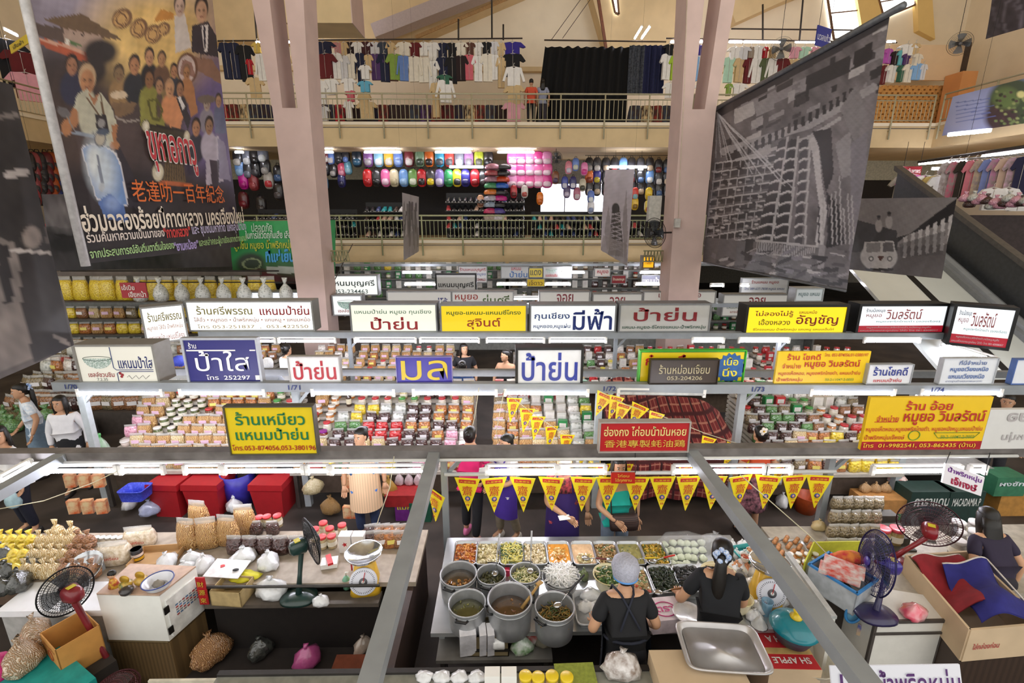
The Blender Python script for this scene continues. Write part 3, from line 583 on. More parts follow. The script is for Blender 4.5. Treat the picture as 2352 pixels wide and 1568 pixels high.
# ---------------------------------------------------------------- steel stall frames, lamps and shop signs
YA = 4.8
def yB(x): return 6.32-.025*x
def yC(x): return 9.2-.022*x
FRAME = M('9aa0a4', .45, scale=4, amount=.07, metal=.2); PIPE = M('dadad6', .4, amount=.03)
def beam(a, b, w, h, label, mat=FRAME, name='stall_beam'):
    mb = MB(); mb.bar(a, b, w, h, mat); return tag(mb.build(name), label, 'beam')
beam((-6.6, YA, 1.75), (6.4, YA, 1.75), .13, .13, 'long grey steel beam across the front stalls carrying the yellow and red signs', M('7b7673', .5, col2='5f5a57', scale=5))
beam((-.77, YA-.07, 1.75), (-.77, 1.2, 1.72), .12, .1, 'grey steel beam running forward left of the food stall')
beam((2.03, YA-.07, 1.75), (2.03, 1.2, 1.72), .12, .1, 'grey steel beam running forward right of the food stall')
beam((-4.75, YA-.07, 1.76), (-4.75, 2.4, 1.74), .12, .1, 'grey steel beam running forward at the far left front stall')
mb = MB()
beam((-6.3, yB(-6.3), 1.95), (8.2, yB(8.2), 1.95), .12, .13, 'blue grey steel beam with stall numbers above the dried food stalls')
beam((-5.4, yB(-5.4)+.62, 1.95), (8.4, yB(8.4)+.62, 1.95), .08, .1, 'thin grey rail behind the standing shop signs', GREYM)
beam((-6.0, yC(-6), 1.97), (8.6, yC(8.6), 1.97), .16, .12, 'grey steel beam under the row of lit box signs')
beam((-6.5, 12.2, 1.98), (8.6, 12.2, 1.98), .14, .1, 'grey steel beam under the second row of box signs')
beam((-12, 19.2, 2.28), (11, 19.2, 2.28), .14, .1, 'grey steel beam high in the far row of stalls')
beam((-13, 13.2, 2.7), (-6.6, 13.2, 2.7), .12, .12, 'dark beam above the snack shop left of the green banner', BROWNGREY)
def post(x, y, z, label, z0=0, w=.07, mat=FRAME, x2=None):
    mb = MB(); mb.bar((x, y, z0), (x if x2 is None else x2, y, z), w, w, mat)
    mb.bar((x, y, z-.25), (x+.22, y, z), .04, .04, mat); return tag(mb.build('stall_post'), label, 'post')
pa = at(1020, 1075, y=YA+.04); post(pa.x, YA+.04, 1.69, 'steel post left of the food trays')
pb = at(1915, 1075, y=YA+.04); post(pb.x-.05, YA+.04, 1.69, 'steel post right of the yellow pennants')
for px, n in ((160, 'first'), (668, 'second'), (1380, 'third'), (1712, 'fourth'), (2112, 'fifth')):
    p = at(px, 888, z=1.95); post(p.x, yB(p.x)+.1, 1.88, 'steel post, %s from the left under the numbered beam' % n, mat=M('b4bcbf', .5, amount=.05), w=.09)
for px, n in ((445, 'first'), (800, 'second'), (1415, 'third'), (1790, 'fourth'), (2175, 'fifth')):
    p = at(px, 768, z=1.95); post(p.x, yC(p.x)+.1, 1.9, 'steel post, %s from the left under the lit box signs' % n)
mb = MB()
for px, s in ((157, '1/70'), (668, '1/71'), (1382, '1/72'), (1715, '1/73'), (2115, '1/74')):
    p = at(px, 894, z=1.9); y = yB(p.x)-.066; write(mb, s, M('2d3c78', .5), (p.x, y, 1.92), (1, -.025, 0), (0, 0, 1), 0, 0, .17, .07, .003, .02)
o = [q for q in sc.objects if q.name == 'stall_beam.004'][0]; n_ = mb.build('number_plate', o); n_['label'] = 'dark blue stall numbers'
def rod(a, b, r, label, mat=PIPE, name='rail_pipe', cat='rail'):
    mb = MB(); mb.tube([a, b], r, mat, 8); return tag(mb.build(name), label, cat)
r0, r1 = at(1022, 1122, y=YA), at(1912, 1120, y=YA); rod((r0.x, YA, 1.49), (r1.x, YA, 1.49), .022, 'white pipe that carries the yellow paper pennants')
a = at(50, 1062, z=1.72); rod((a.x, YA-.1, 1.72), (5.6, YA-.1, 1.72), .018, 'white pipe along the front beam above the lamps')
# fluorescent lamps
TM = E('f3f2ff', TUBE); TOFF = M('d8dad8', .3)
def lamp(a, b, label, group=None, on=True, th=.024, drop=.065, s=None, hang=0):
    a, b = Vector(a), Vector(b); t = thing('fluorescent_lamp', label, 'lamp', a, 0, group); d = b-a
    mb = MB(); mb.tube([(0, 0, 0), tuple(d)], th, (E('f3f2ff', s) if s else TM) if on else TOFF, 8); mb.build('tube', t)
    mb = MB(); mb.bar((0, .01, drop), tuple(d+Vector((0, .01, drop))), .03, .03, WHITE)
    u = d.normalized()
    for q in (Vector((0, 0, 0)), d): mb.bar(tuple(q-u*.02+Vector((0, 0, drop/2-.02))), tuple(q+u*.02+Vector((0, 0, drop/2-.02))), .04, drop+.05, WHITE)
    if hang:
        for q in (d*.15, d*.85): mb.tube([q+Vector((0, 0, drop)), q+Vector((0, 0, hang-a.z))], .006, DARK, 4)
    mb.build('fixture', t); return t
def lamprow(xs, py, yf, where, z=None, y=None, **kw):
    for i, (x0, x1) in enumerate(xs):
        if z is not None:
            a = at(x0, py, z=z); a2 = at(x1, py, z=z); yy = yf(a.x) if yf else a.y; A = at(x0, py, y=yf((a.x)) if yf else a.y); Bq = at(x1, py, y=yf(a2.x) if yf else a.y)
        else: A, Bq = at(x0, py, y=y), at(x1, py, y=y)
        zz = (A.z+Bq.z)/2; A.z = Bq.z = zz
        lamp(A, Bq, 'white fluorescent tube lamp, %s from the left %s' % (ORD[i+1], where), **kw)
lamprow([(105, 268), (278, 375), (425, 508), (516, 696), (706, 755), (762, 972), (1118, 1277), (1283, 1390), (1546, 1608), (1622, 1756), (1762, 1816), (2004, 2205), (2226, 2262)], 1081, lambda x: YA-.02, 'under the front beam', z=1.68)
lamprow([(180, 372), (415, 607), (718, 905), (950, 1140), (1160, 1350), (1862, 2053), (2115, 2298)], 903, lambda x: yB(x)-.05, 'under the numbered beam', z=1.85)
a, b = at(1420, 903, y=yB(2)-.05), at(1617, 905, y=yB(2.5)-.05); lamp(a, b, 'unlit fluorescent tube lamp between red sign and numbered beam', on=False)
lamprow([(455, 632), (640, 770), (815, 955), (965, 1100), (1118, 1250), (1262, 1392), (1590, 1662), (1697, 1812), (1985, 2112)], 783, lambda x: yC(x)-.1, 'under the lit box signs', z=1.85)
lamp(at(2165, 790, y=9.0), at(2288, 828, y=8.2), 'white fluorescent tube lamp slanting at the far right under a box sign')
lamp(at(2100, 770, z=1.9), at(2190, 700, y=10.5), 'short fluorescent tube beside the angled box sign', th=.014) if False else None
lamp(at(0, 1108, z=1.68), at(72, 1068, z=1.70), 'fluorescent tube lamp pointing forward at the left edge')
lamprow([(925, 992), (1290, 1342), (1470, 1528)], 626, None, 'high in the far row of stalls', y=18.6, th=.03)
lamprow([(776, 808), (930, 1000), (1142, 1208), (1252, 1310), (1460, 1526)], 653, None, 'low in the far row of stalls', y=15.5, th=.028)
lamprow([(1180, 1238), (1840, 1862)], 686, None, 'in the second row of box signs', y=12.6, th=.025)
lamprow([(1632, 1662), (1700, 1720), (120, 146)], 656, None, 'beyond the right pillar', y=14, th=.025)
lamprow([(540, 560), (728, 766), (837, 921), (1000, 1082), (1143, 1227)], 350, None, 'under the upper gallery before the bags', y=21.9, th=.03, hang=6.86)
lamprow([(1033, 1110), (1400, 1485)], 384, None, 'among the hanging school bags', y=22.3, th=.03, hang=6.86)
lamprow([(588, 606), (636, 669), (1540, 1566), (1602, 1640), (1674, 1704), (1708, 1792), (1826, 1906), (2036, 2056)], 97, None, 'over the clothes on the upper gallery', y=22.3, th=.035)
lamprow([(720, 735), (735, 752), (1460, 1476), (1476, 1492)], 66, None, 'in the slanted ceiling pairs above the gallery', y=21, th=.03) if False else None
for i, (q, w) in enumerate([((718, 52, 742, 84), 'left lamp of the slanted ceiling pair behind the left pillar'), ((735, 52, 758, 84), 'right lamp of the slanted ceiling pair behind the left pillar'), ((1474, 62, 1458, 88), 'left lamp of the slanted ceiling pair above the black curtain'), ((1492, 62, 1474, 88), 'right lamp of the slanted ceiling pair above the black curtain')]):
    lamp(at(q[0], q[1], y=22.5), at(q[2], q[3], y=23.8), 'fluorescent tube, '+w, th=.04)
lamp(at(2178, 310, z=6.8), at(2276, 300, z=6.8), 'long fluorescent lamp under the blue banner at the right', th=.05)
lamp(at(2112, 376, y=19), at(2222, 368, y=17.2), 'fluorescent lamp over white shirts on the lower right gallery', th=.04)
lamp(at(2140, 388, y=20), at(2200, 388, y=20), 'short fluorescent lamp beside the red shop sign, right gallery', th=.04)
lamp(at(2256, 360, y=16.5), at(2400, 340, y=14.5), 'fluorescent lamp at the right edge over flowered blouses', th=.04)
lamp(at(40, 293, x=-18), at(114, 303, x=-18), 'fluorescent lamp under the upper gallery at the left edge', th=.04)
lamp(at(8, 66, x=-19), at(40, 82, x=-19), 'fluorescent lamp above the yellow sign, upper left corner', th=.04)
# ---------------------------------------------------------------- signs
def sign(label, rect, y, panel, lines, frame=None, th=.12, lit=0, fw_=.03, rz=0, art=None, name='shop_sign', legs=True, hang=0):
    """upright sign; rect = panel edges in the photo at depth y; lines (text, colour, x0, y0, x1, y1[, bold]) as panel fractions from the top left"""
    x0, y0, x1, y1 = rect; xm = (x0+x1)/2; ym = (y0+y1)/2
    yy = y(at(xm, y1, z=1.95).x) if callable(y) else y
    c = at(xm, y1, y=yy); w = at(x1, ym, y=yy).x-at(x0, ym, y=yy).x; h = at(xm, y0, y=yy).z-c.z
    w /= math.cos(rz)-c.x/c.y*math.sin(rz)
    t = thing(name, label, 'sign', (c.x, yy, c.z), rz)
    lit *= .78; pm = E(panel, lit) if lit else M(panel, .35, amount=.015)
    mb = MB(); mb.span((-w/2, 0, 0), (w/2, th, h), pm)
    if art: art(mb, w, h)
    for L in lines:
        col = L[1]; m = E(col, lit*.1) if lit else M(col, .4, amount=.01)
        a, b2, c2, d = L[2:6]; bold = min(.014, (L[6] if len(L) > 6 else .018)*.6)
        write(mb, L[0], m, (-w/2, 0, h), (1, 0, 0), (0, 0, 1), a*w, -d*h, c2*w, -b2*h, .009, bold, shear=L[7] if len(L) > 7 else 0)
    mb.build('panel', t)
    if frame:
        mb = MB(); f = fw_; m = M(frame, .45, metal=.3, amount=.05)
        for a, b2 in (((-w/2-f, -.02, -f), (w/2+f, th+.02, 0)), ((-w/2-f, -.02, h), (w/2+f, th+.02, h+f)), ((-w/2-f, -.02, 0), (-w/2, th+.02, h)), ((w/2, -.02, 0), (w/2+f, th+.02, h))): mb.span(a, b2, m)
        mb.span((-w/2, th, 0), (w/2, th+.02, h), m); mb.build('frame', t)
    if hang: mb = MB(); [mb.tube([(q*w*.4, th/2, h), (q*w*.4, th/2, hang-c.z)], .008, DARK, 4) for q in (-1, 1)]; mb.build('hanging_rod', t)
    return t
RED, BLUE, GRN, DK = 'c0262c', '26368c', '1d7a48', '2a2422'
def bowl(x0, x1, zc, col='6f8f7f'):
    def f(mb, w, h):
        n = 16; r = (x1-x0)/2*w; cx = (x0+x1)/2*w-w/2; cz = h*(1-zc)
        mb.prism([(cx+r*math.cos(PI+PI*i/n), cz+r*.75*math.sin(PI+PI*i/n)) for i in range(n+1)], M(col, .5, col2='dfe8e2', scale=90), .004, (0, -.006, 0))
        mb.tube([(cx+r*math.cos(2*PI*i/24), -.006, cz+r*.16*math.sin(2*PI*i/24)) for i in range(24)], .004, M('5a6a60', .5), 5, True)
    return f
def art1(mb, w, h):
    bowl(.07, .44, .34)(mb, w, h); m = M('2b3f7e', .5)
    mb.tube([(w*-.05, -.008, h*.98), (w*-.05, -.008, h*.4), (w*-.02, -.008, h*.34), (w*.46, -.008, h*.34)], .005, m, 5); mb.tube([(w*-.02, -.008, h*.02), (w*-.02, -.008, h*.24), (w*.02, -.008, h*.29), (w*.46, -.008, h*.29)], .005, m, 5)
    for dx, dz in ((.02, .24), (.045, .2), (.03, .15)): mb.ball((w*dx, -.008, h*dz), (.02, .004, .02), M('a02c34', .5), 8, 5)
    mb.tube([(w*(.1+.03*i), -.008, h*(.13+.06*math.sin(i*2.1))) for i in range(11)], .003, M('3a3440', .5), 4)
sign('cream box sign with a drawn bowl and blue Thai lettering at the left', (190, 795, 366, 876), lambda x: yB(x), 'f2eede', [('แหนมป้าใส', BLUE, .52, .28, .97, .62, .03), ('เชลล์ชวนชิม', RED, .1, .72, .44, .86, .03), ('7.2.35', '8a9088', .2, .89, .34, .97)], '8d8a84', .3, lit=.5, art=art1)
def art2(mb, w, h): mb.span((-w*.48, -.005, h*.735), (w*.2, 0, h*.765), WHITE); mb.span((w*.4, -.005, h*.735), (w*.48, 0, h*.765), WHITE); mb.span((w*.43, -.005, h*.04), (w*.49, 0, h*.15), WHITE)
sign('dark blue shop sign with big white Thai lettering on the numbered beam', (437, 780, 601, 876), lambda x: yB(x), '2b2a74', [('ร้าน', 'f2f2f2', .06, .06, .17, .2, .02), ('ป้าใส', 'f5f5f5', .12, .26, .88, .74, .004), ('โทร  252297', 'eeeeee', .24, .83, .86, .95, .02)], 'b9bdc2', .05, art=art2)
sign('small white sign with red Thai lettering, between the blue and purple signs', (669, 820, 783, 877), lambda x: yB(x), 'ecebe8', [('ป้าย่น', 'b3202c', .07, .14, .93, .9, .05)], 'b4b2ae', .05, fw_=.015)
sign('purple sign with two big yellow Thai letters', (913, 820, 1039, 878), lambda x: yB(x), '3b2f9c', [('มล', 'd9c02c', .08, .12, .92, .9, .004)], '8f86b8', .04, fw_=.008)
sign('black framed white sign with big blue Thai lettering at the centre', (1189, 803, 1333, 880), lambda x: yB(x), 'ebeceb', [('ป้าย่น', '2b3a9a', .06, .08, .95, .92, .05)], '22211f', .16, fw_=.035)
def art6(mb, w, h):
    P = []
    for i in range(32): a = 2*PI*i/32; r = .5 if i % 2 else .42; P.append((w*.37+h*r*.95*math.cos(a), h*.45+h*r*math.sin(a)))
    mb.prism(P, M('2f66a8', .5), .004, (0, -.006, 0))
    m = M('2f9a3c', .4)
    for a, b in (((-w/2, -.006, 0), (w/2, 0, h*.035)), ((-w/2, -.006, h*.965), (w/2, 0, h)), ((-w/2, -.006, 0), (-w/2+h*.03, 0, h)), ((w/2-h*.03, -.006, 0), (w/2, 0, h))): mb.span(a, b, m)
sign('green edged yellow sign with a blue star behind the dark wooden sign', (1466, 806, 1705, 877), lambda x: yB(x)+.12, 'f0d21c', [('ก๋วยเตี๋ยว', RED, .05, .1, .6, .45, .04), ('เนื้อ', 'f0e032', .8, .2, .94, .46, .03), ('นึ่ง', 'f0e032', .8, .54, .94, .82, .03)], '57c83a', .06, art=art6, fw_=.012)
sign('dark carved wooden sign with gold Thai script and phone number', (1492, 827, 1645, 880), lambda x: yB(x)-.04, '3d3229', [('ร้านหม่อมเจี๊ยบ', 'b5aa86', .12, .18, .88, .58, .015), ('053-204206', 'b5aa86', .25, .68, .78, .85, .015)], '2a211b', .05, fw_=.012)
sign('yellow sign with red Thai script and phone numbers, left of small white sign', (1777, 807, 1988, 880), lambda x: yB(x), 'f0c91e', [('ร้าน โชคดี', RED, .1, .06, .46, .26, .02), ('โทร. 053-874056,01-0300197', RED, .5, .04, .97, .17, .008), ('จำหน่าย', RED, .06, .36, .26, .52, .015), ('หมูยอ วิมลรัตน์', 'b82428', .3, .26, .9, .54, .03), ('หมูยอเห็ดหอม, หมูยอพริกไทยดำ, แหนมป้าย่น', RED, .03, .6, .92, .76, .012), ('น้ำพริกหนุ่ม', RED, .02, .8, .3, .96, .015), ('50-2-11047-2-0003', '5a8a3c', .55, .84, .86, .92, .006)], None, .04)
sign('small white sign with blue and red Thai lettering right of yellow sign', (1988, 837, 2088, 880), lambda x: yB(x)-.03, 'e8eaec', [('ร้านโชคดี', BLUE, .12, .1, .9, .58, .025), ('แหนมป้าย่น', RED, .16, .72, .8, .92, .02)], 'a9adb0', .04, fw_=.008)
sign('white sign with blue ornamental corners and italic Thai lettering', (2154, 823, 2278, 880), lambda x: yB(x), 'e9edf2', [('ที่นี่จำหน่าย', '3a5a9a', .3, .07, .8, .25, .015), ('หมูยอเวียงเหนือ', '3a62a8', .16, .32, .86, .56, .025), ('แหนมเวียงเหนือ', '3a62a8', .16, .6, .82, .8, .02), ('มาตรฐานด้านคุณภาพและราคา', '4a5a8a', .12, .86, .8, .96, .005)], 'c2c6ca', .04, fw_=.008)
sign('white sign with blue border cut off at the right edge', (2320, 826, 2420, 880), lambda x: yB(x), 'e9edf2', [('หมูยอ', '3a62a8', .3, .2, .9, .6, .02)], '5a78b8', .04, fw_=.012)
# signs on the front beam
sign('yellow sign with green Thai lettering and red phone numbers on front beam', (532, 934, 731, 1041), YA-.13, 'efd21a', [('ร้านเหมียว', GRN, .1, .1, .9, .38, .03), ('แหนมป้าย่น', GRN, .08, .44, .92, .7, .03), ('โทร.053-874056,053-380196', 'a82428', .02, .8, .99, .94, .018)], '5c5a50', .05, fw_=.012)
sign('red sign with yellow Thai and Chinese characters on the front beam', (1376, 970, 1578, 1035), YA-.13, 'bb1f24', [('ฮ่องกง ไก่อบน้ำมันหอย', 'e8d68a', .04, .12, .97, .46, .022), ('香港專製蚝油鶏', 'd8b84c', .05, .6, .97, .86, .02)], 'b9b3ac', .05, fw_=.014)
def artA3(mb, w, h):
    mb.span((-w/2, -.004, 0), (w/2, 0, h*.16), M('b3202a', .4)); mb.tube([(w*-.08+h*.1*math.cos(2*PI*i/24), -.006, h*.28+h*.09*math.sin(2*PI*i/24)) for i in range(24)], .004, M('5a9a3c', .5), 5, True)
    mb.tube([(w*.08, -.006, h*.33), (w*.46, -.006, h*.33), (w*.42, -.006, h*.23), (w*.12, -.006, h*.23), (w*.08, -.006, h*.33)], .003, M('5a9a3c', .5), 4); mb.span((-w*.43, -.005, h*.535), (-w*.24, 0, h*.545), M(RED, .4))
sign('large yellow sign with red Thai script and a red phone strip, front beam right', (1974, 912, 2252, 1032), YA-.13, 'eec51c', [('ร้าน อ้อย', RED, .3, .06, .68, .24, .02), ('จำหน่าย', RED, .08, .33, .26, .45, .015), ('หมูยอ วิมลรัตน์', 'b82428', .3, .24, .97, .52, .03), ('หมูยอเห็ดหอม,หมูยอพริกไทยดำ, หมูยอหนังหมู,แหนมป้าย่น', RED, .01, .54, .97, .66, .012), ('น้ำพริกหนุ่มเจ๊หงษ์', RED, .01, .7, .34, .82, .015), ('50-2-11047-2-0003', '5a8a3c', .64, .72, .92, .78, .006), ('โทร  01-9982541, 053-862435 (บ้าน)', 'eecb3c', .01, .86, .95, .97, .02)], None, .04, art=artA3)
t = sign('pale back of a shop sign at the right edge of the front beam', (2250, 940, 2460, 1030), YA-.13, 'd9d9d6', [], None, .05)
mb = MB(); write(mb, 'หมูยอ', M('b9b4b4', .5), (.1, -.003, .3), (1, 0, 0), (0, 0, 1), -.4, -.02, .1, .12, .003, .03, flip=True); write(mb, 'พริกหนุ่ม', M('c0bcbc', .5), (.1, -.003, .08), (1, 0, 0), (0, 0, 1), -.4, 0, .1, .12, .003, .02, flip=True); mb.build('faded_lettering', t)
def tilt_sign(label, quad, y, panel, lines, th=.02, dy=(0, 0, 0, 0)):
    P = [at(a, b, y=y+d) for (a, b), d in zip(quad, dy)]; U = (P[1]-P[0]); V = (P[0]-P[3]); w, h = U.length, V.length; U.normalize(); V.normalize(); c = P[3]
    t = thing('hanging_sign', label, 'sign', c); mb = MB(); mb.prism([(0, 0), (w, 0), (w, h), (0, h)], M(panel, .4, amount=.01), th, (0, 0, 0), U, V)
    for L in lines: write(mb, L[0], M(L[1], .4), (0, 0, 0), U, V, L[2]*w, (1-L[5])*h, L[4]*w, (1-L[3])*h, .003, L[6] if len(L) > 6 else .02)
    mb.build('panel', t); N = U.cross(V)
    mb = MB(); mb.tube([P[0]-c, P[0]-c+Vector((.02, 0, .14))], .004, BLACK, 5); mb.tube([P[1]-c, P[1]-c+Vector((-.02, 0, .3))], .004, BLACK, 5); mb.build('hanging_wire', t); return t
tilt_sign('tilted white sign with purple and red Thai lettering hanging at right', [(2172, 1064), (2262, 1096), (2240, 1148), (2164, 1108)], YA-.12, 'f0eef4', [('น้ำพริกหนุ่ม', '7a3a9a', .08, .08, .94, .42, .03), ('เจ๊หงษ์', 'a8244a', .2, .48, .86, .9, .045)])
tilt_sign('small red sign with gold Thai lettering hanging above the teal blouse', [(1404, 1086), (1459, 1086), (1459, 1112), (1404, 1110)], YA-.1, 'bb2418', [('ไก่อบ', 'e0b040', .25, .1, .75, .4, .02), ('ได้ทุกงาน', 'e0b040', .15, .5, .85, .9, .02)])
# lit box signs over the third row
sign('long lit white box sign with gold and red Thai lettering', (438, 694, 722, 757), lambda x: yC(x), 'f4f6f4', [('ร้านศรีพรรณ', 'a89a4c', .07, .12, .52, .44, .02), ('แหนมป้าย่น', RED, .58, .12, .98, .46, .025), ('ไส้อั่ว • หมูทอด • น้ำพริกหนุ่ม • แคบหมู • แหนมหม้อ', 'd8885c', .04, .54, .98, .74, .012), ('โทร 053-251837  ,  053-422550', 'e0c890', .06, .8, .96, .96, .01)], '9a9a96', .3, lit=1.1)
sign('lit white box sign turned to the left aisle at its corner', (340, 705, 432, 782), lambda x: yC(x)-.45, 'f4f6f4', [('ร้านศรีพรรณ', 'a89a4c', .1, .12, .95, .4, .02), ('หมูทอด ไส้อั่ว น้ำพริกหนุ่ม', 'd8885c', .05, .5, .95, .68, .012), ('แหนมหม้อ แหนมซี่โครง', 'c86048', .05, .76, .95, .96, .012)], '9a9a96', .3, lit=1.1, rz=.62)
sign('lit cream box sign with red Thai name, leftmost of four joined boxes', (810, 700, 1003, 760), lambda x: yC(x), 'eef0dc', [('แหนมป้าย่น หมูยอ กุนเชียง', '6a9a78', .04, .16, .95, .38, .01), ('ป้าย่น', 'd0343c', .22, .46, .78, .95, .04)], '86888a', .3, lit=.85)
sign('lit yellow box sign with green and red Thai lettering', (1015, 702, 1208, 760), lambda x: yC(x), 'f2cf1e', [('หมูยอ-แหนม-แหนมซี่โครง', '3a7a3c', .06, .16, .94, .4, .022), ('สุจินต์', 'd84a24', .3, .48, .7, .93, .04)], '86888a', .3, lit=.8)
sign('lit white box sign with blue Thai lettering beside the yellow box', (1219, 702, 1411, 760), lambda x: yC(x), 'eef0f0', [('กุนเชียง', '2c5aa8', .04, .26, .46, .58, .02), ('หมูหยอง,หมูแผ่น', '2c5aa8', .03, .7, .47, .92, .02), ('มีฟ้า', '24409a', .5, .12, .97, .96, .06)], '86888a', .3, lit=.8)
sign('unlit grey box sign with maroon Thai lettering, rightmost of four joined boxes', (1422, 700, 1626, 760), lambda x: yC(x), 'c9c8c4', [('ป้าย่น', '8a1f28', .15, .1, .86, .62, .06), ('แหนม-หมูยอ-ซี่โครงแหนม-น้ำพริกหนุ่ม', '24503c', .03, .76, .97, .94, .02)], '86888a', .3)
sign('lit bright yellow box sign in a black frame', (1712, 705, 1936, 763), lambda x: yC(x), 'f7d61a', [('ไม่ลองไม่รู้', 'a8442c', .07, .14, .46, .4, .02), ('เอื้องหลวง', '8a7424', .12, .46, .44, .7, .018), ('แหนมหม้อ', 'a8442c', .52, .12, .7, .26, .015), ('อัญชัญ', 'b03424', .5, .3, .93, .74, .035), ('ซี่โครงแหนม น้ำพริกหนุ่ม แคบหมู แหนมเอ็นไก่', '8a7424', .07, .82, .9, .95, .012)], '26241f', .3, lit=1.0, fw_=.05)
def artC7(mb, w, h): mb.span((-w/2, -.004, 0), (w/2, 0, h*.25), E('b01f30', .5))
nuch = [('ร้านน้องนุช', '3a3a5a', .06, .08, .28, .26, .02), ('หมูยอ', 'c05a5a', .07, .3, .25, .46, .01), ('วิมลรัตน์', 'c86a6a', .3, .1, .72, .5, .02), ('หมูยอพริกไทยดำ (ของเรือง)', '5aa8a0', .2, .54, .95, .64, .01), ('หมูยอเห็ดหอม,พริกไทยดำ,หนังหมู,หมูสับ', 'f0e6e6', .1, .78, .86, .86, .012), ('แหนมซี่โครงกระดูกอ่อน ไส้อั่ว โทร 081-8308057', 'f0e6e6', .03, .9, .95, .98, .01)]
sign('lit white and red box sign in black frame, right of the yellow one', (1968, 703, 2163, 762), lambda x: yC(x), 'eef4f8', nuch, '1f1f1f', .3, lit=1.0, fw_=.05, art=artC7)
sign('lit white and red box sign turned toward the right aisle', (2176, 708, 2310, 792), lambda x: yC(x)-.5, 'eef4f8', nuch, '1f1f1f', .3, lit=1.0, fw_=.05, art=artC7, rz=-.55)
# second row of box signs
YD = 12.2
sign('lit white box sign with blue Thai name behind the long white box', (553, 672, 748, 722), YD, 'eef2f8', [('ดำรงค์', '3a62a8', .32, .2, .74, .56, .03), ('แหนม น้ำพริกหนุ่ม', '3a62a8', .5, .7, .97, .9, .015)], '8d8f90', .3, lit=1.0)
sign('lit white sign with green Thai name at the left pillar', (757, 634, 868, 676), YD+.7, 'f0f2ee', [('แหนมบุญศรี', '2f4a44', .02, .2, .95, .62, .025), ('053-234463', '8aa09a', .1, .72, .8, .95, .015)], '8d8f90', .25, lit=.9)
sign('small lit sign with a drawn green bowl right of the pillar', (768, 680, 832, 722), YD-.3, 'eef2ee', [('เชลล์ชวนชิม', RED, .15, .7, .9, .88, .03)], '8d8f90', .25, lit=.8, art=bowl(.15, .9, .3, '5aa08a'))
sign('black framed white sign with black Thai name beyond the joined boxes', (1004, 631, 1092, 668), YD+1.2, 'd2d2d0', [('แหนมบุญศรี', '2a2a2a', .04, .42, .96, .86, .025)], '1f1f1f', .1, fw_=.04)
for lb, rc, ls in (('white box sign with blue Thai lettering above the yellow box', (892, 671, 1036, 702), [('แดงแหนมแม่โจ้', '3a3a8a', .04, .4, .95, .98, .03)]),
                   ('cream box sign with red and green lettering beside it above yellow box', (1040, 671, 1178, 702), [('หมูยอ', 'c03a24', .04, .16, .42, .7, .03), ('ย่นศรี', '5a7a2c', .5, .16, .95, .98, .04)]),
                   ('white box sign with one small red Thai word, above the blue lettered box', (1240, 671, 1352, 702), [('จอย', 'a83a44', .34, .12, .68, .8, .03)]),
                   ('pale green box sign with a red Thai word above the maroon lettered box', (1362, 676, 1472, 704), [('จอย', 'b0323c', .34, .2, .66, .98, .03)]),
                   ('pale box sign with two red Thai words joined by a dash', (1478, 671, 1640, 702), [('แหนม - หมูยอ', 'b0323c', .2, .08, .8, .5, .02), ('ป้าย่น', 'b0323c', .3, .6, .6, .98, .03)]),
                   ('grey cream box sign with red word behind the bright yellow box', (1658, 678, 1802, 724), [('จอย', 'b0323c', .4, .1, .66, .5, .03), ('แหนมหม้อ', '5a7a5a', .06, .52, .3, .66, .015), ('แกงฮังเล', 'c05a3a', .12, .74, .32, .88, .015)])):
    sign(lb, rc, YD, 'e6e2d8', ls, '8a8a86', .25, lit=.25)
sign('white tilted little sign under the ruined building banner', (1826, 664, 1886, 690), 11.0, 'dfe6e6', [('หมูยอ แหนม', '5a8a8a', .1, .3, .9, .7, .01)], 'b0b4b4', .25, lit=.3)
sign('white notice board under the left part of the ruin banner', (1702, 640, 1806, 672), 14.5, 'e4e6e4', [('ร้านแหนม หมูยอ', 'a84a4a', .2, .1, .8, .4, .02), ('โทร 089-637-7838 หมูยอ แหนม', '4a5a8a', .06, .6, .94, .85, .01)], 'b0b4b4', .06)
YE = 19.0
for lb, rc, pn, ls, lt in (('white far sign with red and blue Thai lettering', (1055, 612, 1118, 648), 'e8e8ea', [('ร้านแหนมบุญศรี', 'b0323c', .03, .06, .97, .34, .02), ('แหนม หมูยอ', '3a5a9a', .3, .42, .97, .62, .015), ('053-234463', 'a04048', .4, .74, .95, .92, .015)], 0),
                       ('grey far sign with red and blue Thai lettering', (1152, 613, 1214, 638), 'c2c4c2', [('แหนม', 'b0323c', .36, .02, .72, .3, .02), ('ป้าย่น', '3a6aa8', .3, .36, .96, .95, .04)], 0),
                       ('yellow far sign beside the grey one', (1215, 616, 1246, 636), 'dfc83a', [('แดง', '4a4a3a', .1, .2, .9, .8, .03)], 0),
                       ('far grey sign with a drawn bowl', (1248, 613, 1312, 638), 'c6c8c4', [('เชลล์ชวนชิม', RED, .08, .62, .5, .9, .02)], 0),
                       ('far white and red sign near the right pillar', (1366, 617, 1400, 634), 'e4dcd4', [('หมูยอ', 'b0323c', .15, .2, .9, .8, .03)], 0),
                       ('far dark red sign near the right pillar', (1405, 633, 1436, 650), '8a2024', [('ร้านของนุช', 'e8dcc0', .08, .25, .92, .75, .03)], 0),
                       ('far lit sign with white outlined Thai name by the pillar', (1474, 633, 1528, 654), '7a7a88', [('แหนมป้าย่น', 'f4f4f8', .02, .12, .98, .9, .05)], 0),
                       ('far small yellow sign hanging on a lamp', (1211, 641, 1250, 657), 'e8c82a', [('เจ๊ดาว', '7a5a1c', .1, .15, .9, .85, .04)], 0)):
    sign(lb, rc, YE, pn, ls, '8a8c8a', .12, lit=lt, art=bowl(.08, .48, .2) if 'bowl' in lb else None)
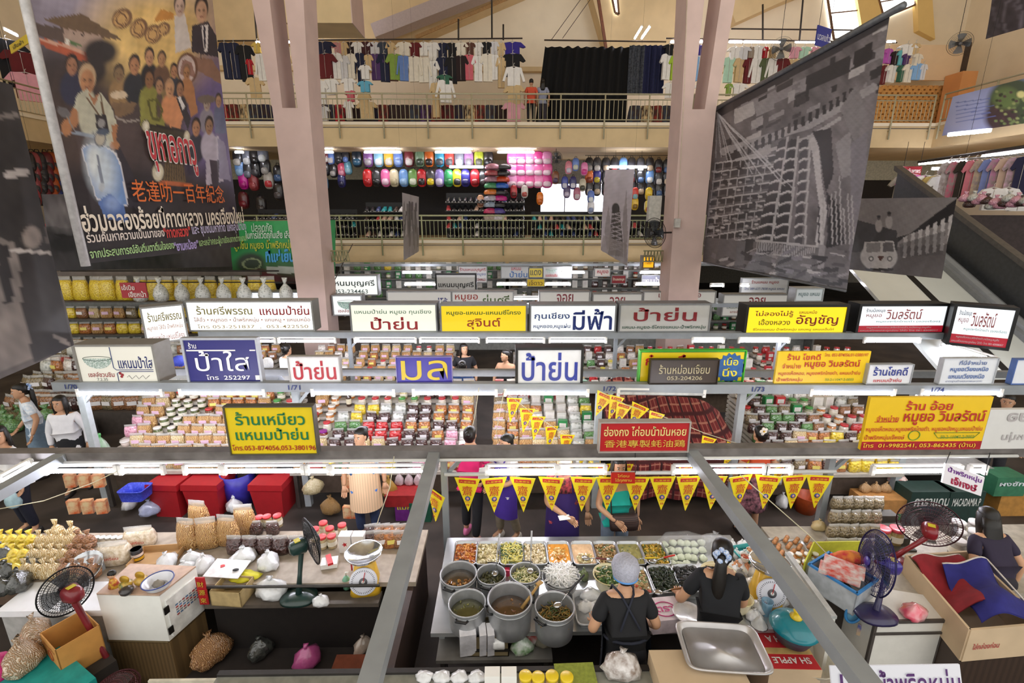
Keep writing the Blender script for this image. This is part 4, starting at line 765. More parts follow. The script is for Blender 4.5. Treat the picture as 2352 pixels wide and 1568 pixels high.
sign('glowing orange box sign on the bracket beside right pillar', (1477, 590, 1500, 614), 12.4, 'f2a81e', [('ทางออก', '7a3a10', .15, .3, .85, .7, .02)], '6a5a4a', .2, lit=1.2)
sign('red sign with white Thai lettering on a pole in the snack shop', (281, 649, 340, 684), 10.4, 'a8202a', [('เอ้เปีย', 'f0e8e0', .06, .12, .56, .48, .03), ('เฮียหน้า', 'f0e8e0', .28, .54, .96, .94, .03)], None, .03)
sign('red vertical sign with white Thai letters by left edge banner', (112, 514, 146, 594), 9.8, 'b8202c', [('ร้าน', 'f0e8e8', .1, .28, .9, .42, .03), ('ปรียา', 'f0e8e8', .1, .5, .9, .64, .03), ('053-25', 'f0e8e8', .1, .86, .9, .96, .02)], None, .03)
sign('white sign with purple Thai lettering in the near stall, bottom right', (1920, 1576, 2228, 1700), 2.25, 'f0f0f6', [('น้ำพริกหนุ่ม', '6a2c8a', .34, .05, .98, .5, .025), ('น.', '6a2c8a', .06, .1, .2, .5, .03)], None, .012, lit=.35).delta_rotation_euler.x = -.4
sign('maroon sign with white lettering over the shirts, lower right gallery', (2068, 382, 2114, 404), 19.4, '8f2430', [('ร้านอัมพาพร', 'f2e4e0', .05, .15, .95, .7, .03)], None, .04, hang=6.86)
sign('blue sign with white lettering tilted above the upper gallery', (1872, 62, 1905, 108), 19.5, '2c3a9a', [('นวลแก้ว', 'e0e4f4', .05, .3, .95, .7, .03)], None, .03, rz=.5, hang=16)
sign('yellow sign above maroon cloth, upper left corner', (22, 92, 66, 112), 18.5, 'e8d020', [('เสื้อผ้า', '4a4a2a', .2, .25, .8, .75, .02)], None, .03, rz=-.6)
sign('white and blue cloth sign beside the left pillar top', (712, 58, 726, 118), 20.5, 'c8cce4', [('ขาย', '3a3a9a', .1, .4, .9, .65, .03)], None, .03, hang=16)
# brackets that carry signs from the pillars
for (q, lb) in (((1478, 576, 1534, 600), 'lattice bracket beside the right pillar carrying the orange sign'), ((748, 576, 803, 600), 'lattice bracket on the right side of the left pillar')):
    a, b = at(q[0], q[1], y=12.2), at(q[2], q[3], y=12.2); mb = MB(); m = M('8f8a62', .5); z0, z1 = b.z, a.z
    for z in (z0, z1): mb.bar((a.x, 12.2, z), (b.x, 12.2, z), .03, .03, m)
    n = 8
    for i in range(n): x0, x1 = a.x+(b.x-a.x)*i/n, a.x+(b.x-a.x)*(i+1)/n; mb.bar((x0, 12.2, z0), ((x0+x1)/2, 12.2, z1), .02, .02, m); mb.bar(((x0+x1)/2, 12.2, z1), (x1, 12.2, z0), .02, .02, m)
    tag(mb.build('lattice_bracket'), lb, 'bracket')
# rods hanging from the roof
for i, (x, y0, y1) in enumerate(((590, -20, 92), (1053, 44, 92), (1130, -20, 90), (1156, 56, 92), (1752, 10, 96), (1836, -20, 96))):
    a, b = at(x, y0, y=22.3), at(x, y1, y=22.3); rod((a.x, 22.3, 16) if y0 < 0 else a, b, .035, 'dark steel hanger, %s from the left above the upper gallery' % ORD[i+1], M('3a332e', .6), 'hanger_rod', 'rod')
for q, lb in (((500, 94, 1200, 88), 'steel clothes rail over the clothes left on the upper gallery'), ((1250, 92, 1530, 96), 'steel rail that carries the black curtain'), ((1530, 88, 2060, 98), 'steel clothes rail over the clothes right on the upper gallery'), ((1680, 66, 2030, 70), 'thin red rail above the right clothes racks')):
    rod(at(q[0], q[1], y=22.3), at(q[2], q[3], y=22.3), .03, lb, M('4a3d34', .6))
for q, lb in (((1266, 92, 1340, -10), 'left stay wire above the black curtain'), ((1292, 88, 1362, -10), 'right stay wire above the black curtain'), ((745, 690, 810, 560), 'thin white wire at the foot of the left pillar')):
    rod(at(q[0], q[1], y=12.5 if q[0] < 800 else 22), at(q[2], q[3], y=12.5 if q[0] < 800 else 22), .012, lb, M('4a4038', .6), 'stay_wire', 'wire')
# ---------------------------------------------------------------- goods: one of each kind, then copies
_P = {}
def place(key, maker, loc, rz=0, label=None, group=None, cat=None, scale=None, rot=None):
    """first call builds the thing, later ones copy it"""
    if key not in _P:
        o = maker(); _P[key] = o
        o.location = loc; o.rotation_euler = rot if rot is not None else (0, 0, rz)
        if scale: o.scale = scale if isinstance(scale, (tuple, list)) else (scale,)*3
        tag(o, label, cat, group); return o
    return dup(_P[key], loc, rz, label, group, scale, rot=rot)
LAB = M('f1eef0', .5, amount=.02); LABP = M('e8c4dc', .5, amount=.02); LABY = M('f0e27a', .5, amount=.02); LABR = M('c8303a', .5, amount=.02)
def bagmesh(mb, w, d, h, mat, top=True, lab=None, lean=0):
    mb.loft([(0, w*.42, d*.36, 0, 0, 3), (h*.05, w*.49, d*.5, 0, 0, 3), (h*.35, w*.52, d*.55, 0, 0, 2.6), (h*.68, w*.47, d*.42, 0, lean*.5, 2.6), (h*.84, w*.44, d*.2, 0, lean, 2.5)], mat, 14)
    mb.loft([(h*.82, w*.45, d*.22, 0, lean, 2.5), (h, w*.46, d*.03, 0, lean*1.1, 2.5)], film('dcdcd8', .38), 14)
    if lab: mb.box((0, -d*.54, h*.45), (w*.52, .006, h*.24), lab, rx=0)
FOOD = {'P': ('e2b878', '94602c', 24, 'strands'), 'N': ('eedcb4', 'b8944f', 22, 'strands'), 'D': ('4a2c28', '241414', 40, 'cell'), 'R': ('c0282c', '8a1a1c', 24, 'cell'), 'G': ('5a8a4c', '2f5a30', 34, 'cell'), 'Y': ('e8cc3a', 'b8942a', 30, 'cell'),
        'O': ('b8743a', '7a4424', 40, 'cell'), 'S': ('d0d2cc', '8a9088', 22, 'cell'), 'W': ('ece8e2', 'c8bcb4', 30, 'cell'), 'K': ('8a7a5a', '4a4030', 50, 'cell'), 'M': ('e0a8bc', 'c07890', 30, 'cell'), 'B': ('9a6a44', '5a3a24', 50, 'cell')}
FDESC = {'P': 'bag of pork rinds', 'N': 'bag of pale crackling', 'D': 'dried fruit bag', 'R': 'red packet', 'G': 'green packet', 'Y': 'yellow packet', 'O': 'bag of brown snacks', 'S': 'silver packet', 'W': 'white packet', 'K': 'bag of dried herbs', 'M': 'pink packet', 'B': 'bag of brown nuts'}
FNAME = {'P': 'pork_rind_bag', 'N': 'crackling_bag', 'D': 'dried_fruit_bag', 'R': 'red_packet', 'G': 'green_packet', 'Y': 'yellow_packet', 'O': 'snack_bag', 'S': 'silver_packet', 'W': 'white_packet', 'K': 'herb_bag', 'M': 'pink_packet', 'B': 'nut_bag'}
def food(k):
    a, b, s, kd = FOOD[k]; return M(a, col2=b, scale=s, kind=kd, **BAGC)
def mk_bag(k, w=.19, d=.1, h=.2, lab=None):
    def f(): mb = MB(); bagmesh(mb, w, d, h, food(k), lab=lab); return mb.build(FNAME[k])
    return f
def mk_box(c, w=.12, d=.07, h=.17, c2='f0ece4'):
    def f():
        mb = MB(); mb.span((-w/2, -d/2, 0), (w/2, d/2, h), M(c, .4, coat=.6, amount=.06)); mb.span((-w*.36, -d/2-.003, h*.45), (w*.36, -d/2, h*.8), M(c2, .4)); mb.span((-w*.36, -d/2-.003, h*.1), (w*.1, -d/2, h*.3), M(c2, .4)); return mb.build('food_carton')
    return f
def mk_jar(body, lid, r=.055, h=.14):
    def f():
        t = bpy.data.objects.new('food_jar', None); sc.collection.objects.link(t); mb = MB()
        mb.lathe([(r*.8, 0), (r, .01), (r, h*.7), (r*.82, h*.8), (r*.82, h*.84)], M(body, .1, coat=1, col2=None, scale=30, amount=.15), n=14); mb.loft([(h*.25, r*1.01, r*1.01), (h*.6, r*1.01, r*1.01)], M('ece6d4', .5, amount=.05), 14, False); mb.build('glass', t)
        mb = MB(); mb.lathe([(r*.9, h*.82), (r*.92, h*.99), (r*.8, h)], M(lid, .4, coat=.4, amount=.03), n=14); mb.build('lid', t); return t
    return f
def mk_bottle(body, cap, r=.04, h=.27):
    def f():
        t = bpy.data.objects.new('sauce_bottle', None); sc.collection.objects.link(t); mb = MB()
        mb.lathe([(r*.9, 0), (r, .01), (r, h*.55), (r*.4, h*.75), (r*.36, h*.9)], M(body, .1, coat=1, amount=.1), n=12); mb.loft([(h*.15, r*1.02, r*1.02), (h*.45, r*1.02, r*1.02)], M('e8dfc0', .5), 12, False); mb.build('glass', t)
        mb = MB(); mb.lathe([(r*.45, h*.9), (r*.45, h)], M(cap, .4), n=10); mb.build('cap', t); return t
    return f
def mk_cup(body, lid, r=.06, h=.075):
    def f():
        t = bpy.data.objects.new('paste_tub', None); sc.collection.objects.link(t); mb = MB(); mb.lathe([(r*.78, 0), (r, h*.9)], M(body, .25, coat=.6, amount=.1, scale=30), n=14); mb.build('tub', t)
        mb = MB(); mb.lathe([(r*1.06, h*.88), (r*1.06, h*.97), (r*.9, h)], M(lid, .35, coat=.5, amount=.03), n=14); mb.build('lid', t); return t
    return f
def mk_tied(k, r=.09, h=.26):
    def f():
        mb = MB(); mb.loft([(0, r*.5, r*.45), (h*.08, r*.92, r*.8), (h*.3, r*1.05, r*.9), (h*.55, r*.8, r*.7), (h*.72, r*.3, r*.28), (h*.76, r*.16, r*.16), (h*.82, r*.28, r*.24), (h, r*.5, r*.1)], food(k), 12); return mb.build('tied_bag')
    return f
JARS = {'j': ('7a4a28', 'c8282c'), 'w': ('55602c', 'eeeae4'), 'o': ('c87a2c', 'f0eee8'), 'g': ('9aa07a', '4aa04a'), 'r': ('e4d8c8', 'c8303a'), 'y': ('d8c890', 'e8d84a'), 'm': ('8a2a20', '9a2a9a')}
JD = {'j': 'brown jar with red lid', 'w': 'olive jar with white lid', 'o': 'orange jar with white lid', 'g': 'pale jar with green lid', 'r': 'pale jar with red lid', 'y': 'pale jar with yellow lid', 'm': 'red jar with purple lid'}
BOX = {'1': 'd8d4cc', '2': '2f8a4c', '3': 'c8343a', '4': 'e0a82c', '5': '3a4a8a', '6': 'e8e6dc', '7': '4a3a34'}
BD = {'1': 'pale carton', '2': 'green carton', '3': 'red carton', '4': 'yellow carton', '5': 'blue carton', '6': 'white carton', '7': 'dark carton'}
def item(ch, loc, rz, where, pos, group, s=1.0, tiny=False):
    lb = lambda d: '%s, %s, %s' % (d, pos, where)
    if ch in FOOD:
        lab = {'P': LABP, 'D': LAB, 'N': LABP, 'O': LABY, 'K': LAB, 'B': LAB}.get(ch)
        return place('bag'+ch, mk_bag(ch, lab=lab), loc, rz, lb(FDESC[ch]), group, 'bag', s)
    if ch in JARS: return place('jar'+ch, mk_jar(*JARS[ch]), loc, rz, lb(JD[ch]), group, 'jar', s*1.15)
    if ch in BOX: return place('box'+ch, mk_box(BOX[ch]), loc, rz, lb(BD[ch]), group, 'carton', s*1.2)
    if ch == 'T': return place('bot', mk_bottle('3a2014', '2a2a2a'), loc, rz, lb('dark sauce bottle'), group, 'bottle', s*1.1)
    if ch == 't': return place('bot2', mk_bottle('d87a2c', 'e0c83a'), loc, rz, lb('orange sauce bottle'), group, 'bottle', s*1.1)
    if ch == 'C': return place('cup', mk_cup('d8c8c0', 'f2efee'), loc, rz, lb('tub with white lid'), group, 'tub', s*1.2)
    if ch == 'c': return place('cup2', mk_cup('5a2a1c', 'f0ece4'), loc, rz, lb('brown tub with white lid'), group, 'tub', s*1.2)
    if ch == 'H': return place('tied', mk_tied('W'), loc, rz, lb('knotted bag of white snacks'), group, 'bag', s)
def display(nm, xa, xb, yf, zf, rows, dy, dz, where, label, s=1.0, leg='6a5a4c', front='b8b2a8', aisle=.2, group=None):
    """stepped stand with rows of goods; rows run from the front to the back, one character a piece"""
    n = len(rows); t = tag(None or bpy.data.objects.new('display_stand', None), label, 'stand'); sc.collection.objects.link(t); t.location = ((xa+xb)/2, yf((xa+xb)/2), 0); w = xb-xa
    mb = MB(); fm = M(front, .6, amount=.06)
    for r in range(n): mb.span((-w/2, r*dy-.02, zf+r*dz-.05), (w/2, n*dy, zf+r*dz), fm)
    mb.build('stepped_top', t)
    mb = MB(); mb.span((-w/2, .25, .12), (w/2, .3, zf-.05), M(leg, .7)); mb.build('back_panel', t)
    for sx in (-1, 1):
        for yy in (.05, n*dy-.1): mb = MB(); mb.bar((sx*(w/2-.05), yy, 0), (sx*(w/2-.05), yy, zf-.03), .05, .05, M('4a4440', .6)); mb.build('leg', t)
    for r, row in enumerate(rows):
        m = len(row)
        for c, ch in enumerate(row):
            if ch == ' ': continue
            x = xa+w*(c+.5)/m+R.uniform(-.012, .012); y = yf(x)+r*dy+dy*.5+R.uniform(-.01, .01)
            item(ch, (x, y, zf+r*dz), R.uniform(-.2, .2), where, '%s from left, %s row' % (ORD[c+1], ORD[r+1]), group or 'goods '+where, s*(1.12 if ch in 'PN' else 1))
    return t
def X(px, y, py=975): return at(px, py, y=y).x
yb = lambda x: yB(x)+.02
display('', X(262, 6.9), X(645, 6.9), yb, .62, ['CCCCNPPNPPSP', 'CCPPPPNPPPPN', 'CNPPNPPPNPPP', 'MPwwPPNPPPPP', 'MPwwPPPPNPPP', 'PPwwwjPPPPPP', 'PNwwwOOOOPgr', 'PPjjNNOOOOgg', 'NNPNNWWoogrr'], .165, .088, 'left dried food stall', 'stepped stand of dried snacks below the blue sign, left stall')
display('', X(690, 6.9), X(1086, 6.9), yb, .62, ['PRYGYSYDMWOP', 'PNRRYGRDDMWS', 'mNDDNNDDDDMW', 'mmDDRRRDDOMS', 'mrGGRRROODDO', 'joSYDDSDDOOO', 'oosYYSSDDOOO', 'PoTrrrggrrrN', 'PoorrgyyDDNN', 'oorrgggNKNNN'], .15, .08, 'stall under purple sign', 'stepped stand of jars and dried fruit below the purple sign')
display('', X(1132, 6.9), X(1368, 6.9), yb, .62, ['PPOPNNSY', 'OPPPONPP', 'PPPNNPSP', 'POPPPNSG', 'POPOP2SS', 'PPPW61S2', 'PPPO11WY', 'KWS121SG', '3RR1S321', '313S3122'], .15, .08, 'stall under central blue sign', 'stepped stand of bagged snacks below the black framed sign')
display('', X(1722, 6.9), X(2010, 6.9), yb, .62, ['BDKODOYYYY', 'DNDOYDYYYY', 'DDNOOYDYYY', 'GDDNOOYDYY', 'DGDDGBorRo', 'KDGGDBrorr', 'JDGK2gorBB'.replace('J', 'j'), 'jD23gg66SK', 'jG71SWrrSS', 'B326GWO44S'], .15, .08, 'stall left of big yellow sign', 'stepped stand of bagged herbs and jars left of the large yellow sign')
# boards closing the fifth stall at the right, behind the large yellow sign
mb = MB(); a = X(2015, 6.5); mb.span((a, yB(a)+.1, .55), (7.2, yB(a)+1.2, .65), M('9a9a98', .5)); mb.span((a, yB(a)+.4, 0), (7.2, yB(a)+.45, .55), DARK); tag(mb.build('counter'), 'grey counter behind the large yellow sign at the right', 'counter')
# plaid cloth covering the closed stall behind the red sign
def plaid():
    m = bpy.data.materials.new('plaid'); m.use_nodes = True; nt = m.node_tree; b = nt.nodes['Principled BSDF']; b.inputs['Roughness'].default_value = .9
    tc = nt.nodes.new('ShaderNodeTexCoord'); prev = None; col = lin('7a2a2c')
    for d, s_, c in (('X', 4.2, 'b06a5c'), ('Z', 3.4, 'b87a68'), ('X', 1.7, '3a1a20'), ('Z', 1.5, '4a1c20')):
        w = nt.nodes.new('ShaderNodeTexWave'); w.bands_direction = d; w.inputs['Scale'].default_value = s_; nt.links.new(tc.outputs['Object'], w.inputs['Vector'])
        r = nt.nodes.new('ShaderNodeValToRGB'); r.color_ramp.elements[0].position = .86; r.color_ramp.elements[1].position = .97; nt.links.new(w.outputs['Fac'], r.inputs[0])
        mx = nt.nodes.new('ShaderNodeMix'); mx.data_type = 'RGBA'; nt.links.new(r.outputs[0], mx.inputs[0])
        if prev: nt.links.new(prev, mx.inputs[6])
        else: mx.inputs[6].default_value = (*col, 1)
        mx.inputs[7].default_value = (*lin(c), 1); prev = mx.outputs[2]
    nt.links.new(prev, b.inputs['Base Color']); return m
PL = plaid()
x0, x1 = X(1392, 6.9), X(1690, 6.9)
mb = MB()
def cl(u, v):
    x = x0+(x1-x0)*u; y = yB(x)+.1+1.15*max(0, v-.3)/.7; z = .15+.55*min(v, .3)/.3+max(0, v-.3)/.7*(.75+.12*math.sin(u*9)+.1*math.sin(u*4+1)) - (.35*max(0, u-.62)/.38 if v > .3 else 0)*max(0, v-.3)/.7
    return (x, y+.05*math.sin(u*22)*(1-v), z)
mb.sheet(cl, 40, 30, PL); tag(mb.build('plaid_cloth'), 'dark red plaid cloth covering the closed stall behind the red sign', 'cloth')
mb = MB(); mb.span((x0+.05, yB(x0)+.3, 0), (x1-.05, yB(x0)+1.2, .6), DARK); tag(mb.build('covered_crate'), 'dark crate hidden under the red plaid cloth', 'crate')
# ---- third row, behind: goods seen under the lit box signs
yc = lambda x: yC(x)+.25
RC = random.Random(12)
def rnd(n, s, k): return ''.join(RC.choice(s) for _ in range(n))
for xa, xb, st, wh, lb in ((at(455, 830, y=9.9).x, at(610, 830, y=9.9).x, 'PNOPNWPB', 'stand under long lit sign', 'stand of pale snack bags under the long lit sign'), (at(700, 830, y=9.9).x, at(795, 830, y=9.9).x, 'PNOPNWPB', 'stand behind small red sign', 'stand of snack bags seen behind the small red lettered sign'), (at(805, 830, y=9.9).x, at(1040, 830, y=9.9).x, 'PNOPNPGr', 'stand under lit cream box', 'stand of snack bags under the lit cream box sign'),
                           (at(1180, 830, y=9.9).x, at(1420, 830, y=9.9).x, 'GDRWBDy6', 'stand under lit blue letters', 'stand of mixed packets under the blue lettered box sign'), (at(1425, 830, y=9.9).x, at(1740, 830, y=9.9).x, 'PNWOB3r6', 'stand under maroon lettered box', 'stand of snack bags under the unlit maroon lettered box'), (at(1750, 830, y=9.9).x, at(1990, 830, y=9.9).x, 'rjRW3o6D', 'stand under bright yellow box', 'stand of red jars under the bright yellow box sign')):
    n = max(4, int((xb-xa)/.22)); display('', xa, xb, yc, .7, [rnd(n, st, k) for k in range(6)], .2, .1, wh, lb, s=.95)
# ---- far rows: shelves of small packs beyond the box signs
def shelf(xa, xb, y, zs, chars, where, label, s=1.0, step=.24, mat='8a8a84'):
    t = thing('shelf_rack', label, 'shelf', ((xa+xb)/2, y, 0)); w = xb-xa
    for i, z in enumerate(zs): mb = MB(); mb.span((-w/2, 0, z-.03), (w/2, .4, z), M(mat, .5)); mb.build('shelf_board', t)
    for sx in (-1, 1): mb = MB(); mb.span((sx*w/2-.03, 0, 0), (sx*w/2+.03, .4, zs[-1]+.3), M(mat, .5)); mb.build('upright', t)
    mb = MB(); mb.span((-w/2, .4, 0), (w/2, .42, zs[-1]+.3), M('a8aaa4', .6)); mb.build('back_board', t)
    for i, z in enumerate(zs):
        n = int(w/step)
        for c in range(n):
            item(RC.choice(chars), (xa+(c+.5)*w/n, y+.16, z), RC.uniform(-.2, .2), where, '%s from left, %s board' % (ORD[c+1], ORD[i+1]), 'packs '+where, s)
shelf(-3.2, .6, 14.6, (.9, 1.2, 1.5), '12346OYG', 'rack behind yellow box sign', 'grey rack of small packs beyond the yellow box sign', 1.1, .27)
shelf(.9, 5.0, 14.8, (.9, 1.2, 1.5), '1267gBrK', 'rack behind maroon lettered box', 'grey rack of small packs beyond the maroon lettered box sign', 1.1, .28)
shelf(5.4, 9.2, 13.8, (.9, 1.2, 1.5), '2GGKgYj1', 'rack under ruin banner', 'rack of green and brown packs below the ruined building banner', 1.1, .24)
shelf(-6.8, 0, 20.2, (.8, 1.2, 1.6, 1.95), '12GgGY16', 'far rack left of centre', 'far green and white rack under the lower gallery, left of centre', 1.5, .42)
shelf(.2, 7, 20.2, (.8, 1.2, 1.6, 1.95), '167KwDj1', 'far rack right of centre', 'far dark rack of jars under the lower gallery, right of centre', 1.5, .42)
# ---- snack shop at the left, beyond the aisle
shelf(-12.8, -6.9, 13.4, (.5, .95, 1.4, 1.9), 'YYNOBKYP', 'snack shop rack', 'long rack of yellow snacks under the grey banner at the left', 1.7, .34, '5a5048')
RL = random.Random(3)
for i in range(15):
    px = 150+i*33; p = at(px+RL.uniform(-6, 6), 640, y=12.6)
    place('hangY', mk_bag('Y', .36, .24, .62), (p.x, p.y, p.z-.55), RL.uniform(-.3, .3), 'big yellow snack bag hung in the snack shop, %s from the left' % ORD[i+1], 'yellow bags hung in the snack shop', 'bag')
mb = MB(); a, b = at(140, 622, y=12.6), at(640, 622, y=12.6); mb.tube([a, b], .02, DARK, 6); tag(mb.build('hanging_rail'), 'dark rail holding the row of big yellow snack bags', 'rail')
for i in range(8):
    px = 320+i*48; p = at(px, 665, y=12.0); place('hangK', mk_tied('S', .17, .6), (p.x, p.y, p.z-.3), RL.uniform(-.3, .3), 'grey hanging plastic bag below the yellow bags, %s from the left' % ORD[i+1], 'grey bags hung below the yellow bags', 'bag')
a, b = at(300, 648, y=12.0), at(690, 648, y=12.0); rod(a, b, .015, 'thin rail holding the grey bags of the snack shop', DARK, 'hanging_rail')
for row, (y, z, x0_, x1_, n, ch) in enumerate([(11.4, .95, -10.6, -6.4, 17, 'OBKYRWS3'), (10.7, .78, -10.4, -6.0, 18, 'KBODRSW7'), (10.0, .62, -10.2, -5.9, 19, 'KBDBKO'), (9.3, .46, -9.9, -6.3, 16, 'KBDKB')]):
    mb = MB(); mb.span((x0_-.2, y-.3, 0), (x1_+.1, y+.35, z), M('4a423c', .7)); tag(mb.build('display_platform'), 'low dark display platform of the snack shop, %s from the back' % ORD[row+1], 'platform')
    for c in range(n):
        for q in range(2): item(RL.choice(ch), (x0_+(x1_-x0_)*c/(n-1)+RL.uniform(-.04, .04), y-.12+q*.27, z), RL.uniform(-.5, .5), 'snack shop %s platform' % ORD[row+1], '%s from left %s' % (ORD[c+1], 'in front' if q == 0 else 'behind'), 'packs on the snack shop platforms', 1.65)
# vegetable bags at the left edge
for i in range(26):
    p = at(10+RL.random()*150, 880+RL.random()*110, z=.55); g = RL.random() < .5
    place('veg%d' % g, mk_tied('G' if g else 'K', .15, .34), (min(p.x-.3, -8.1), min(p.y, 8.7), .42), RL.uniform(-1, 1), ('tied bag of green vegetables' if g else 'tied bag of dried mushrooms')+' in the heap at the left edge', 'vegetable bags at the left edge', 'bag')
mb = MB(); mb.span((-10.4, 6.4, 0), (-8.0, 8.85, .42), M('3f3a36', .7)); tag(mb.build('display_platform'), 'low dark platform with vegetable bags at the left edge', 'platform')
# ---------------------------------------------------------------- shops on the galleries
def mk_pack(c1, c2, w=.46, h=.8):
    def f():
        t = bpy.data.objects.new('school_backpack', None); sc.collection.objects.link(t); m = M(c1, .3, coat=.5, amount=.1, scale=5); m2 = M(c2, .3, coat=.5, amount=.1, scale=5)
        mb = MB(); mb.loft([(-.13, w*.36, h*.38, 0, 0, 3), (-.1, w*.45, h*.46, 0, 0, 3), (.06, w*.47, h*.48, 0, 0, 2.8), (.13, w*.38, h*.4, 0, 0, 2.6)], m, 18, M4=Matrix.Rotation(PI/2, 4, 'X')); mb.build('body', t)
        mb = MB(); mb.loft([(.1, w*.36, h*.2, 0, -h*.2, 3), (.19, w*.3, h*.16, 0, -h*.2, 3)], m2, 14, M4=Matrix.Rotation(PI/2, 4, 'X')); mb.build('front_pocket', t)
        mb = MB(); mb.tube([(-.07, 0, h*.46), (-.05, 0, h*.58), (.05, 0, h*.58), (.07, 0, h*.46)], .016, BLACK, 5); mb.build('carry_loop', t); return t
    return f
def pack(px, py, y, c1, c2, label, s=1.0, group='backpacks on the lower gallery'):
    p = at(px, py, y=y); place('pack'+c1+c2, mk_pack(c1, c2), p, R.uniform(-.12, .12), label, group, 'backpack', s)
r1 = [(820, '1c2a38', '3a6a8a'), (846, '8d5aa0', 'b8b0b8'), (870, '8fc8e8', 'e8eef0'), (893, 'e8b83a', 'd8d0c0'), (915, '6a8ad0', '8aa4d8'), (940, '7a2a34', 'e4ddd8'), (965, '7a9a7a', '3f4f40'), (986, 'e0722c', '2c2c30'), (1010, '3a9ac0', '4a5058'), (1032, 'd84a44', '5a5a60'), (1055, '7a8090', 'd8dce0'), (1077, 'a878b0', '8a8890'), (1100, 'b8c83a', '5a5c50'), (1122, '26262a', '1c1c20')]
NM = {'1c2a38': 'dark teal', '8d5aa0': 'purple and grey', '8fc8e8': 'pale blue', 'e8b83a': 'yellow', '6a8ad0': 'cornflower blue', '7a2a34': 'maroon and white', '7a9a7a': 'sage green', 'e0722c': 'orange and black', '3a9ac0': 'turquoise', 'd84a44': 'coral red', '7a8090': 'grey', 'a878b0': 'lilac', 'b8c83a': 'lime', '26262a': 'black',
      'd8262c': 'bright red', 'e86aa8': 'pink dotted', 'd8cca8': 'beige', '6a9ad8': 'sky blue', '6a9a4c': 'moss green', 'c8202c': 'deep red', '34343a': 'black chequered', '8a7ac0': 'violet', '2a9a5c': 'emerald', 'ecd22c': 'yellow', '2c2c8a': 'navy blue', '1f1f26': 'black', 'f06ab0': 'pink', 'e85aa0': 'rose pink', 'f48ac0': 'light pink', 'e0489a': 'hot pink', 'f0a0d0': 'pale pink'}
for i, (x, a, b) in enumerate(r1): pack(x, 364, 23.0, a, b, '%s backpack, %s from the left in the top row between the pillars' % (NM[a], ORD[i+1]))
r2 = [(845, 'd8262c', 'b81c24'), (865, '26262a', '1c1c20'), (886, 'e86aa8', 'f0c8dc'), (906, 'd8cca8', 'b8ac88'), (928, '6a9ad8', '9ac0e8'), (949, '6a9a4c', 'e0e8d0'), (969, 'c8202c', '26262a'), (989, '34343a', 'e8d02c'), (1010, '8a7ac0', 'd8d0e8'), (1031, '2a9a5c', '1f7a48'), (1050, 'ecd22c', '26262a'), (1069, '2c2c8a', '1f1f5a'), (1091, 'c8202c', '8a1a20'), (1111, '1f1f26', '3a3434')]
for i, (x, a, b) in enumerate(r2): pack(x, 409, 22.8, a, b, '%s backpack, %s from the left in the second row between the pillars' % (NM[a], ORD[i+1]))
PK = ['f06ab0', 'e85aa0', 'f48ac0', 'e0489a', 'f0a0d0']
for r in range(3):
    for c in range(5): a = PK[(r*2+c) % 5]; pack(1177+c*19.8, 364+r*26, 22.6, a, 'f4d8e4', '%s wrapped bag, %s from left in the %s row of the pink block' % (NM[a], ORD[c+1], ORD[r+1]), (1.15, .82, .78), 'pink bags on the lower gallery')
DKC = [('1f1f26', 'a8a4a0'), ('1f1f26', '7a2a2a'), ('34343a', 'd8d4d0'), ('26262a', '4a6a9a'), ('1f1f26', 'c8b49a')]
for r in range(3):
    for c, x in enumerate((1353, 1371, 1391, 1411, 1431, 1450, 1471, 1492, 1512, 1531)):
        a, b = DKC[(c*2+r) % 5]; 
        if (r, c) in ((1, 7), (0, 4)): a, b = '6a9ad8', 'e8eef0'
        if (r, c) in ((1, 0),): a, b = 'e0722c', '8a3a1c'
        if (r, c) in ((1, 1),): a, b = '2c2c8a', 'c8b83a'
        pack(x, 379+r*27+(4 if c > 7 else 0), 22.7, a, b, '%s backpack, %s from left, %s row near the right pillar' % (NM[a], ORD[c+1], ORD[r+1]), .85)
for i, (x, y, a, b, n) in enumerate([(547, 364, '34343a', 'd8d4d0', 'topmost black and white'), (569, 362, '7a8090', 'd8dce0', 'upper grey'), (585, 360, '26262a', '1c1c20', 'upper black'), (604, 355, '7a8090', 'e8eef0', 'upper white pocketed'), (552, 387, '6a9ad8', '9ac0e8', 'sky blue'), (571, 392, '34343a', '7a8090', 'middle dark'), (588, 388, '26262a', '4a4a50', 'middle black'), (610, 384, '34343a', 'a8a4a0', 'grey pocketed'), (560, 415, 'd020a0', 'b81888', 'magenta'), (583, 418, '8a2a34', 'a84a50', 'dull red'), (618, 414, 'b8b0a8', 'c83a44', 'grey and red striped'), (560, 460, '5a1420', '7a1c2c', 'dark crimson'), (600, 470, '2a2628', '3a3436', 'dark low'), (640, 400, '1f1f26', '4a6a9a', 'dark blue'), (640, 440, '2a2628', '5a5458', 'dim grey')]):
    pack(x, y, 22.8, a, b, '%s bag hung between the painted banner and the left pillar' % n)
for i, (x, y, a, b, n) in enumerate([(748, 360, '7a2a34', 'e4ddd8', 'upper maroon'), (760, 362, '6a8ad0', 'e4ddd8', 'upper blue'), (778, 362, '2a2a2e', '3a3a3e', 'upper black'), (795, 360, '34343a', '6a8ad0', 'upper dark'), (748, 388, '1f1f26', '2a2a30', 'lower black'), (766, 392, '2a2a2e', 'b0aca8', 'lower grey marked'), (785, 390, 'd04a6a', 'e89ab0', 'coral pink'), (800, 385, '6aa8c0', '9ac8d8', 'pale aqua'), (745, 420, '5a8ab0', '3a3a40', 'small blue'), (785, 415, '2c2c6a', '26264a', 'navy')]):
    pack(x, y, 23.2, a, b, '%s bag hung just right of the left pillar' % n, .8)
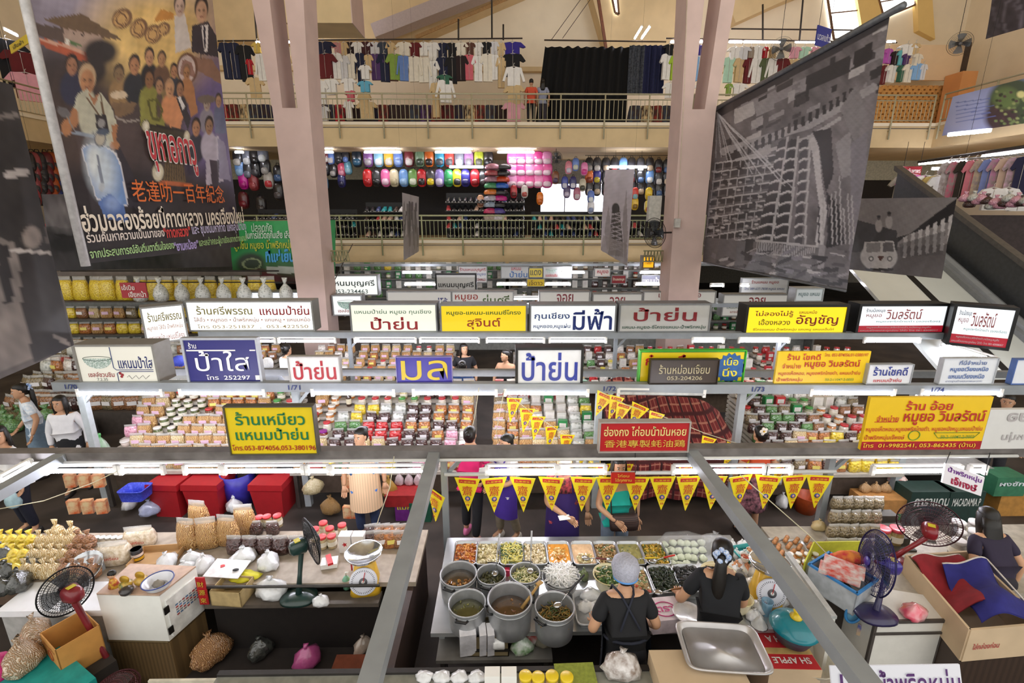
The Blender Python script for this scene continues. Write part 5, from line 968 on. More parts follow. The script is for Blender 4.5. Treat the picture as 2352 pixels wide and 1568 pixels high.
for i, (x, y, a, b, n) in enumerate([(1276, 408, '7a4a30', '4a3a5a', 'brown bag beside the bright opening'), (1306, 385, 'e08a9a', 'd8d0e0', 'rose and orange bag by the bright opening'), (1322, 378, '6a8ad0', 'd8dcc8', 'blue and yellow bag on the slanted rack'), (1342, 388, 'f08ac0', 'e0489a', 'pink bag at the top of the slanted rack'), (1297, 420, '3a4aa0', 'd0d0e0', 'blue striped bag by the bright opening'), (1316, 420, '2c2c6a', 'd8d8e4', 'navy striped bag on the slanted rack'), (1302, 440, '4a3a6a', 'c8c0d8', 'violet bag low on the slanted rack'), (1338, 425, 'c8c0a8', '4a4a40', 'cream faced bag under the pink one'), (1325, 445, 'b0607a', 'd8c8d0', 'dusky bag low beside the cream one'), (1357, 452, '5a78c8', 'e8eef0', 'blue bag above the white face bag'), (1357, 476, 'e4e4e8', '8a9ac0', 'white bag with a face print by the banner'), (1240, 456, 'e07a1c', 'c8641c', 'orange bag under the pink block'), (1205, 440, 'd8d4cc', 'a84a44', 'speckled bag under the pink block'), (1180, 440, 'b8343a', '6a2a2a', 'dark red bag under the pink block'), (1458, 445, 'd83a2c', '8ac0c8', 'red cap hung at lower right'), (1490, 445, 'e8c82c', 'd8b41c', 'upper yellow cap hung at lower right'), (1458, 468, 'e8c02c', '8a6a1c', 'left yellow cap hung at lower right'), (1488, 474, 'e8d45a', 'c83a2c', 'yellow cap with big eyes at lower right'), (1104, 462, 'e0ac8a', '7a4a34', 'round beige face bag hung among the bags')]):
    pack(x, y, 22.2, a, b, n, .72)
for i in range(9): # caps stacked in two hanging columns
    for c, (x, cols) in enumerate(((1131, ['b07a8a', 'a84a50', 'a87a8a', '4a9a6a', 'd87a2c', 'b8b4c0', '9aa8b8', 'c83a6a', 'b8a89a']), (1157, ['26262a', '1f1f26', 'c8441c', '2c6ac8', '1f1f26', 'c82a8a', '26262a', '5a4a9a', 'd8d4d8']))):
        p = at(x-i*(1.8 if c else .6), 382+i*14.5, y=22.1)
        def mk(col=cols[i]):
            def f(): mb = MB(); mb.loft([(-.12, .3, .18), (-.06, .34, .2), (.05, .3, .17), (.12, .12, .08)], M(col, .35, coat=.4, amount=.15), 14); mb.box((0, -.22, -.09), (.4, .2, .03), M(col, .4)); return mb.build('peaked_cap')
            return f
        place('cap'+cols[i], mk(), p, R.uniform(-.2, .2), 'peaked cap, %s from the top of the %s hanging column' % (ORD[i+1], 'dark' if c else 'coloured'), 'caps hung in columns', 'cap')
for (x0, x1, py, y, n) in ((812, 1135, 341, 23.05, 'top row of backpacks'), (836, 1122, 385, 22.85, 'second row of backpacks'), (1164, 1268, 344, 22.65, 'top pink bags'), (1164, 1268, 371, 22.65, 'middle pink bags'), (1164, 1268, 397, 22.65, 'lowest pink bags'), (1344, 1542, 357, 22.75, 'top row of bags near the right pillar'), (1344, 1542, 384, 22.75, 'second row of bags near the right pillar'), (1344, 1542, 411, 22.75, 'third row of bags near the right pillar')):
    rod(at(x0, py, y=y), at(x1, py, y=y), .012, 'thin rail holding the %s' % n, BLACK, 'hanging_rail')
# shoe racks behind the lower railing
SHC = ['e4e2e0', '26262a', 'c84a50', '3a4a7a', '2a9aa0', 'd8b4a0', '4a3a34']
def mk_shoe(c):
    def f(): mb = MB(); mb.loft([(0, .09, .24, 0, 0, 2.6), (.03, .1, .25, 0, 0, 2.6), (.1, .085, .2, 0, .03, 2.3), (.17, .06, .1, 0, .1, 2.2), (.2, .055, .08, 0, .11, 2.2)], M(c, .3, coat=.5, amount=.08), 12); mb.span((-.08, -.22, -.001), (.08, .2, .025), WHITE); return mb.build('shoe')
    return f
RS = random.Random(5)
for (xa, xb, zs, wh, dark) in ((-6.2, -3.9, (3.25, 3.6, 3.95, 4.3), 'left shoe rack', .25), (-2.6, .9, (3.25, 3.6, 3.95, 4.35, 4.7), 'middle shoe rack', .75), (1.2, 5.0, (3.25, 3.55, 3.9), 'right shoe rack', .4), (5.2, 7.0, (3.25, 3.6), 'shoe rack by right pillar', .6), (-11, -6.6, (3.3, 3.65, 4.0), 'shoe rack by left pillar', .8)):
    t = thing('shoe_rack', 'dark %s behind the lower gallery railing' % wh, 'rack', ((xa+xb)/2, 22, 0), 0); w = xb-xa
    for z in zs: mb = MB(); mb.span((-w/2, 0, z-.04), (w/2, .5, z), M('3a3634', .5)); mb.build('shelf_board', t)
    mb = MB(); mb.span((-w/2, .5, 3.1), (w/2, .55, zs[-1]+.4), BLACK); mb.build('back_board', t)
    for i, z in enumerate(zs):
        n = int(w/.24)
        for c in range(n):
            col = '26262a' if RS.random() < dark else RS.choice(SHC); place('shoe'+col, mk_shoe(col), (xa+.12+c*w/n, 22.24, z), RS.uniform(-.25, .25), '%s shoe, %s from left, %s shelf, %s' % ({'e4e2e0': 'white', '26262a': 'black', 'c84a50': 'red', '3a4a7a': 'navy', '2a9aa0': 'teal', 'd8b4a0': 'tan', '4a3a34': 'brown'}[col], ORD[c+1], ORD[i+1], wh), 'shoes on the gallery racks', 'shoe', 1.1)
# ---- clothes on the upper gallery
def mk_shirt(c, w, h, long=0, c2=None):
    def f():
        t = bpy.data.objects.new('hanging_shirt', None); sc.collection.objects.link(t); m = M(c, .85, col2=c2, scale=7, amount=.05); mb = MB(); s = w/2; q = min(.3, h*.3)
        pts = [(-s*.72, -h), (s*.72, -h), (s*.7, -q), (s*1.05, -q*(2.6 if long else 1.25)), (s*1.3, -q*(2.5 if long else 1.05)), (s*.85, -.03), (s*.25, 0), (0, -.05), (-s*.25, 0), (-s*.85, -.03), (-s*1.3, -q*(2.5 if long else 1.05)), (-s*1.05, -q*(2.6 if long else 1.25)), (-s*.7, -q)]
        mb.prism(pts, m, .12, (0, -.06, 0)); 
        mb.tube([(0, -.065, -.06), (0, -.065, -h*.97)], .008, M('cfc8c0', .7), 4); mb.build('garment', t)
        mb = MB(); mb.tube([(-s*.8, 0, -.04), (0, 0, .03), (s*.8, 0, -.04)], .014, M('d8d4cc', .5), 5); mb.tube([(0, 0, .03), (0, 0, .12), (.04, 0, .15)], .01, M('d8d4cc', .5), 5); mb.build('hanger', t); return t
    return f
SC_ = {'1f2440': 'navy', 'c88a8a': 'dusty pink', 'd8bc8c': 'tan', '2a1a1c': 'dark brown', 'f2f0ec': 'white', '4a2428': 'maroon', 'dcdce0': 'pale patterned', '3c4454': 'slate', 'efe8d8': 'cream', '18181c': 'black', '3a2e90': 'purple', '6a1f24': 'dark red', '8aa84a': 'green', '6a8ac8': 'blue', '5c3a30': 'brown', 'd86a78': 'pink', '6ab8d8': 'sky blue', 'b8e0c8': 'mint', '5a6444': 'olive', 'b8202c': 'red', 'a8c83a': 'lime', 'e8a8b8': 'rose', 'e0c060': 'yellow', '583a70': 'plum', '3a6a54': 'dark green', '8ab8e8': 'light blue', '9a8a7a': 'taupe', 'c060c0': 'mauve', '6ac0c8': 'aqua'}
def shirts(lst, y, where, long=(), yaw=.0, grp='clothes hung on the upper gallery'):
    for i, (px, py, w, h, c) in enumerate(lst):
        p = at(px, py, y=y); q = at(px, py+h, y=y); W = w/1.0*(p.y*.966+1.4)/1110
        if i % 3 == 0: W *= 1.08
        place('shirt%s%d%d%d' % (c, w//4, h//8, i in long), mk_shirt(c, W*.85, p.z-q.z, i in long), p, R.uniform(-.25, .25)+yaw, '%s garment, %s from the left in %s' % (SC_[c], ORD[i+1], where), grp, 'garment')
T1 = [(742, 96, 46, 36, '1f2440'), (776, 98, 24, 34, 'c88a8a'), (790, 98, 20, 40, 'd8bc8c'), (804, 97, 20, 32, '2a1a1c'), (821, 97, 24, 32, 'f2f0ec'), (840, 96, 28, 34, '4a2428'), (860, 97, 26, 30, 'dcdce0'), (880, 97, 24, 34, '3c4454'), (897, 98, 22, 40, 'd8bc8c'), (928, 97, 30, 32, 'efe8d8'), (952, 98, 28, 34, '6a1f24'), (973, 97, 26, 32, 'f2f0ec'), (994, 98, 26, 50, 'f2f0ec'), (1016, 99, 28, 44, '1f2440'), (1038, 99, 26, 48, '18181c'), (1059, 98, 26, 32, 'efe8d8'), (1079, 98, 24, 32, '5c3a30'), (1098, 98, 22, 34, 'f2f0ec'), (1117, 97, 24, 32, '18181c'), (1135, 96, 20, 34, 'dcdce0'), (1151, 98, 18, 50, 'd8bc8c'), (1177, 97, 44, 38, '3a2e90')]
shirts(T1, 22.35, 'the top row left of the curtain')
T2 = [(746, 124, 44, 56, '6a1f24'), (772, 122, 26, 60, 'f2f0ec'), (788, 128, 26, 56, 'dcdce0'), (806, 124, 22, 58, 'efe8d8'), (826, 122, 22, 76, '1f2440'), (846, 126, 22, 40, 'd8bc8c'), (862, 124, 28, 60, '583a70'), (882, 124, 30, 64, '1f2440'), (902, 126, 26, 60, '5c3a30'), (906, 124, 32, 60, '8aa84a'), (926, 128, 28, 58, '6a8ac8'), (950, 130, 32, 58, 'efe8d8'), (972, 132, 32, 60, 'efe8d8'), (994, 140, 28, 66, 'f2f0ec'), (1018, 132, 34, 62, '1f2440'), (1038, 132, 28, 60, '18181c'), (1058, 128, 30, 58, '2a1a1c'), (1077, 126, 26, 58, 'd86a78'), (1098, 128, 26, 56, 'f2f0ec'), (1120, 124, 30, 64, 'efe8d8'), (1137, 126, 18, 58, 'f2f0ec'), (1151, 132, 20, 70, 'd8bc8c'), (1178, 124, 46, 52, '18181c')]
shirts(T2, 22.15, 'the second row left of the curtain', (4, 10, 11, 12))
T3 = [(838, 150, 26, 34, 'f2f0ec'), (838, 186, 30, 26, '6ab8d8'), (836, 212, 28, 50, 'd8bc8c'), (1022, 184, 36, 52, 'f2f0ec'), (1021, 172, 30, 22, '3a6a54'), (1180, 154, 42, 44, 'f2f0ec'), (1181, 196, 38, 44, 'd8bc8c'), (1000, 190, 22, 80, 'd8bc8c'), (760, 182, 34, 36, 'f2f0ec'), (735, 186, 30, 54, 'f2f0ec'), (1180, 235, 46, 44, 'e8a8b8'), (800, 180, 30, 30, 'f2f0ec'), (805, 208, 22, 26, 'd86a78'), (742, 244, 26, 34, 'dcdce0'), (800, 232, 20, 44, 'f2f0ec'), (842, 234, 40, 40, 'd8bc8c')]
shirts(T3, 21.75, 'the lower hanging group left of the curtain', (3, 5))
T4 = [(515, 98, 22, 84, '1f2440'), (536, 98, 22, 84, '1f2440'), (560, 104, 34, 84, '18181c'), (590, 98, 20, 24, 'e0c060'), (598, 124, 24, 62, 'f2f0ec'), (584, 178, 34, 48, 'd8bc8c'), (646, 100, 20, 26, 'e8a8b8'), (656, 126, 28, 56, 'd8bc8c'), (655, 182, 30, 36, 'f2f0ec'), (572, 136, 12, 36, 'b8202c')]
shirts(T4, 22.2, 'the group around the left pillar', (4,))
T5 = [(1538, 102, 22, 26, '18181c'), (1556, 104, 22, 24, 'e0c060'), (1532, 124, 26, 60, 'f2f0ec'), (1552, 128, 24, 56, 'a8c83a'), (1540, 190, 30, 34, 'f2f0ec'), (1556, 186, 20, 34, 'b8202c'), (1612, 126, 26, 60, 'f2f0ec'), (1600, 130, 16, 56, '8ab8e8'), (1610, 192, 26, 30, 'f2f0ec'), (1608, 104, 20, 24, '3a2e90')]
shirts(T5, 22.2, 'the group around the right pillar')
T6 = [(1688, 108, 30, 26, 'f2f0ec'), (1708, 108, 26, 26, 'dcdce0'), (1726, 108, 20, 26, '9a8a7a'), (1742, 106, 26, 28, 'f2f0ec'), (1758, 108, 14, 26, 'b8202c'), (1776, 108, 20, 26, 'd8bc8c'), (1826, 108, 24, 26, 'e8a8b8'), (1848, 108, 26, 26, 'b8e0c8'), (1872, 108, 22, 26, 'e8a8b8'), (1676, 132, 26, 58, 'b8e0c8'), (1700, 134, 30, 56, 'd8bc8c'), (1721, 134, 24, 58, '6a1f24'), (1740, 134, 30, 58, 'f2f0ec'), (1760, 134, 26, 58, '5a6444'), (1778, 134, 28, 58, 'f2f0ec'), (1798, 134, 28, 50, '6a1f24'), (1822, 136, 26, 40, 'd8bc8c'), (1846, 136, 24, 40, 'f2f0ec'), (1675, 192, 14, 28, '8aa84a'), (1698, 192, 36, 30, 'f2f0ec')]
shirts(T6, 22.2, 'the rack above the ruin banner', (12, 14))
T7 = [(2042, 112, 24, 34, 'c060c0'), (2058, 118, 22, 32, '2a1a1c'), (2070, 116, 20, 34, '6ac0c8'), (2086, 102, 34, 26, 'f2f0ec'), (2082, 124, 22, 26, '583a70'), (2108, 124, 30, 28, 'efe8d8'), (2104, 100, 20, 30, 'd8bc8c'), (2032, 150, 18, 44, '6a1f24'), (2050, 150, 34, 40, 'f2f0ec'), (2072, 150, 16, 38, '3a6a54'), (2088, 148, 30, 42, 'efe8d8'), (2108, 146, 30, 38, '8ab8e8'), (2122, 148, 14, 36, 'dcdce0')]
shirts(T7, 22.0, 'the bunch at the corner, upper right', yaw=.2)
# low heaps of folded clothes behind the upper railing
for i in range(44):
    px = 515+i*24.5+(0 if i < 27 else 60)
    if 1215 < px < 1440 or 620 < px < 735: continue
    p = at(px, 268, y=22.3)
    c = R.choice(['6a1f24', '8a3028', '2a1a1c', '1f2440', 'd8bc8c', 'b8202c', '583a70', '3c4454', 'f2f0ec', 'c8641c'])
    def mk(col=c):
        def f(): mb = MB(); mb.loft([(0, .24, .2, 0, 0, 3), (.12, .26, .22, 0, 0, 3), (.3, .24, .2, .02, 0, 3), (.42, .18, .15, 0, 0, 3)], M(col, .9, col2='3a2a28', scale=9), 12); return mb.build('folded_clothes')
        return f
    place('fold'+c, mk(), (p.x, 22.3, 7.78), R.uniform(-.4, .4), 'pile of folded clothes behind the upper railing, %s from the left' % ORD[i+1], 'clothes piles behind the upper railing', 'clothes', scale=(1.25, 1, 2.0))
# black curtain
mb = MB(); a, b, c, d = at(1252, 106, y=22.6), at(1446, 106, y=22.6), at(1446, 285, y=22.6), at(1228, 285, y=22.6)
mb.sheet(lambda u, v: (a.x+(b.x-a.x)*u+(d.x-a.x)*v*(1-u), 22.6+.09*math.sin(u*62), a.z-(a.z-7.8)*v-.04*abs(math.sin(u*24))*(1-v)), 120, 6, M('0e0e10', .95)); tag(mb.build('black_curtain'), 'large black curtain hung on a rail on the upper gallery', 'curtain')
for i, (x0, x1, c, n) in enumerate(((1446, 1474, '2c3038', 'grey patterned'), (1474, 1498, '1c2148', 'left navy'), (1498, 1522, '1a1f44', 'right navy'))):
    mb = MB(); a, b = at(x0, 104, y=22.4), at(x1, 218, y=22.4); mb.sheet(lambda u, v: (a.x+(b.x-a.x)*u, 22.4+.05*math.sin(u*18), a.z+(b.z-a.z)*v), 24, 4, M(c, .9, col2='50545c' if i == 0 else None, scale=14)); tag(mb.build('hanging_cloth'), '%s hanging cloth right of the black curtain' % n, 'cloth')
# ---- right lower gallery: blouses and shirts
BL = [('d8d4d8', 'pale flowered'), ('d86a8a', 'red flowered'), ('3a342c', 'dark leafy'), ('e88a9a', 'salmon'), ('d8c0a0', 'beige flowered'), ('8a9ad8', 'blue'), ('d890c0', 'mauve flowered'), ('e0c4b0', 'cream rose'), ('e8c0d8', 'pink flowered'), ('2a2a4a', 'navy')]
for i, (c, n) in enumerate(BL):
    px = 2182+i*19.5; SC_[c] = n; p = at(px, 372-i*1.4, y=16.5-i*.22); place('bl'+c, mk_shirt(c, .42, 1.15, 0, 'a89a9a' if 'flower' in n else None), p, -.9+R.uniform(-.1, .1), '%s blouse hung on the lower right gallery, %s from the left' % (n, ORD[i+1]), 'blouses on the lower right gallery', 'garment')
for i, (px, py, c, n) in enumerate(((2080, 404, 'a8a494', 'long grey dress at the left of the white shirts'), (2098, 402, 'e070c0', 'pink shirt below the maroon sign'), (2126, 404, 'f2f0ec', 'large white shirt below the lamp'), (2152, 404, 'c0a860', 'mustard shirt between white ones'), (2168, 404, 'ecebe8', 'white shirt right of the mustard one'), (2098, 428, 'f0f0ee', 'small white shirt under the pink one'), (2282, 432, 'f0eeec', 'leftmost white uniform shirt on the front rack'), (2316, 432, 'f2f0f0', 'middle white uniform shirt on the front rack'), (2345, 434, 'eeeeee', 'right white uniform shirt at the picture edge'))):
    p = at(px, py, y=18-i*.3 if i < 6 else 14.5); place('ws%s%d' % (c, i), mk_shirt(c, .75 if i < 6 else .55, 1.0 if i < 6 else .62), p, -.3, n+', lower right gallery', None, 'garment')
rod(at(2110, 372, y=18.2), at(2400, 330, y=14.2), .05, 'thick dark rail over the blouses on the right gallery', M('3a3634', .5)); rod(at(2180, 368, y=16.6), at(2400, 350, y=14), .02, 'steel rail holding the blouses on the right gallery', STEEL)
for i in range(16):
    p = at(2215+i*10, 470+R.uniform(-8, 12), y=14.6-i*.1); place('pileR%d' % (i % 4), mk_tied('MDSM'[i % 4], .16, .3), (p.x, p.y, p.z), 0, 'wrapped flowered cloth bundle, %s from the left above the green side railing' % ORD[i+1], 'cloth bundles on the right gallery', 'bundle')
mb = MB(); a = at(2205, 500, y=14.2); b = at(2420, 500, y=13); mb.add([(a.x, 14.8, 3.1), (b.x, 13.2, 3.1), (b.x+.8, 14.0, 3.1), (a.x+.8, 15.6, 3.1)]+[(a.x, 14.8, 4.2), (b.x, 13.2, 4.2), (b.x+.8, 14.0, 4.2), (a.x+.8, 15.6, 4.2)], [(3, 2, 1, 0), (4, 5, 6, 7), (0, 1, 5, 4), (1, 2, 6, 5), (2, 3, 7, 6), (3, 0, 4, 7)], M('4a4040', .7)); tag(mb.build('cloth_table'), 'dark table under the cloth bundles on the right gallery', 'table')
# left galleries
for i, (px, py, x, c, n) in enumerate(((12, 90, -19.2, '18181c', 'long black garment at the upper left corner'), (44, 118, -18.8, '6a1f24', 'maroon garment under the yellow sign'), (66, 122, -18.8, '1f2440', 'navy garment beside the maroon one'), (58, 168, -18.6, 'e8a8b8', 'pink garment over the left railing'), (84, 172, -18.6, 'efe8d8', 'cream garment over the left railing'))):
    p = at(px, py, x=x); place('lg%d' % i, mk_shirt(c, 1.0, 1.7 if i < 2 else 1.0), p, .8, n, None, 'garment')
for i in range(24):
    px = 66+(i % 6)*13+R.uniform(-3, 3); py = 372+(i//6)*26; c = ['26262a', '3a4a8a', 'c8602c', '7a2a34', '34343a', 'a84a50'][(i*5) % 6]; p = at(px, py, x=-18.4)
    NM[c] = {'26262a': 'black', '3a4a8a': 'blue', 'c8602c': 'orange', '7a2a34': 'maroon', '34343a': 'charcoal', 'a84a50': 'rosy'}[c]
    place('packL'+c, mk_pack(c, '4a4a50'), p, .9, '%s handbag, %s from left, %s row, lower left gallery' % (NM[c], ORD[i % 6+1], ORD[i//6+1]), 'bags on the lower left gallery', 'bag')
# ---------------------------------------------------------------- cooked food stall in front
TZ = .75
ALU = M('b9bcbe', .32, metal=.85, scale=9, amount=.08); ALUD = M('b6b8ba', .4, metal=.55, scale=9, amount=.1); SHEET = M('c2c5c6', .3, metal=.7, scale=3, amount=.12)
def stuff(o, label, cat='food'): return tag(o, label, cat, None, 'stuff')
PLAS = M('e6e8ea', .18, coat=1, bump=.5, scale=16, amount=.06); CARD = M('c09a6a', .8, scale=4, amount=.06); CARDP = M('cdb594', .8, scale=4, amount=.06)
def noisy(w, d, amp, n=16, seed=1, mound=0.0, rnd_=None):
    r = random.Random(seed); ph = [r.random()*6 for _ in range(6)]
    def f(u, v):
        x, y = (u-.5), (v-.5); e = max(0, 1-max(abs(x), abs(y))*2)
        z = amp*(math.sin(x*21+ph[0])*math.sin(y*17+ph[1])+.6*math.sin(x*43+y*31+ph[2])+.5*math.sin(y*57-x*29+ph[3]))*min(1, e*6)+mound*(1-(2*x)**2)*(1-(2*y)**2)
        return (x*w, y*d, z)
    return f
def chunks(mb, w, d, z, n, cols, s, seed=2, long=1.0, round_=False):
    r = random.Random(seed)
    for i in range(n):
        x, y = r.uniform(-.46, .46), r.uniform(-.46, .46)
        if round_ and x*x+y*y > .2: continue
        m = M(r.choice(cols), .35, coat=.4, amount=.08); q = s*r.uniform(.6, 1.3)
        mb.box((x*w, y*d, z+r.uniform(0, s*.5)), (q*long, q*.7, q*.5), m, r.random()*6, r.uniform(-.5, .5), r.uniform(-.5, .5), .75)
def strandsm(mb, w, d, z, n, cols, ln, rad, seed=3, round_=False):
    r = random.Random(seed)
    for i in range(n):
        x, y = r.uniform(-.42, .42), r.uniform(-.42, .42)
        if round_ and x*x+y*y > .15: continue
        a = r.random()*6; P = []
        for k in range(5): P.append((x*w+math.cos(a)*ln*(k/4-.5), y*d+math.sin(a)*ln*(k/4-.5), z+r.uniform(0, rad*5))); a += r.uniform(-.5, .5)
        mb.tube(P, rad, M(r.choice(cols), .35, coat=.4, amount=.05), 5)
def tray_mesh(mb, w, d, h, mat):
    def ring(z, a, b): return (z, a/2, b/2, 0, 0, 7)
    mb.loft([ring(0, w*.86, d*.9), ring(h, w*.97, d*.97), ring(h, w*1.03, d*1.03), ring(h-.012, w*1.03, d*1.03), ring(h-.014, w*1.0, d*1.0), ring(.004, w*.88, d*.92)], mat, 40, False)
    mb.loft([ring(.006, w*.85, d*.89), ring(.008, w*.86, d*.9)], mat, 40, True)
# steel topped serving table
x0, x1 = G0, G1 = at(1003, 1440, z=TZ).x, 2.55
t = thing('serving_table', 'steel topped table with trays and pots of cooked food', 'table', (0, 0, 0))
mb = MB(); mb.span((-.66, 3.42, TZ-.04), (2.55, 4.7, TZ), SHEET); mb.build('table_top', t)
for a in (-.58, .9, 2.46):
    for b in (3.55, 4.6): mb = MB(); mb.bar((a, b, 0), (a, b, TZ-.04), .05, .05, STEEL); mb.build('leg', t)
mb = MB(); mb.span((-.6, 4.55, .1), (2.5, 4.6, TZ-.05), M('5a4a40', .6)); mb.build('front_board', t)
# upper row of nine trays
FD = [('orange chilli minced pork', 'd8702c', 'chunk', ['c8842c', 'a85a24', 'd89a4c', '8a4a24'], 'b85a20'), ('pale bamboo shoot curry', 'c8b88a', 'chunk', ['d8cc9a', 'b8a878', 'e0d4ac'], 'b0a068'), ('yellow green noodles', 'c8c05a', 'strand', ['d8d06a', 'c8b84a', '3a5a2c', 'e0d88a'], 'a8a048'), ('pale chicken strips', 'c8b890', 'chunk', ['e4d8b8', 'd8c8a0', 'b8a47a'], 'b09c68'), ('thick orange curry', 'e09a3c', 'chunkc', ['f0d8a0', 'd8b060', 'c8842c'], 'e39a3a'), ('creamy pink curry', 'e4c29a', 'chunkn', ['e8dcae', 'd8c488', 'c8b070'], 'e2bd92'), ('fried minced meat', 'a8845a', 'chunk', ['c8a878', '8a6a3c', '5a6a3a', 'b08a58'], '8a6a40'), ('clear olive soup', '9a9458', 'few', ['5a6a3a', 'b8b088'], '98925a'), ('yellow pumpkin curry', 'b8902c', 'chunk', ['d8b03c', '8a7a24', 'a8842c', '5a6a2c'], '8a7424')]
TX = [1069, 1121, 1175, 1229, 1284, 1340, 1394, 1449, 1504]
def tray(px, py, z, w, d, h, lab, rz=0, mat=ALU):
    p = at(px, py, z=z); o = MB(); tray_mesh(o, w, d, h, mat); o = o.build('metal_tray', None, (p.x, p.y, TZ), rz); tag(o, lab, 'tray'); return p
def fill(p, w, d, z, nm, spec, seed, rz=0, rnd=False, name='cooked_food'):
    nme, col, kind, cols, liq = spec; mb = MB(); r = w*.43
    if rnd: mb.loft([(-.02, r, r), (0, r, r), (.004, r*.6, r*.6), (.005, .001, .001)], M(liq, .15, coat=.8, amount=.12, scale=14), 28)
    else: mb.sheet(noisy(w*.94, d*.95, .006, 14, seed, .008), 18, 18, M(liq, .2, coat=.8, amount=.12, scale=16))
    if kind == 'chunk': chunks(mb, w*.9, d*.92, .006, 150, cols, .024, seed, 1.4, rnd)
    elif kind == 'chunkc':
        o = MB(); chunks(mb, w*.55, d*.5, .008, 60, cols, .02, seed, 1.6)
    elif kind == 'chunkn':
        k0 = len(mb.v); chunks(mb, w*.7, d*.4, .008, 60, cols, .022, seed, 1.4); mb.v[k0:] = [(x, y-d*.2, zz) for x, y, zz in mb.v[k0:]]
    elif kind == 'few': chunks(mb, w*.9, d*.9, .003, 22, cols, .014, seed, 1.5, rnd)
    elif kind == 'strand': strandsm(mb, w, d, .01, 130, cols, .1, .0045, seed, rnd)
    elif kind == 'leaf': chunks(mb, w*.92, d*.92, .01, 170, cols, .03, seed, 1.8, rnd); strandsm(mb, w*.9, d*.9, .02, 60, cols, .07, .004, seed+1, rnd)
    o = mb.build(name, None, (p.x, p.y, z), rz); stuff(o, nm); return o
for i, px in enumerate(TX):
    lab = 'aluminium tray, %s from the left in the far row, holding %s' % (ORD[i+1], FD[i][0])
    p = tray(px, 1272, TZ+.08, .245, .36, .105, lab); fill(p, .235, .345, TZ+.075, '%s in the %s tray of the far row' % (FD[i][0], ORD[i+1]), FD[i], 11+i)
def spoon(px, py, z, rz, col, label, ln=.22, bowl_='c8cacc', tilt=.25):
    t = thing('serving_spoon', label, 'spoon', at(px, py, z=z), rz); mb = MB(); mb.ball((0, 0, .012), (.034, .045, .014), M(bowl_, .15, metal=.9), 12, 6); mb.tube([(0, .03, .015), (0, .12, .03+tilt*.12)], .005, M(bowl_, .2, metal=.9), 6); mb.build('spoon_bowl', t)
    mb = MB(); mb.tube([(0, .11, .028+tilt*.1), (0, ln, .03+tilt*ln)], .009, M(col, .4, amount=.05), 7); mb.build('handle', t); return t
spoon(1455, 1286, TZ+.1, -1.9, 'e8c82c', 'serving spoon with yellow handle in the olive soup tray'); spoon(1499, 1290, TZ+.1, -1.6, 'd8342c', 'serving spoon with red handle in the pumpkin curry tray')
spoon(1345, 1283, TZ+.1, -2.1, '6a2a24', 'curved spoon with maroon handle in the pink curry tray'); spoon(1400, 1288, TZ+.12, -2.2, '8a3a2a', 'spoon with brown handle in the fried meat tray')
# pots
def pot(px, py, zr, rpx, h, label, spec, flabel, fz=.35, handles=(0.4, 3.5)):
    c = at(px, py, z=zr); dep = c.y*_cp+(CAMZ-zr)*_sp; r = rpx*dep/F; t = thing('cooking_pot', label, 'pot', (c.x, c.y, TZ)); h = zr-TZ
    mb = MB(); mb.lathe([(r*.86, 0), (r*.97, .02), (r, h*.5), (r, h*.97), (r*1.04, h), (r*.97, h), (r*.965, h*.95), (r*.96, h*.4), (r*.9, .03)], ALUD, n=40, caps=False); mb.lathe([(r*.87, .0), (r*.9, .03)], ALUD, n=40); mb.tube([(r*1.005*math.cos(a*PI/20), r*1.005*math.sin(a*PI/20), h*.86) for a in range(40)], .005, ALU, 5, True); mb.build('vessel', t)
    for a in handles:
        mb = MB(); d = Vector((math.cos(a), math.sin(a), 0)); n = Vector((-d.y, d.x, 0)); b = d*r; mb.tube([b-n*.05+Vector((0, 0, h*.85)), b+d*.035-n*.045+Vector((0, 0, h*.9)), b+d*.035+n*.045+Vector((0, 0, h*.9)), b+n*.05+Vector((0, 0, h*.85))], .011, M('1a1a1c', .4), 7); mb.build('handle', t)
    fill(c, r*2.15, r*2.15, zr-h*fz, flabel, spec, int(px), 0, True, 'soup')
    return c, r
pot(1053, 1316, 1.0, 41, 0, 'aluminium pot of brown stew, far left behind the front pots', ('', '', 'chunkn', ['8a5a24', 'b8843c', '6a4018'], '5a4a34'), 'brown stew with meat in the far left pot', .35, (1.4, 4.3))
pot(1128, 1317, .98, 33, 0, 'smaller aluminium pot of dark greens, second in the back pot row', ('', '', 'chunk', ['4a4a28', '3a3a1c', '5a5a38'], '4a4830'), 'dark green soup in the second pot of the back row', .4, (1.5, 4.4))
pot(1206, 1314, .98, 34, 0, 'smaller aluminium pot of pale noodles, third in the back pot row', ('', '', 'strand', ['d8d098', 'c8c07a', 'e4dcae', '6a7a3c'], 'b0a868'), 'pale vegetable noodles in the third pot of the back row', .3, (1.4, 4.6))
pot(1073, 1383, 1.0, 42, 0, 'aluminium pot of green broth, front left', ('', '', 'few', ['6a6a30', '8a8a4a'], '5c5a30'), 'green broth in the front left pot', .4, (1.2, 4.5))
pot(1171, 1373, 1.06, 50, 0, 'largest aluminium pot of brown soup, front middle', ('', '', 'few', ['8a5a34', '6a4424', 'a87a4c'], '5f4426'), 'brown soup in the largest pot', .42, (.2, 3.6))
pot(1274, 1391, 1.04, 45, 0, 'aluminium pot of fried noodles with a ladle, front right', ('', '', 'strand', ['6a5424', '8a6a30', '4a5a24', 'a8843c'], '5a4a24'), 'fried noodles and greens in the front right pot', .45, (1.1, 3.9))
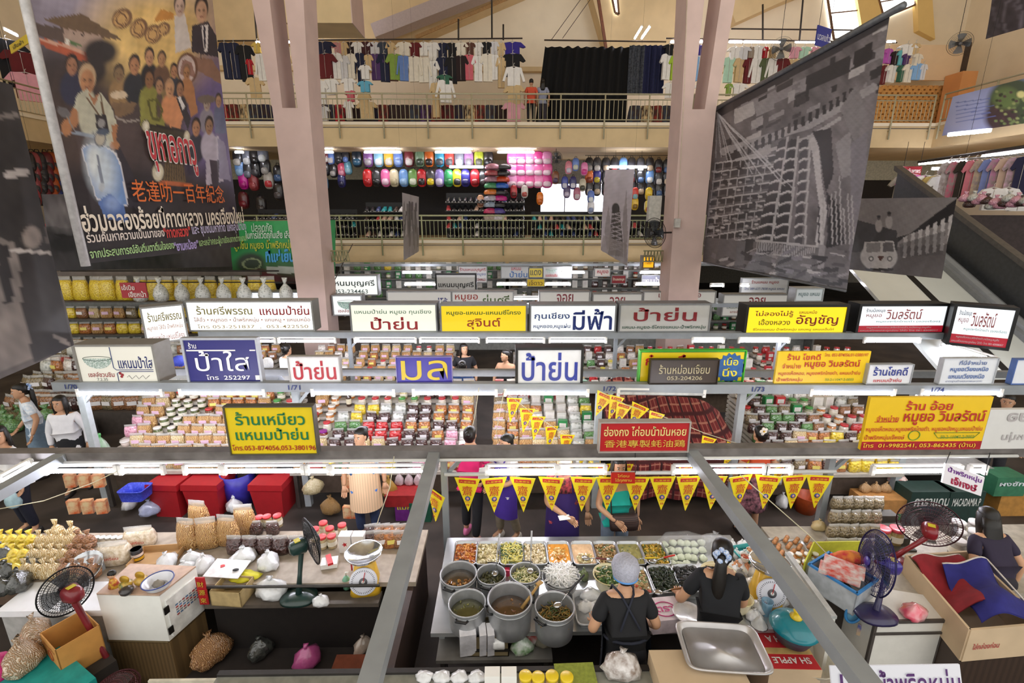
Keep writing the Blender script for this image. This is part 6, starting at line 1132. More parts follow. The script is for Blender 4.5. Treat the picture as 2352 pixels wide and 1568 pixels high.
spoon(1281, 1391, .99, -1.0, '26262a', 'ladle with dark handle in the front right pot', .3, tilt=.5); spoon(1137, 1318, .92, -.2, 'b8babc', 'steel ladle leaning in the second back pot', .22, tilt=1.2); spoon(1218, 1312, .95, -.1, 'b8babc', 'steel ladle leaning in the pot of pale noodles', .22, tilt=1.2)
t = thing('wooden_spatula', 'wooden spatula leaning on the rim of the largest pot', 'spatula', at(1216, 1372, z=1.02), -.8); mb = MB(); mb.tube([(0, -.1, -.05), (0, .12, .06)], [.016, .011], M('b08a4a', .6), 7); mb.build('shaft', t); mb = MB(); mb.box((0, .13, .07), (.04, .06, .01), M('b08a4a', .6)); mb.build('blade', t)
# enamel basins
def basin(px, py, zr, rpx, h, col, label, spec=None, fl='', rim=None, fz=.02):
    c = at(px, py, z=zr); dep = c.y*_cp+(CAMZ-zr)*_sp; r = rpx*dep/F; m = M(col, .25, coat=.8, amount=.03); mb = MB()
    mb.lathe([(r*.6, 0), (r*.85, h*.35), (r*.97, h*.9), (r*1.03, h), (r*1.0, h*1.02), (r*.94, h*.9), (r*.82, h*.4), (r*.58, .012)], m, n=36, caps=False); mb.lathe([(r*.58, .0), (r*.6, .013)], m, n=36)
    if rim: mb.tube([(r*1.03*math.cos(a*PI/18), r*1.03*math.sin(a*PI/18), h) for a in range(36)], .006, M(rim, .4), 5, True)
    o = mb.build('enamel_basin', None, (c.x, c.y, zr-h)); tag(o, label, 'basin')
    if spec: fill(c, r*1.9, r*1.9, zr-fz, fl, spec, int(px), 0, True)
    return c, r
basin(1288, 1322, .93, 43, .16, 'a8aaac', 'grey basin heaped with white rice noodles', ('', '', 'strand', ['f4f4f2', 'eeeeec', 'fafaf8'], 'ececea'), 'heap of white rice noodles in the grey basin', None, .005)
for k in range(2):
    c = at(1288, 1320, z=.95); mb = MB(); strandsm(mb, .36-.1*k, .32-.1*k, .012+.02*k, 150, ['f6f6f4', 'ecece8', 'fcfcfa'], .13, .006, 70+k, True); stuff(mb.build('rice_noodles', None, (c.x, c.y, .935)), 'white rice noodle strands, %s of the heap' % ('lower layer' if k == 0 else 'top layer'))
basin(1398, 1318, .95, 34, .17, 'efe8c4', 'cream enamel bowl of shredded green leaves', ('', '', 'leaf', ['3a5a24', '5a7a34', 'c8b88a', '2f4a1c'], '4a5a2c'), 'shredded green leaves in the cream bowl', 'd8cc98', .03)
basin(1652, 1318, .93, 40, .17, 'efe4bc', 'cream enamel basin behind the ponytailed vendor', ('', '', 'chunk', ['e0a83c', 'd88a2c'], 'd8b05a'), 'yellow curry in the cream basin behind the ponytail', 'd8cc98', .07)
basin(1702, 1372, .9, 26, .14, 'efe4bc', 'cream enamel bowl right of the ponytailed vendor', None, rim='d8cc98')
# second row of trays, behind the vendors
SP = [('mixed soup', '', 'chunk', ['c8b088', 'a88a5a', 'c84a2c', '8a9a6a'], 'b0a07a'), ('dark green leaves', '', 'leaf', ['1c2a18', '2a3a20', '16200f'], '1f2a18'), ('black dark leaves', '', 'leaf', ['161616', '222222', '1c201a'], '181818')]
for (px, py), sp, n in zip(((1462, 1335), (1524, 1332), (1583, 1330)), SP, ('behind the hair net vendor', 'between the two vendors', 'left of the ponytail')):
    p = tray(px, py, TZ+.08, .255, .36, .105, 'aluminium tray of %s %s' % (sp[0], n)); fill(p, .24, .34, TZ+.078, '%s in the tray %s' % (sp[0], n), sp, int(px))
spoon(1512, 1362, TZ+.12, -1.7, '8a5a2c', 'wooden handled spoon across the dark leaf tray')
p = tray(1357, 1392, TZ+.06, .3, .4, .06, 'pale plastic looking tray with a bag of white noodles', mat=M('d8dadb', .25, coat=.7))
def blob(w, d, h, mat, seed, n=18, knot=True, name='plastic_bag'):
    r = random.Random(seed); ph = [r.random()*6 for _ in range(4)]; mb = MB(); rings = [(0, .72), (.08, .95), (.3, 1.03), (.55, .9), (.75, .6), (.9, .28)] + ([(.95, .1), (1.0, .14), (1.12, .22)] if knot else [(1.0, .06)])
    vs = []
    for q, s in rings:
        for k in range(n):
            a = 2*PI*k/n; f = s*(1+.1*math.sin(3*a+ph[0]+q*4)+.08*math.sin(7*a+ph[1]-q*6)); vs.append((w/2*f*math.cos(a), d/2*f*math.sin(a), h*q*(1+.05*math.sin(2*a+ph[2]))))
    fs = [(i*n+k, i*n+(k+1) % n, (i+1)*n+(k+1) % n, (i+1)*n+k) for i in range(len(rings)-1) for k in range(n)]+[tuple(range(n-1, -1, -1)), tuple((len(rings)-1)*n+k for k in range(n))]
    mb.add(vs, fs, mat, True); return mb
def bag(px, py, z, w, d, h, mat, label, rz=0, knot=True, cat='bag', name='plastic_bag', seed=None):
    p = at(px, py, z=z); o = blob(w, d, h, mat, seed or int(px*7+py), knot=knot).build(name, None, (p.x, p.y, z), rz); return tag(o, label, cat)
WHT = M('f0f0ee', .25, coat=.8, bump=.4, scale=20, amount=.05)
bag(1345, 1398, TZ+.01, .16, .12, .09, WHT, 'left plastic bag of white noodles on the pale tray', name='noodle_bag'); bag(1367, 1402, TZ+.01, .15, .12, .09, WHT, 'right plastic bag of white noodles on the pale tray', .7, name='noodle_bag'); bag(1355, 1372, TZ+.01, .2, .14, .1, PLAS, 'clear bag behind the two noodle bags on the pale tray', name='noodle_bag')
bag(1340, 1330, TZ, .1, .09, .12, M('4a5a34', .3, coat=.8, bump=.3, col2='7a8a5a'), 'small bag of green leaves beside the noodle basin', name='leaf_bag')
mb = MB(); mb.box((0, 0, .035), (.05, .05, .07), M('d83a5a', .4)); p = at(1165, 1314, z=TZ+.03); tag(mb.build('red_cup', None, (p.x, p.y, TZ)), 'small pink red cup between the back pots', 'cup')
p = at(1062+2, 1360, z=1.02)
# white dumplings and small noodle bags at the far right of the table
RD = random.Random(8)
for i in range(22):
    px, py = 1528+(i % 6)*17+RD.uniform(-3, 3), 1243+(i//6)*16+RD.uniform(-2, 2); p = at(px, py, z=TZ+.05)
    place('dump', lambda: blob(.085, .085, .06, M('dfe8cf', .3, coat=.6, amount=.05), 5, knot=False).build('wrapped_dumpling'), (p.x, p.y, TZ+.005), RD.random()*6, 'pale green dumpling, %s from left in the %s row, in the clear bag' % (ORD[i % 6+1], ORD[i//6+1]), 'pale green dumplings', 'dumpling')
bag(1580, 1255, TZ, .62, .4, .12, film(alpha=.16), 'large clear bag spread over the pale green dumplings', knot=False); bag(1640, 1255, TZ, .3, .25, .16, film(alpha=.25), 'crumpled clear bag beside the dumplings')
for i in range(26):
    px, py = 1648+(i % 7)*17+RD.uniform(-5, 5)+(i//7)*9, 1254+(i//7)*19+RD.uniform(-4, 4); p = at(px, py, z=TZ+.04)
    place('rice', lambda: blob(.12, .1, .1, M('f0f1f0', .2, coat=1, bump=.35, scale=22, amount=.05), 9).build('noodle_bag'), (p.x, p.y, TZ), RD.random()*6, 'knotted bag of white noodles, %s from left, %s row, right of the dumplings' % (ORD[i % 7+1], ORD[i//7+1]), 'small noodle bags', 'bag')
for i, (px, py, c, n) in enumerate(((1690, 1308, 'e09a6a', 'peach'), (1712, 1312, 'd88a5a', 'orange'), (1700, 1328, '8a8a88', 'grey'), (1728, 1345, 'e8e4dc', 'cream pointed'), (1712, 1382, 'e8e8e6', 'upper white'), (1740, 1400, 'e4e4e4', 'middle white'), (1730, 1420, 'ececec', 'lower white'), (1772, 1376, 'd0d2d4', 'clear'), (1792, 1384, 'c8cacc', 'crumpled clear'))):
    bag(px, py, TZ, .15, .11, .1, M(c, .2, coat=1, bump=.4, scale=18), '%s plastic bag of food left of the dial scale' % n, i)
# teal tray with small bowls
t = place('ttray', lambda: (lambda m_: (tray_mesh(m_, .3, .24, .05, M('2a9a9a', .4)), m_.build('teal_tray'))[1])(MB()), (at(1722, 1268, z=TZ+.1).x, at(1722, 1268, z=TZ+.1).y, TZ+.06), .2, 'teal tray with small bowls of condiments', None, 'tray')
for i, (px, py, c) in enumerate(((1726, 1262, 'd8b070'), (1712, 1276, 'b8382c'), (1738, 1282, 'a84a34'))):
    basin(px, py, TZ+.17, 11, .06, 'e8e4dc', 'small white bowl on the teal tray, %s' % ('at the back', 'at the left', 'at the right')[i], ('', '', 'few', ['a85a2c'], c), '%s paste in the small bowl on the teal tray' % ('yellow', 'red', 'brown')[i], None, .01)
# dial scale
def scale(px, py, z, rz, label, dial=.13, body='e8b82c', pan=True, panpx=None):
    p = at(px, py, z=z); t = thing('dial_scale', label, 'scale', (p.x, p.y, z), rz)
    mb = MB(); mb.loft([(0, .15, .12, 0, 0, 4), (.05, .14, .11, 0, 0, 4), (.3, .09, .07, 0, .02, 4), (.33, .05, .05, 0, .02, 3)], M(body, .4, coat=.4), 20); mb.build('body', t)
    mb = MB(); f = Matrix.Translation((0, -.1, .17)) @ Matrix.Rotation(PI/2-.3, 4, 'X'); mb.loft([(0, dial, dial), (.02, dial, dial), (.024, dial*.92, dial*.92)], M('dfe0ea', .3, amount=.02), 32, M4=f); mb.loft([(.024, dial*.3, dial*.3), (.03, dial*.3, dial*.3)], M('6a6a70', .4), 20, M4=f); mb.loft([(.03, dial*.12, dial*.12), (.034, dial*.12, dial*.12)], WHITE, 16, M4=f)
    for k in range(40):
        a = 2*PI*k/40; q = f @ Vector((dial*.86*math.cos(a), dial*.86*math.sin(a), .0255)); q2 = f @ Vector((dial*.74*math.cos(a), dial*.74*math.sin(a), .0255)); mb.bar(q, q2, .003, .003, M('3a3a48', .5))
    mb.bar(f @ Vector((0, 0, .034)), f @ Vector((.02, dial*.7, .034)), .006, .004, M('c8282c', .5)); mb.build('dial', t)
    if pan: mb = MB(); mb.lathe([(.06, .34), (.15, .36), (.17, .4), (.18, .405), (.165, .4), (.145, .368), (.0, .352)], M('d0d2d4', .15, metal=.9), (0, .02, 0), 32, False); mb.build('pan', t)
    return t
scale(1756, 1376, TZ, -.15, 'white faced dial scale with steel pan at the right of the food stall')
# teal lidded pot with yellow knob
c = at(1824, 1440, z=TZ+.12); t = thing('covered_pot', 'teal lidded pot with a bright yellow knob', 'pot', (c.x, c.y, TZ)); mb = MB(); mb.lathe([(.13, 0), (.175, .1), (.18, .12)], M('3a4a5a', .4), n=32); mb.build('vessel', t)
mb = MB(); mb.lathe([(.19, .12), (.195, .13), (.175, .16), (.1, .21), (0.01, .225)], M('17818f', .3, coat=.5, amount=.05), n=36); mb.build('lid', t)
mb = MB(); mb.lathe([(.045, .22), (.05, .235), (.03, .25), (.02, .27), (.03, .29), (.015, .3)], M('e8c81c', .35, coat=.4), n=20); mb.build('knob', t)
p = at(1760, 1400, z=TZ+.05); mb = MB(); mb.lathe([(.035, 0), (.05, .15), (.046, .15), (.032, .01)], M('8ac0e0', .2, coat=.6, trans=.35), n=20, caps=False); tag(mb.build('blue_cup', None, (p.x, p.y, TZ)), 'pale blue plastic cup beside the teal lid', 'cup')
mb = MB(); mb.lathe([(.001, .1), (.07, 0), (.075, 0)], M('dfe3e6', .2, coat=1, bump=.4), n=12); p = at(1745, 1424, z=TZ+.05); tag(mb.build('cone_bag', None, (p.x, p.y, TZ+.0)), 'white cone shaped bag in front of the blue cup', 'bag')
# plate held by the ponytailed vendor and printed bags before the hair net vendor
mb = MB(); p = at(1580, 1408, z=.92); mb.lathe([(.05, 0), (.11, .015), (.13, .03), (.11, .02), (.0, .008)], M('eeeeec', .25, coat=.6), n=28, caps=False); tag(mb.build('white_plate', None, (p.x, p.y, .9)), 'white plate held by the ponytailed vendor', 'plate')
p = at(1525, 1405, z=TZ+.1); mb = MB(); mb.box((0, 0, .07), (.3, .26, .14), M('e4d8de', .3, coat=.6, bump=.2)); mb.tube([(.1*math.cos(a*PI/12), .08*math.sin(a*PI/12)-.01, .142) for a in range(24)], .005, M('d04a8a', .5), 5, True); write(mb, 'ตรา', M('d04a8a', .5), (-.08, -.04, .141), (1, 0, 0), (0, 1, 0), 0, 0, .16, .06, .003, .02); tag(mb.build('printed_package', None, (p.x, p.y, TZ), .1), 'pale package with pink print between the vendors', 'package')
# low dark table in front of the pots
LZ = .58
t = thing('low_table', 'low dark metal table in front of the pots', 'table', (0, 0, 0)); a = at(1003, 1505, z=LZ); b = at(1268, 1500, z=LZ); mb = MB(); mb.span((a.x, a.y-.05, LZ-.035), (b.x, 3.62, LZ), M('9a9690', .3, metal=.5, col2='6a6662', scale=3)); mb.build('table_top', t)
for sx in (a.x+.05, b.x-.05):
    for yy in (a.y, 3.5): mb = MB(); mb.bar((sx, yy, 0), (sx, yy, LZ-.03), .04, .04, M('3a3634', .6)); mb.build('leg', t)
def open_box(px, py, z, w, d, h, mat, label, rz=0, name='cardboard_box', strip=None, p=None, flaps=False):
    p = p or at(px, py, z=z); t = thing(name, label, 'box', (p.x, p.y, z), rz); mb = MB(); th = .008
    mb.span((-w/2, -d/2, 0), (w/2, d/2, th), mat)
    for a_, b_ in (((-w/2, -d/2, 0), (w/2, -d/2+th, h)), ((-w/2, d/2-th, 0), (w/2, d/2, h)), ((-w/2, -d/2, 0), (-w/2+th, d/2, h)), ((w/2-th, -d/2, 0), (w/2, d/2, h))): mb.span(a_, b_, mat)
    if strip: mb.span((-w/2, -d/2-.002, h*.25), (w/2, -d/2, h*.42), M(strip, .6))
    mb.build('carton_body', t)
    if flaps:
        for s_ in (-1, 1): mb = MB(); mb.box((s_*(w/2+d*.14), 0, h-.03), (d*.3, d*.96, .006), mat, 0, 0, s_*.5); mb.build('flap', t)
    return t
open_box(1122, 1482, LZ, .36, .22, .2, M('8a7a58', .8, scale=5), 'brown cardboard box of plastic bags on the low table', strip='26221e')
for i, (dx, dz, w, n) in enumerate(((-48, -18, .14, 'leftmost folded stack, hanging over'), (-14, -22, .06, 'thin second stack'), (4, -22, .06, 'thin third stack'))):
    p = at(1122+dx, 1470, z=LZ+.14); mb = MB(); mb.box((0, 0, .12), (w, .12, .26), M('eceaee', .25, coat=.6, bump=.3), rx=.15); tag(mb.build('plastic_bag_stack', None, (p.x, p.y, LZ+.03), .15), 'white plastic bags in the brown box, '+n, 'bag stack')
for i in range(2): p = at(1146, 1440+i*22, z=LZ+.2); mb = MB(); mb.lathe([(.05, -.05), (.055, -.04), (.055, .04), (.05, .05)], WHT, n=20, M4=Matrix.Rotation(PI/2, 4, 'Y')); tag(mb.build('plastic_roll', None, (p.x, p.y, LZ+.16-.02*i)), 'white roll of bags in the brown box, %s one' % ('far', 'near')[i], 'roll')
bag(1198, 1492, LZ, .2, .16, .14, M('6a9a5a', .2, coat=1, bump=.4, col2='dfe4dc', scale=14), 'clear bag of green vegetables on the low table', name='vegetable_bag'); bag(1222, 1470, LZ, .17, .14, .14, M('c8c4c0', .2, coat=1, bump=.4, col2='a84a44', scale=10), 'clear bag with red scraps behind the vegetable bag'); bag(1246, 1478, LZ, .16, .12, .12, M('8a8474', .8, bump=.3, scale=8), 'crumpled grey cloth beside the vegetable bag', name='grey_rag', cat='rag')
# near counter along the bottom edge
NZ = .95
t = thing('near_counter', 'dark counter along the bottom edge with bags and yellow lids', 'counter', (0, 0, 0)); a = at(500, 1552, z=NZ); b = at(1510, 1545, z=NZ)
mb = MB(); mb.span((a.x, 2.0, NZ-.06), (b.x, a.y+.02, NZ), M('8a8a80', .5)); mb.span((a.x, a.y-.01, NZ-.07), (b.x, a.y+.03, NZ+.02), M('2b2826', .5)); mb.build('counter_top', t); mb = MB(); mb.span((a.x, 2.1, 0), (b.x, a.y-.02, NZ-.06), M('c8c4b4', .6)); mb.build('counter_body', t)
for i, px in enumerate((1131, 1169)): p = at(px, 1548, z=NZ+.1); mb = MB(); mb.span((-.055, -.04, 0), (.055, .04, .15), WHITE); tag(mb.build('white_carton', None, (p.x, p.y-.02, NZ)), 'white carton on the near counter, %s of two' % ('left', 'right')[i], 'carton')
for i, px in enumerate((1207, 1236, 1268, 1302)): p = at(px, 1550+(i % 2)*3, z=NZ+.12); t = thing('food_jar', 'jar with flat yellow lid at the bottom edge, %s of four' % ORD[i+1], 'jar', (p.x, p.y, NZ)); mb = MB(); mb.lathe([(.04, 0), (.045, .01), (.045, .1)], M('c8a86a', .2, coat=.6), n=20); mb.build('glass', t); mb = MB(); mb.lathe([(.047, .095), (.048, .12), (.045, .124)], M('edcf25', .4, coat=.3, amount=.03), n=24); mb.build('lid', t)
p = at(1322, 1550, z=NZ+.02); mb = MB(); mb.box((0, 0, .012), (.3, .2, .02), M('8f9a3c', .95, bump=.3, scale=40)); tag(mb.build('green_cloth', None, (p.x, p.y, NZ), .03), 'folded olive green cloth on the near counter', 'cloth')
for i, px in enumerate((975, 1015, 1055, 1095)): bag(px, 1558, NZ, .13, .1, .06, PLAS, 'flat clear bag on the near counter, %s of four' % ORD[i+1], knot=False)
bag(1428, 1545, NZ, .28, .2, .2, M('d8d4d2', .15, coat=1, bump=.7, scale=16, col2='8a7a70'), 'crumpled clear bag at the bottom right of the near counter')
# big baking sheet, apple carton and boxes, right of the vendors
BZ = 1.1
for i, (q, h_, n) in enumerate((((1515, 1500), .9, 'tall pale cardboard box left of the baking sheet'),)):
    p = at(q[0]+42, q[1]+22, z=BZ); mb = MB(); mb.span((-.3, -.36, 0), (.34, .1, BZ-.01), CARDP); mb.span((-.3, -.364, BZ*.45), (.34, -.36, BZ*.47), M('a88a5a', .7)); tag(mb.build('cardboard_box', None, (p.x+.12, p.y+.02, 0)), n, 'box')
P4 = [at(*q, z=BZ+.03) for q in ((1548, 1432), (1722, 1440), (1778, 1538), (1592, 1545))]; c = sum(P4, Vector())/4; rz = math.atan2((P4[1]-P4[0]).y, (P4[1]-P4[0]).x)
mb = MB(); tray_mesh(mb, (P4[1]-P4[0]).length*1.02, (P4[0]-P4[3]).length, .045, M('cfcdcd', .35, metal=.5, scale=5, amount=.08)); tag(mb.build('baking_sheet', None, (c.x, c.y, BZ), rz-.02), 'large empty aluminium baking sheet in front of the vendors', 'tray')
AZ = .7
Q = [at(*q, z=AZ) for q in ((1735, 1452), (1820, 1453), (1880, 1540), (1775, 1545))]; U = (Q[1]-Q[0]).normalized(); c = sum(Q, Vector())/4
mb = MB(); rd = M('b8262c', .45, amount=.05); mb.span((-.2, -.17, 0), (.22, .19, AZ), CARDP); mb.span((-.195, .03, AZ), (.215, .185, AZ+.004), rd); mb.span((-.195, -.165, AZ), (.215, -.02, AZ+.004), rd); mb.span((-.2, -.03, AZ+.003), (.22, .03, AZ+.006), M('c8a86a', .3, coat=.5))
write(mb, 'FRESH A', M('e8e0d8', .5), (.2, .14, AZ+.004), (-1, 0, 0), (0, -1, 0), .03, -.01, .3, .055, .003, .02); write(mb, 'SH APPLE', M('e8e0d8', .5), (.2, -.07, AZ+.004), (-1, 0, 0), (0, -1, 0), .03, -.01, .34, .05, .003, .02)
tag(mb.build('apple_carton', None, (c.x, c.y, 0), -.04), 'red fruit carton with upside down FRESH APPLE lettering', 'carton')
mb = MB(); mb.span((-.25, -.1, 0), (.2, .1, .72), RED_ := M('b01c22', .5)); p = at(1650, 1566, z=.72); tag(mb.build('red_crate', None, (p.x, p.y-.12, 0)), 'red box top at the bottom edge under the baking sheet', 'box')
p = at(1855, 1500, z=.62); mb = MB(); mb.lathe([(.18, 0), (.24, .2), (.25, .21), (.23, .2), (.17, .02)], M('e4dfce', .4, coat=.3), n=32); tag(mb.build('cream_tub', None, (p.x, p.y, .42)), 'cream round tub lying beside the red fruit carton', 'tub')
mb = MB(); mb.span((-.22, -.18, 0), (.22, .18, .42), CARD); tag(mb.build('cardboard_box', None, (p.x, p.y, 0)), 'brown cardboard box under the cream tub', 'box')
# pennants on the white pipe
YEL = M('f2dc22', .45, amount=.03); PR = M('c0272c', .5, amount=.03); PB = M('3a4aa0', .5)
def mk_flag(w, h):
    def f():
        mb = MB(); n = 8
        def P(u, v): return ((u-.5)*w*(1-v), -.01*math.sin(v*2.2), -h*v)
        mb.add([P(0, 0), P(1, 0), P(1, .995), P(0, .995), ((-.5)*w, .003, 0), (.5*w, .003, 0), (0, .003, -h)], [(0, 3, 2, 1), (4, 5, 6), (0, 1, 5, 4)], YEL)
        mb.box((0, -.004, -h*.1), (w*.66, .004, h*.1), PR)
        write(mb, '九皇勝會', M('f0d020', .5), (0, -.007, -h*.125), (1, 0, 0), (0, 0, 1), -w*.28, 0, w*.28, h*.05, .002, .01)
        write(mb, '齋', PR, (0, -.012, -h*.5), (1, 0, 0), (0, 0, 1), -w*.2, 0, w*.2, h*.29, .006, .0)
        mb.loft([(0, w*.1, w*.1), (.003, w*.1, w*.1)], PB, 14, M4=Matrix.Translation((0, -.014, -h*.59)) @ Matrix.Rotation(PI/2, 4, 'X')); mb.loft([(0, w*.05, w*.06), (.003, w*.05, w*.06)], M('e8a89a', .5), 10, M4=Matrix.Translation((0, -.018, -h*.59)) @ Matrix.Rotation(PI/2, 4, 'X'))
        write(mb, 'อาหารเจ', PR, (0, -.02, -h*.7), (1, 0, 0), (0, 0, 1), -w*.1, 0, w*.1, h*.035, .002, .01); write(mb, 'เจ', PR, (0, -.02, -h*.8), (1, 0, 0), (0, 0, 1), -w*.055, 0, w*.055, h*.06, .004, .03)
        return mb.build('paper_pennant')
    return f
a = at(1044, 1129, y=YA-.04); FW = at(1104, 1129, y=YA-.04).x-a.x; FH = a.z-at(1044, 1205, y=YA-.04).z
for i, px in enumerate((1074, 1135, 1200, 1265, 1339, 1397, 1461, 1519, 1579, 1637, 1697, 1761, 1820, 1877)):
    p = at(px, 1128, y=YA-.04); place('flag', mk_flag(FW, FH), (p.x, YA-.04, 1.465), R.uniform(-.06, .06), 'yellow paper pennant with red characters, %s from the left on the white pipe' % ORD[i+1], 'pennants on the white pipe', 'pennant', rot=(R.uniform(-.04, .04), R.uniform(-.05, .05), R.uniform(-.25, .25)))
p = at(1000, 1128, y=YA-.3); dup(_P['flag'], (p.x, YA-.3, 1.47), None, 'curled yellow pennant seen at an angle beside the left post', 'pennants on the white pipe', rot=(.1, .15, -.7))
def string(pts, y, lab, n=12):
    mb = MB(); mb.tube([at(a_, b_, y=y) for a_, b_ in pts], .005, M('d8d0b0', .7), 5); return tag(mb.build('cord'), lab, 'cord')
for i, (px, py) in enumerate(((1182, 920), (1212, 944), (1236, 962), (1268, 985), (1304, 1004), (1343, 1026))):
    p = at(px, py-6, y=5.6); dup(_P['flag'], p, None, 'yellow pennant on the slanting line, %s from the top, before the central stall' % ORD[i+1], 'pennants on the slanting lines', scale=.76, rot=(0, .2, R.uniform(.3, .6)))
string(((1160, 900), (1225, 950), (1300, 1000), (1362, 1036)), 5.6, 'slanting pennant string before the central stall')
for i, (px, py) in enumerate(((1392, 912), (1418, 918), (1435, 935), (1472, 938), (1510, 955), (1630, 1012), (1690, 1030), (1740, 1040))):
    p = at(px, py-8, y=5.7); dup(_P['flag'], p, None, 'yellow pennant on the line before the plaid cloth, %s from the left' % ORD[i+1], 'pennants on the slanting lines', scale=.8, rot=(0, .35, R.uniform(-.5, .5)))
string(((1378, 898), (1440, 930), (1520, 955), (1620, 995), (1750, 1036)), 5.7, 'slanting pennant string before the red plaid cloth')
for i, (px, py) in enumerate(((1436, 1066), (1386, 1066), (1576, 1068), (1790, 1072))):
    p = at(px, py, y=5.2); dup(_P['flag'], p, None, 'yellow pennant hanging just under the front beam, %s of four' % ORD[i+1], 'pennants under the front beam', scale=.7, rot=(0, 0, R.uniform(-.5, .5)))
for q, lab, y in ((((1100, 890), (1090, 960), (1065, 1040)), 'thin yellow paper strip hanging left of the central gap', 5.9), (((1158, 895), (1140, 990), (1148, 1038)), 'thin yellow paper strip hanging right of the central gap', 5.9), (((0, 1168), (100, 1150), (210, 1110), (268, 1082)), 'cream cord sagging across the far left stall', 4.6), (((905, 1048), (895, 1120), (870, 1190), (850, 1260)), 'white cord hanging down before the striped apron', 4.6), (((1700, 1090), (1860, 1230), (1945, 1320)), 'thin cord slanting down to the purple fan', 3.9)):
    string(q, y, lab)
# ---------------------------------------------------------------- people
SKIN = M('c99a78', .55, amount=.05, scale=6); HAIRC = M('17130f', .45, amount=.2, scale=30); 
def skinmesh(nodes, edges, root, sub=2):
    """surface grown round a skeleton: nodes name -> (point, radius or (rx, ry))"""
    ks = list(nodes); me = bpy.data.meshes.new('s'); me.from_pydata([tuple(nodes[k][0]) for k in ks], [(ks.index(a), ks.index(b)) for a, b in edges], [])
    o = bpy.data.objects.new('s', me); sc.collection.objects.link(o); md = o.modifiers.new('s', 'SKIN'); md.use_smooth_shade = True
    for i, k in enumerate(ks):
        v = me.skin_vertices[0].data[i]; r = nodes[k][1]; v.radius = (r, r) if not isinstance(r, tuple) else r; v.use_root = (k == root)
    ss = o.modifiers.new('u', 'SUBSURF'); ss.levels = sub; ss.render_levels = sub
    dg = bpy.context.evaluated_depsgraph_get(); ev = o.evaluated_get(dg); m2 = ev.to_mesh()
    vs = [tuple(v.co) for v in m2.vertices]; fs = [tuple(p.vertices) for p in m2.polygons]; ev.to_mesh_clear()
    bpy.data.objects.remove(o); bpy.data.meshes.remove(me); return vs, fs
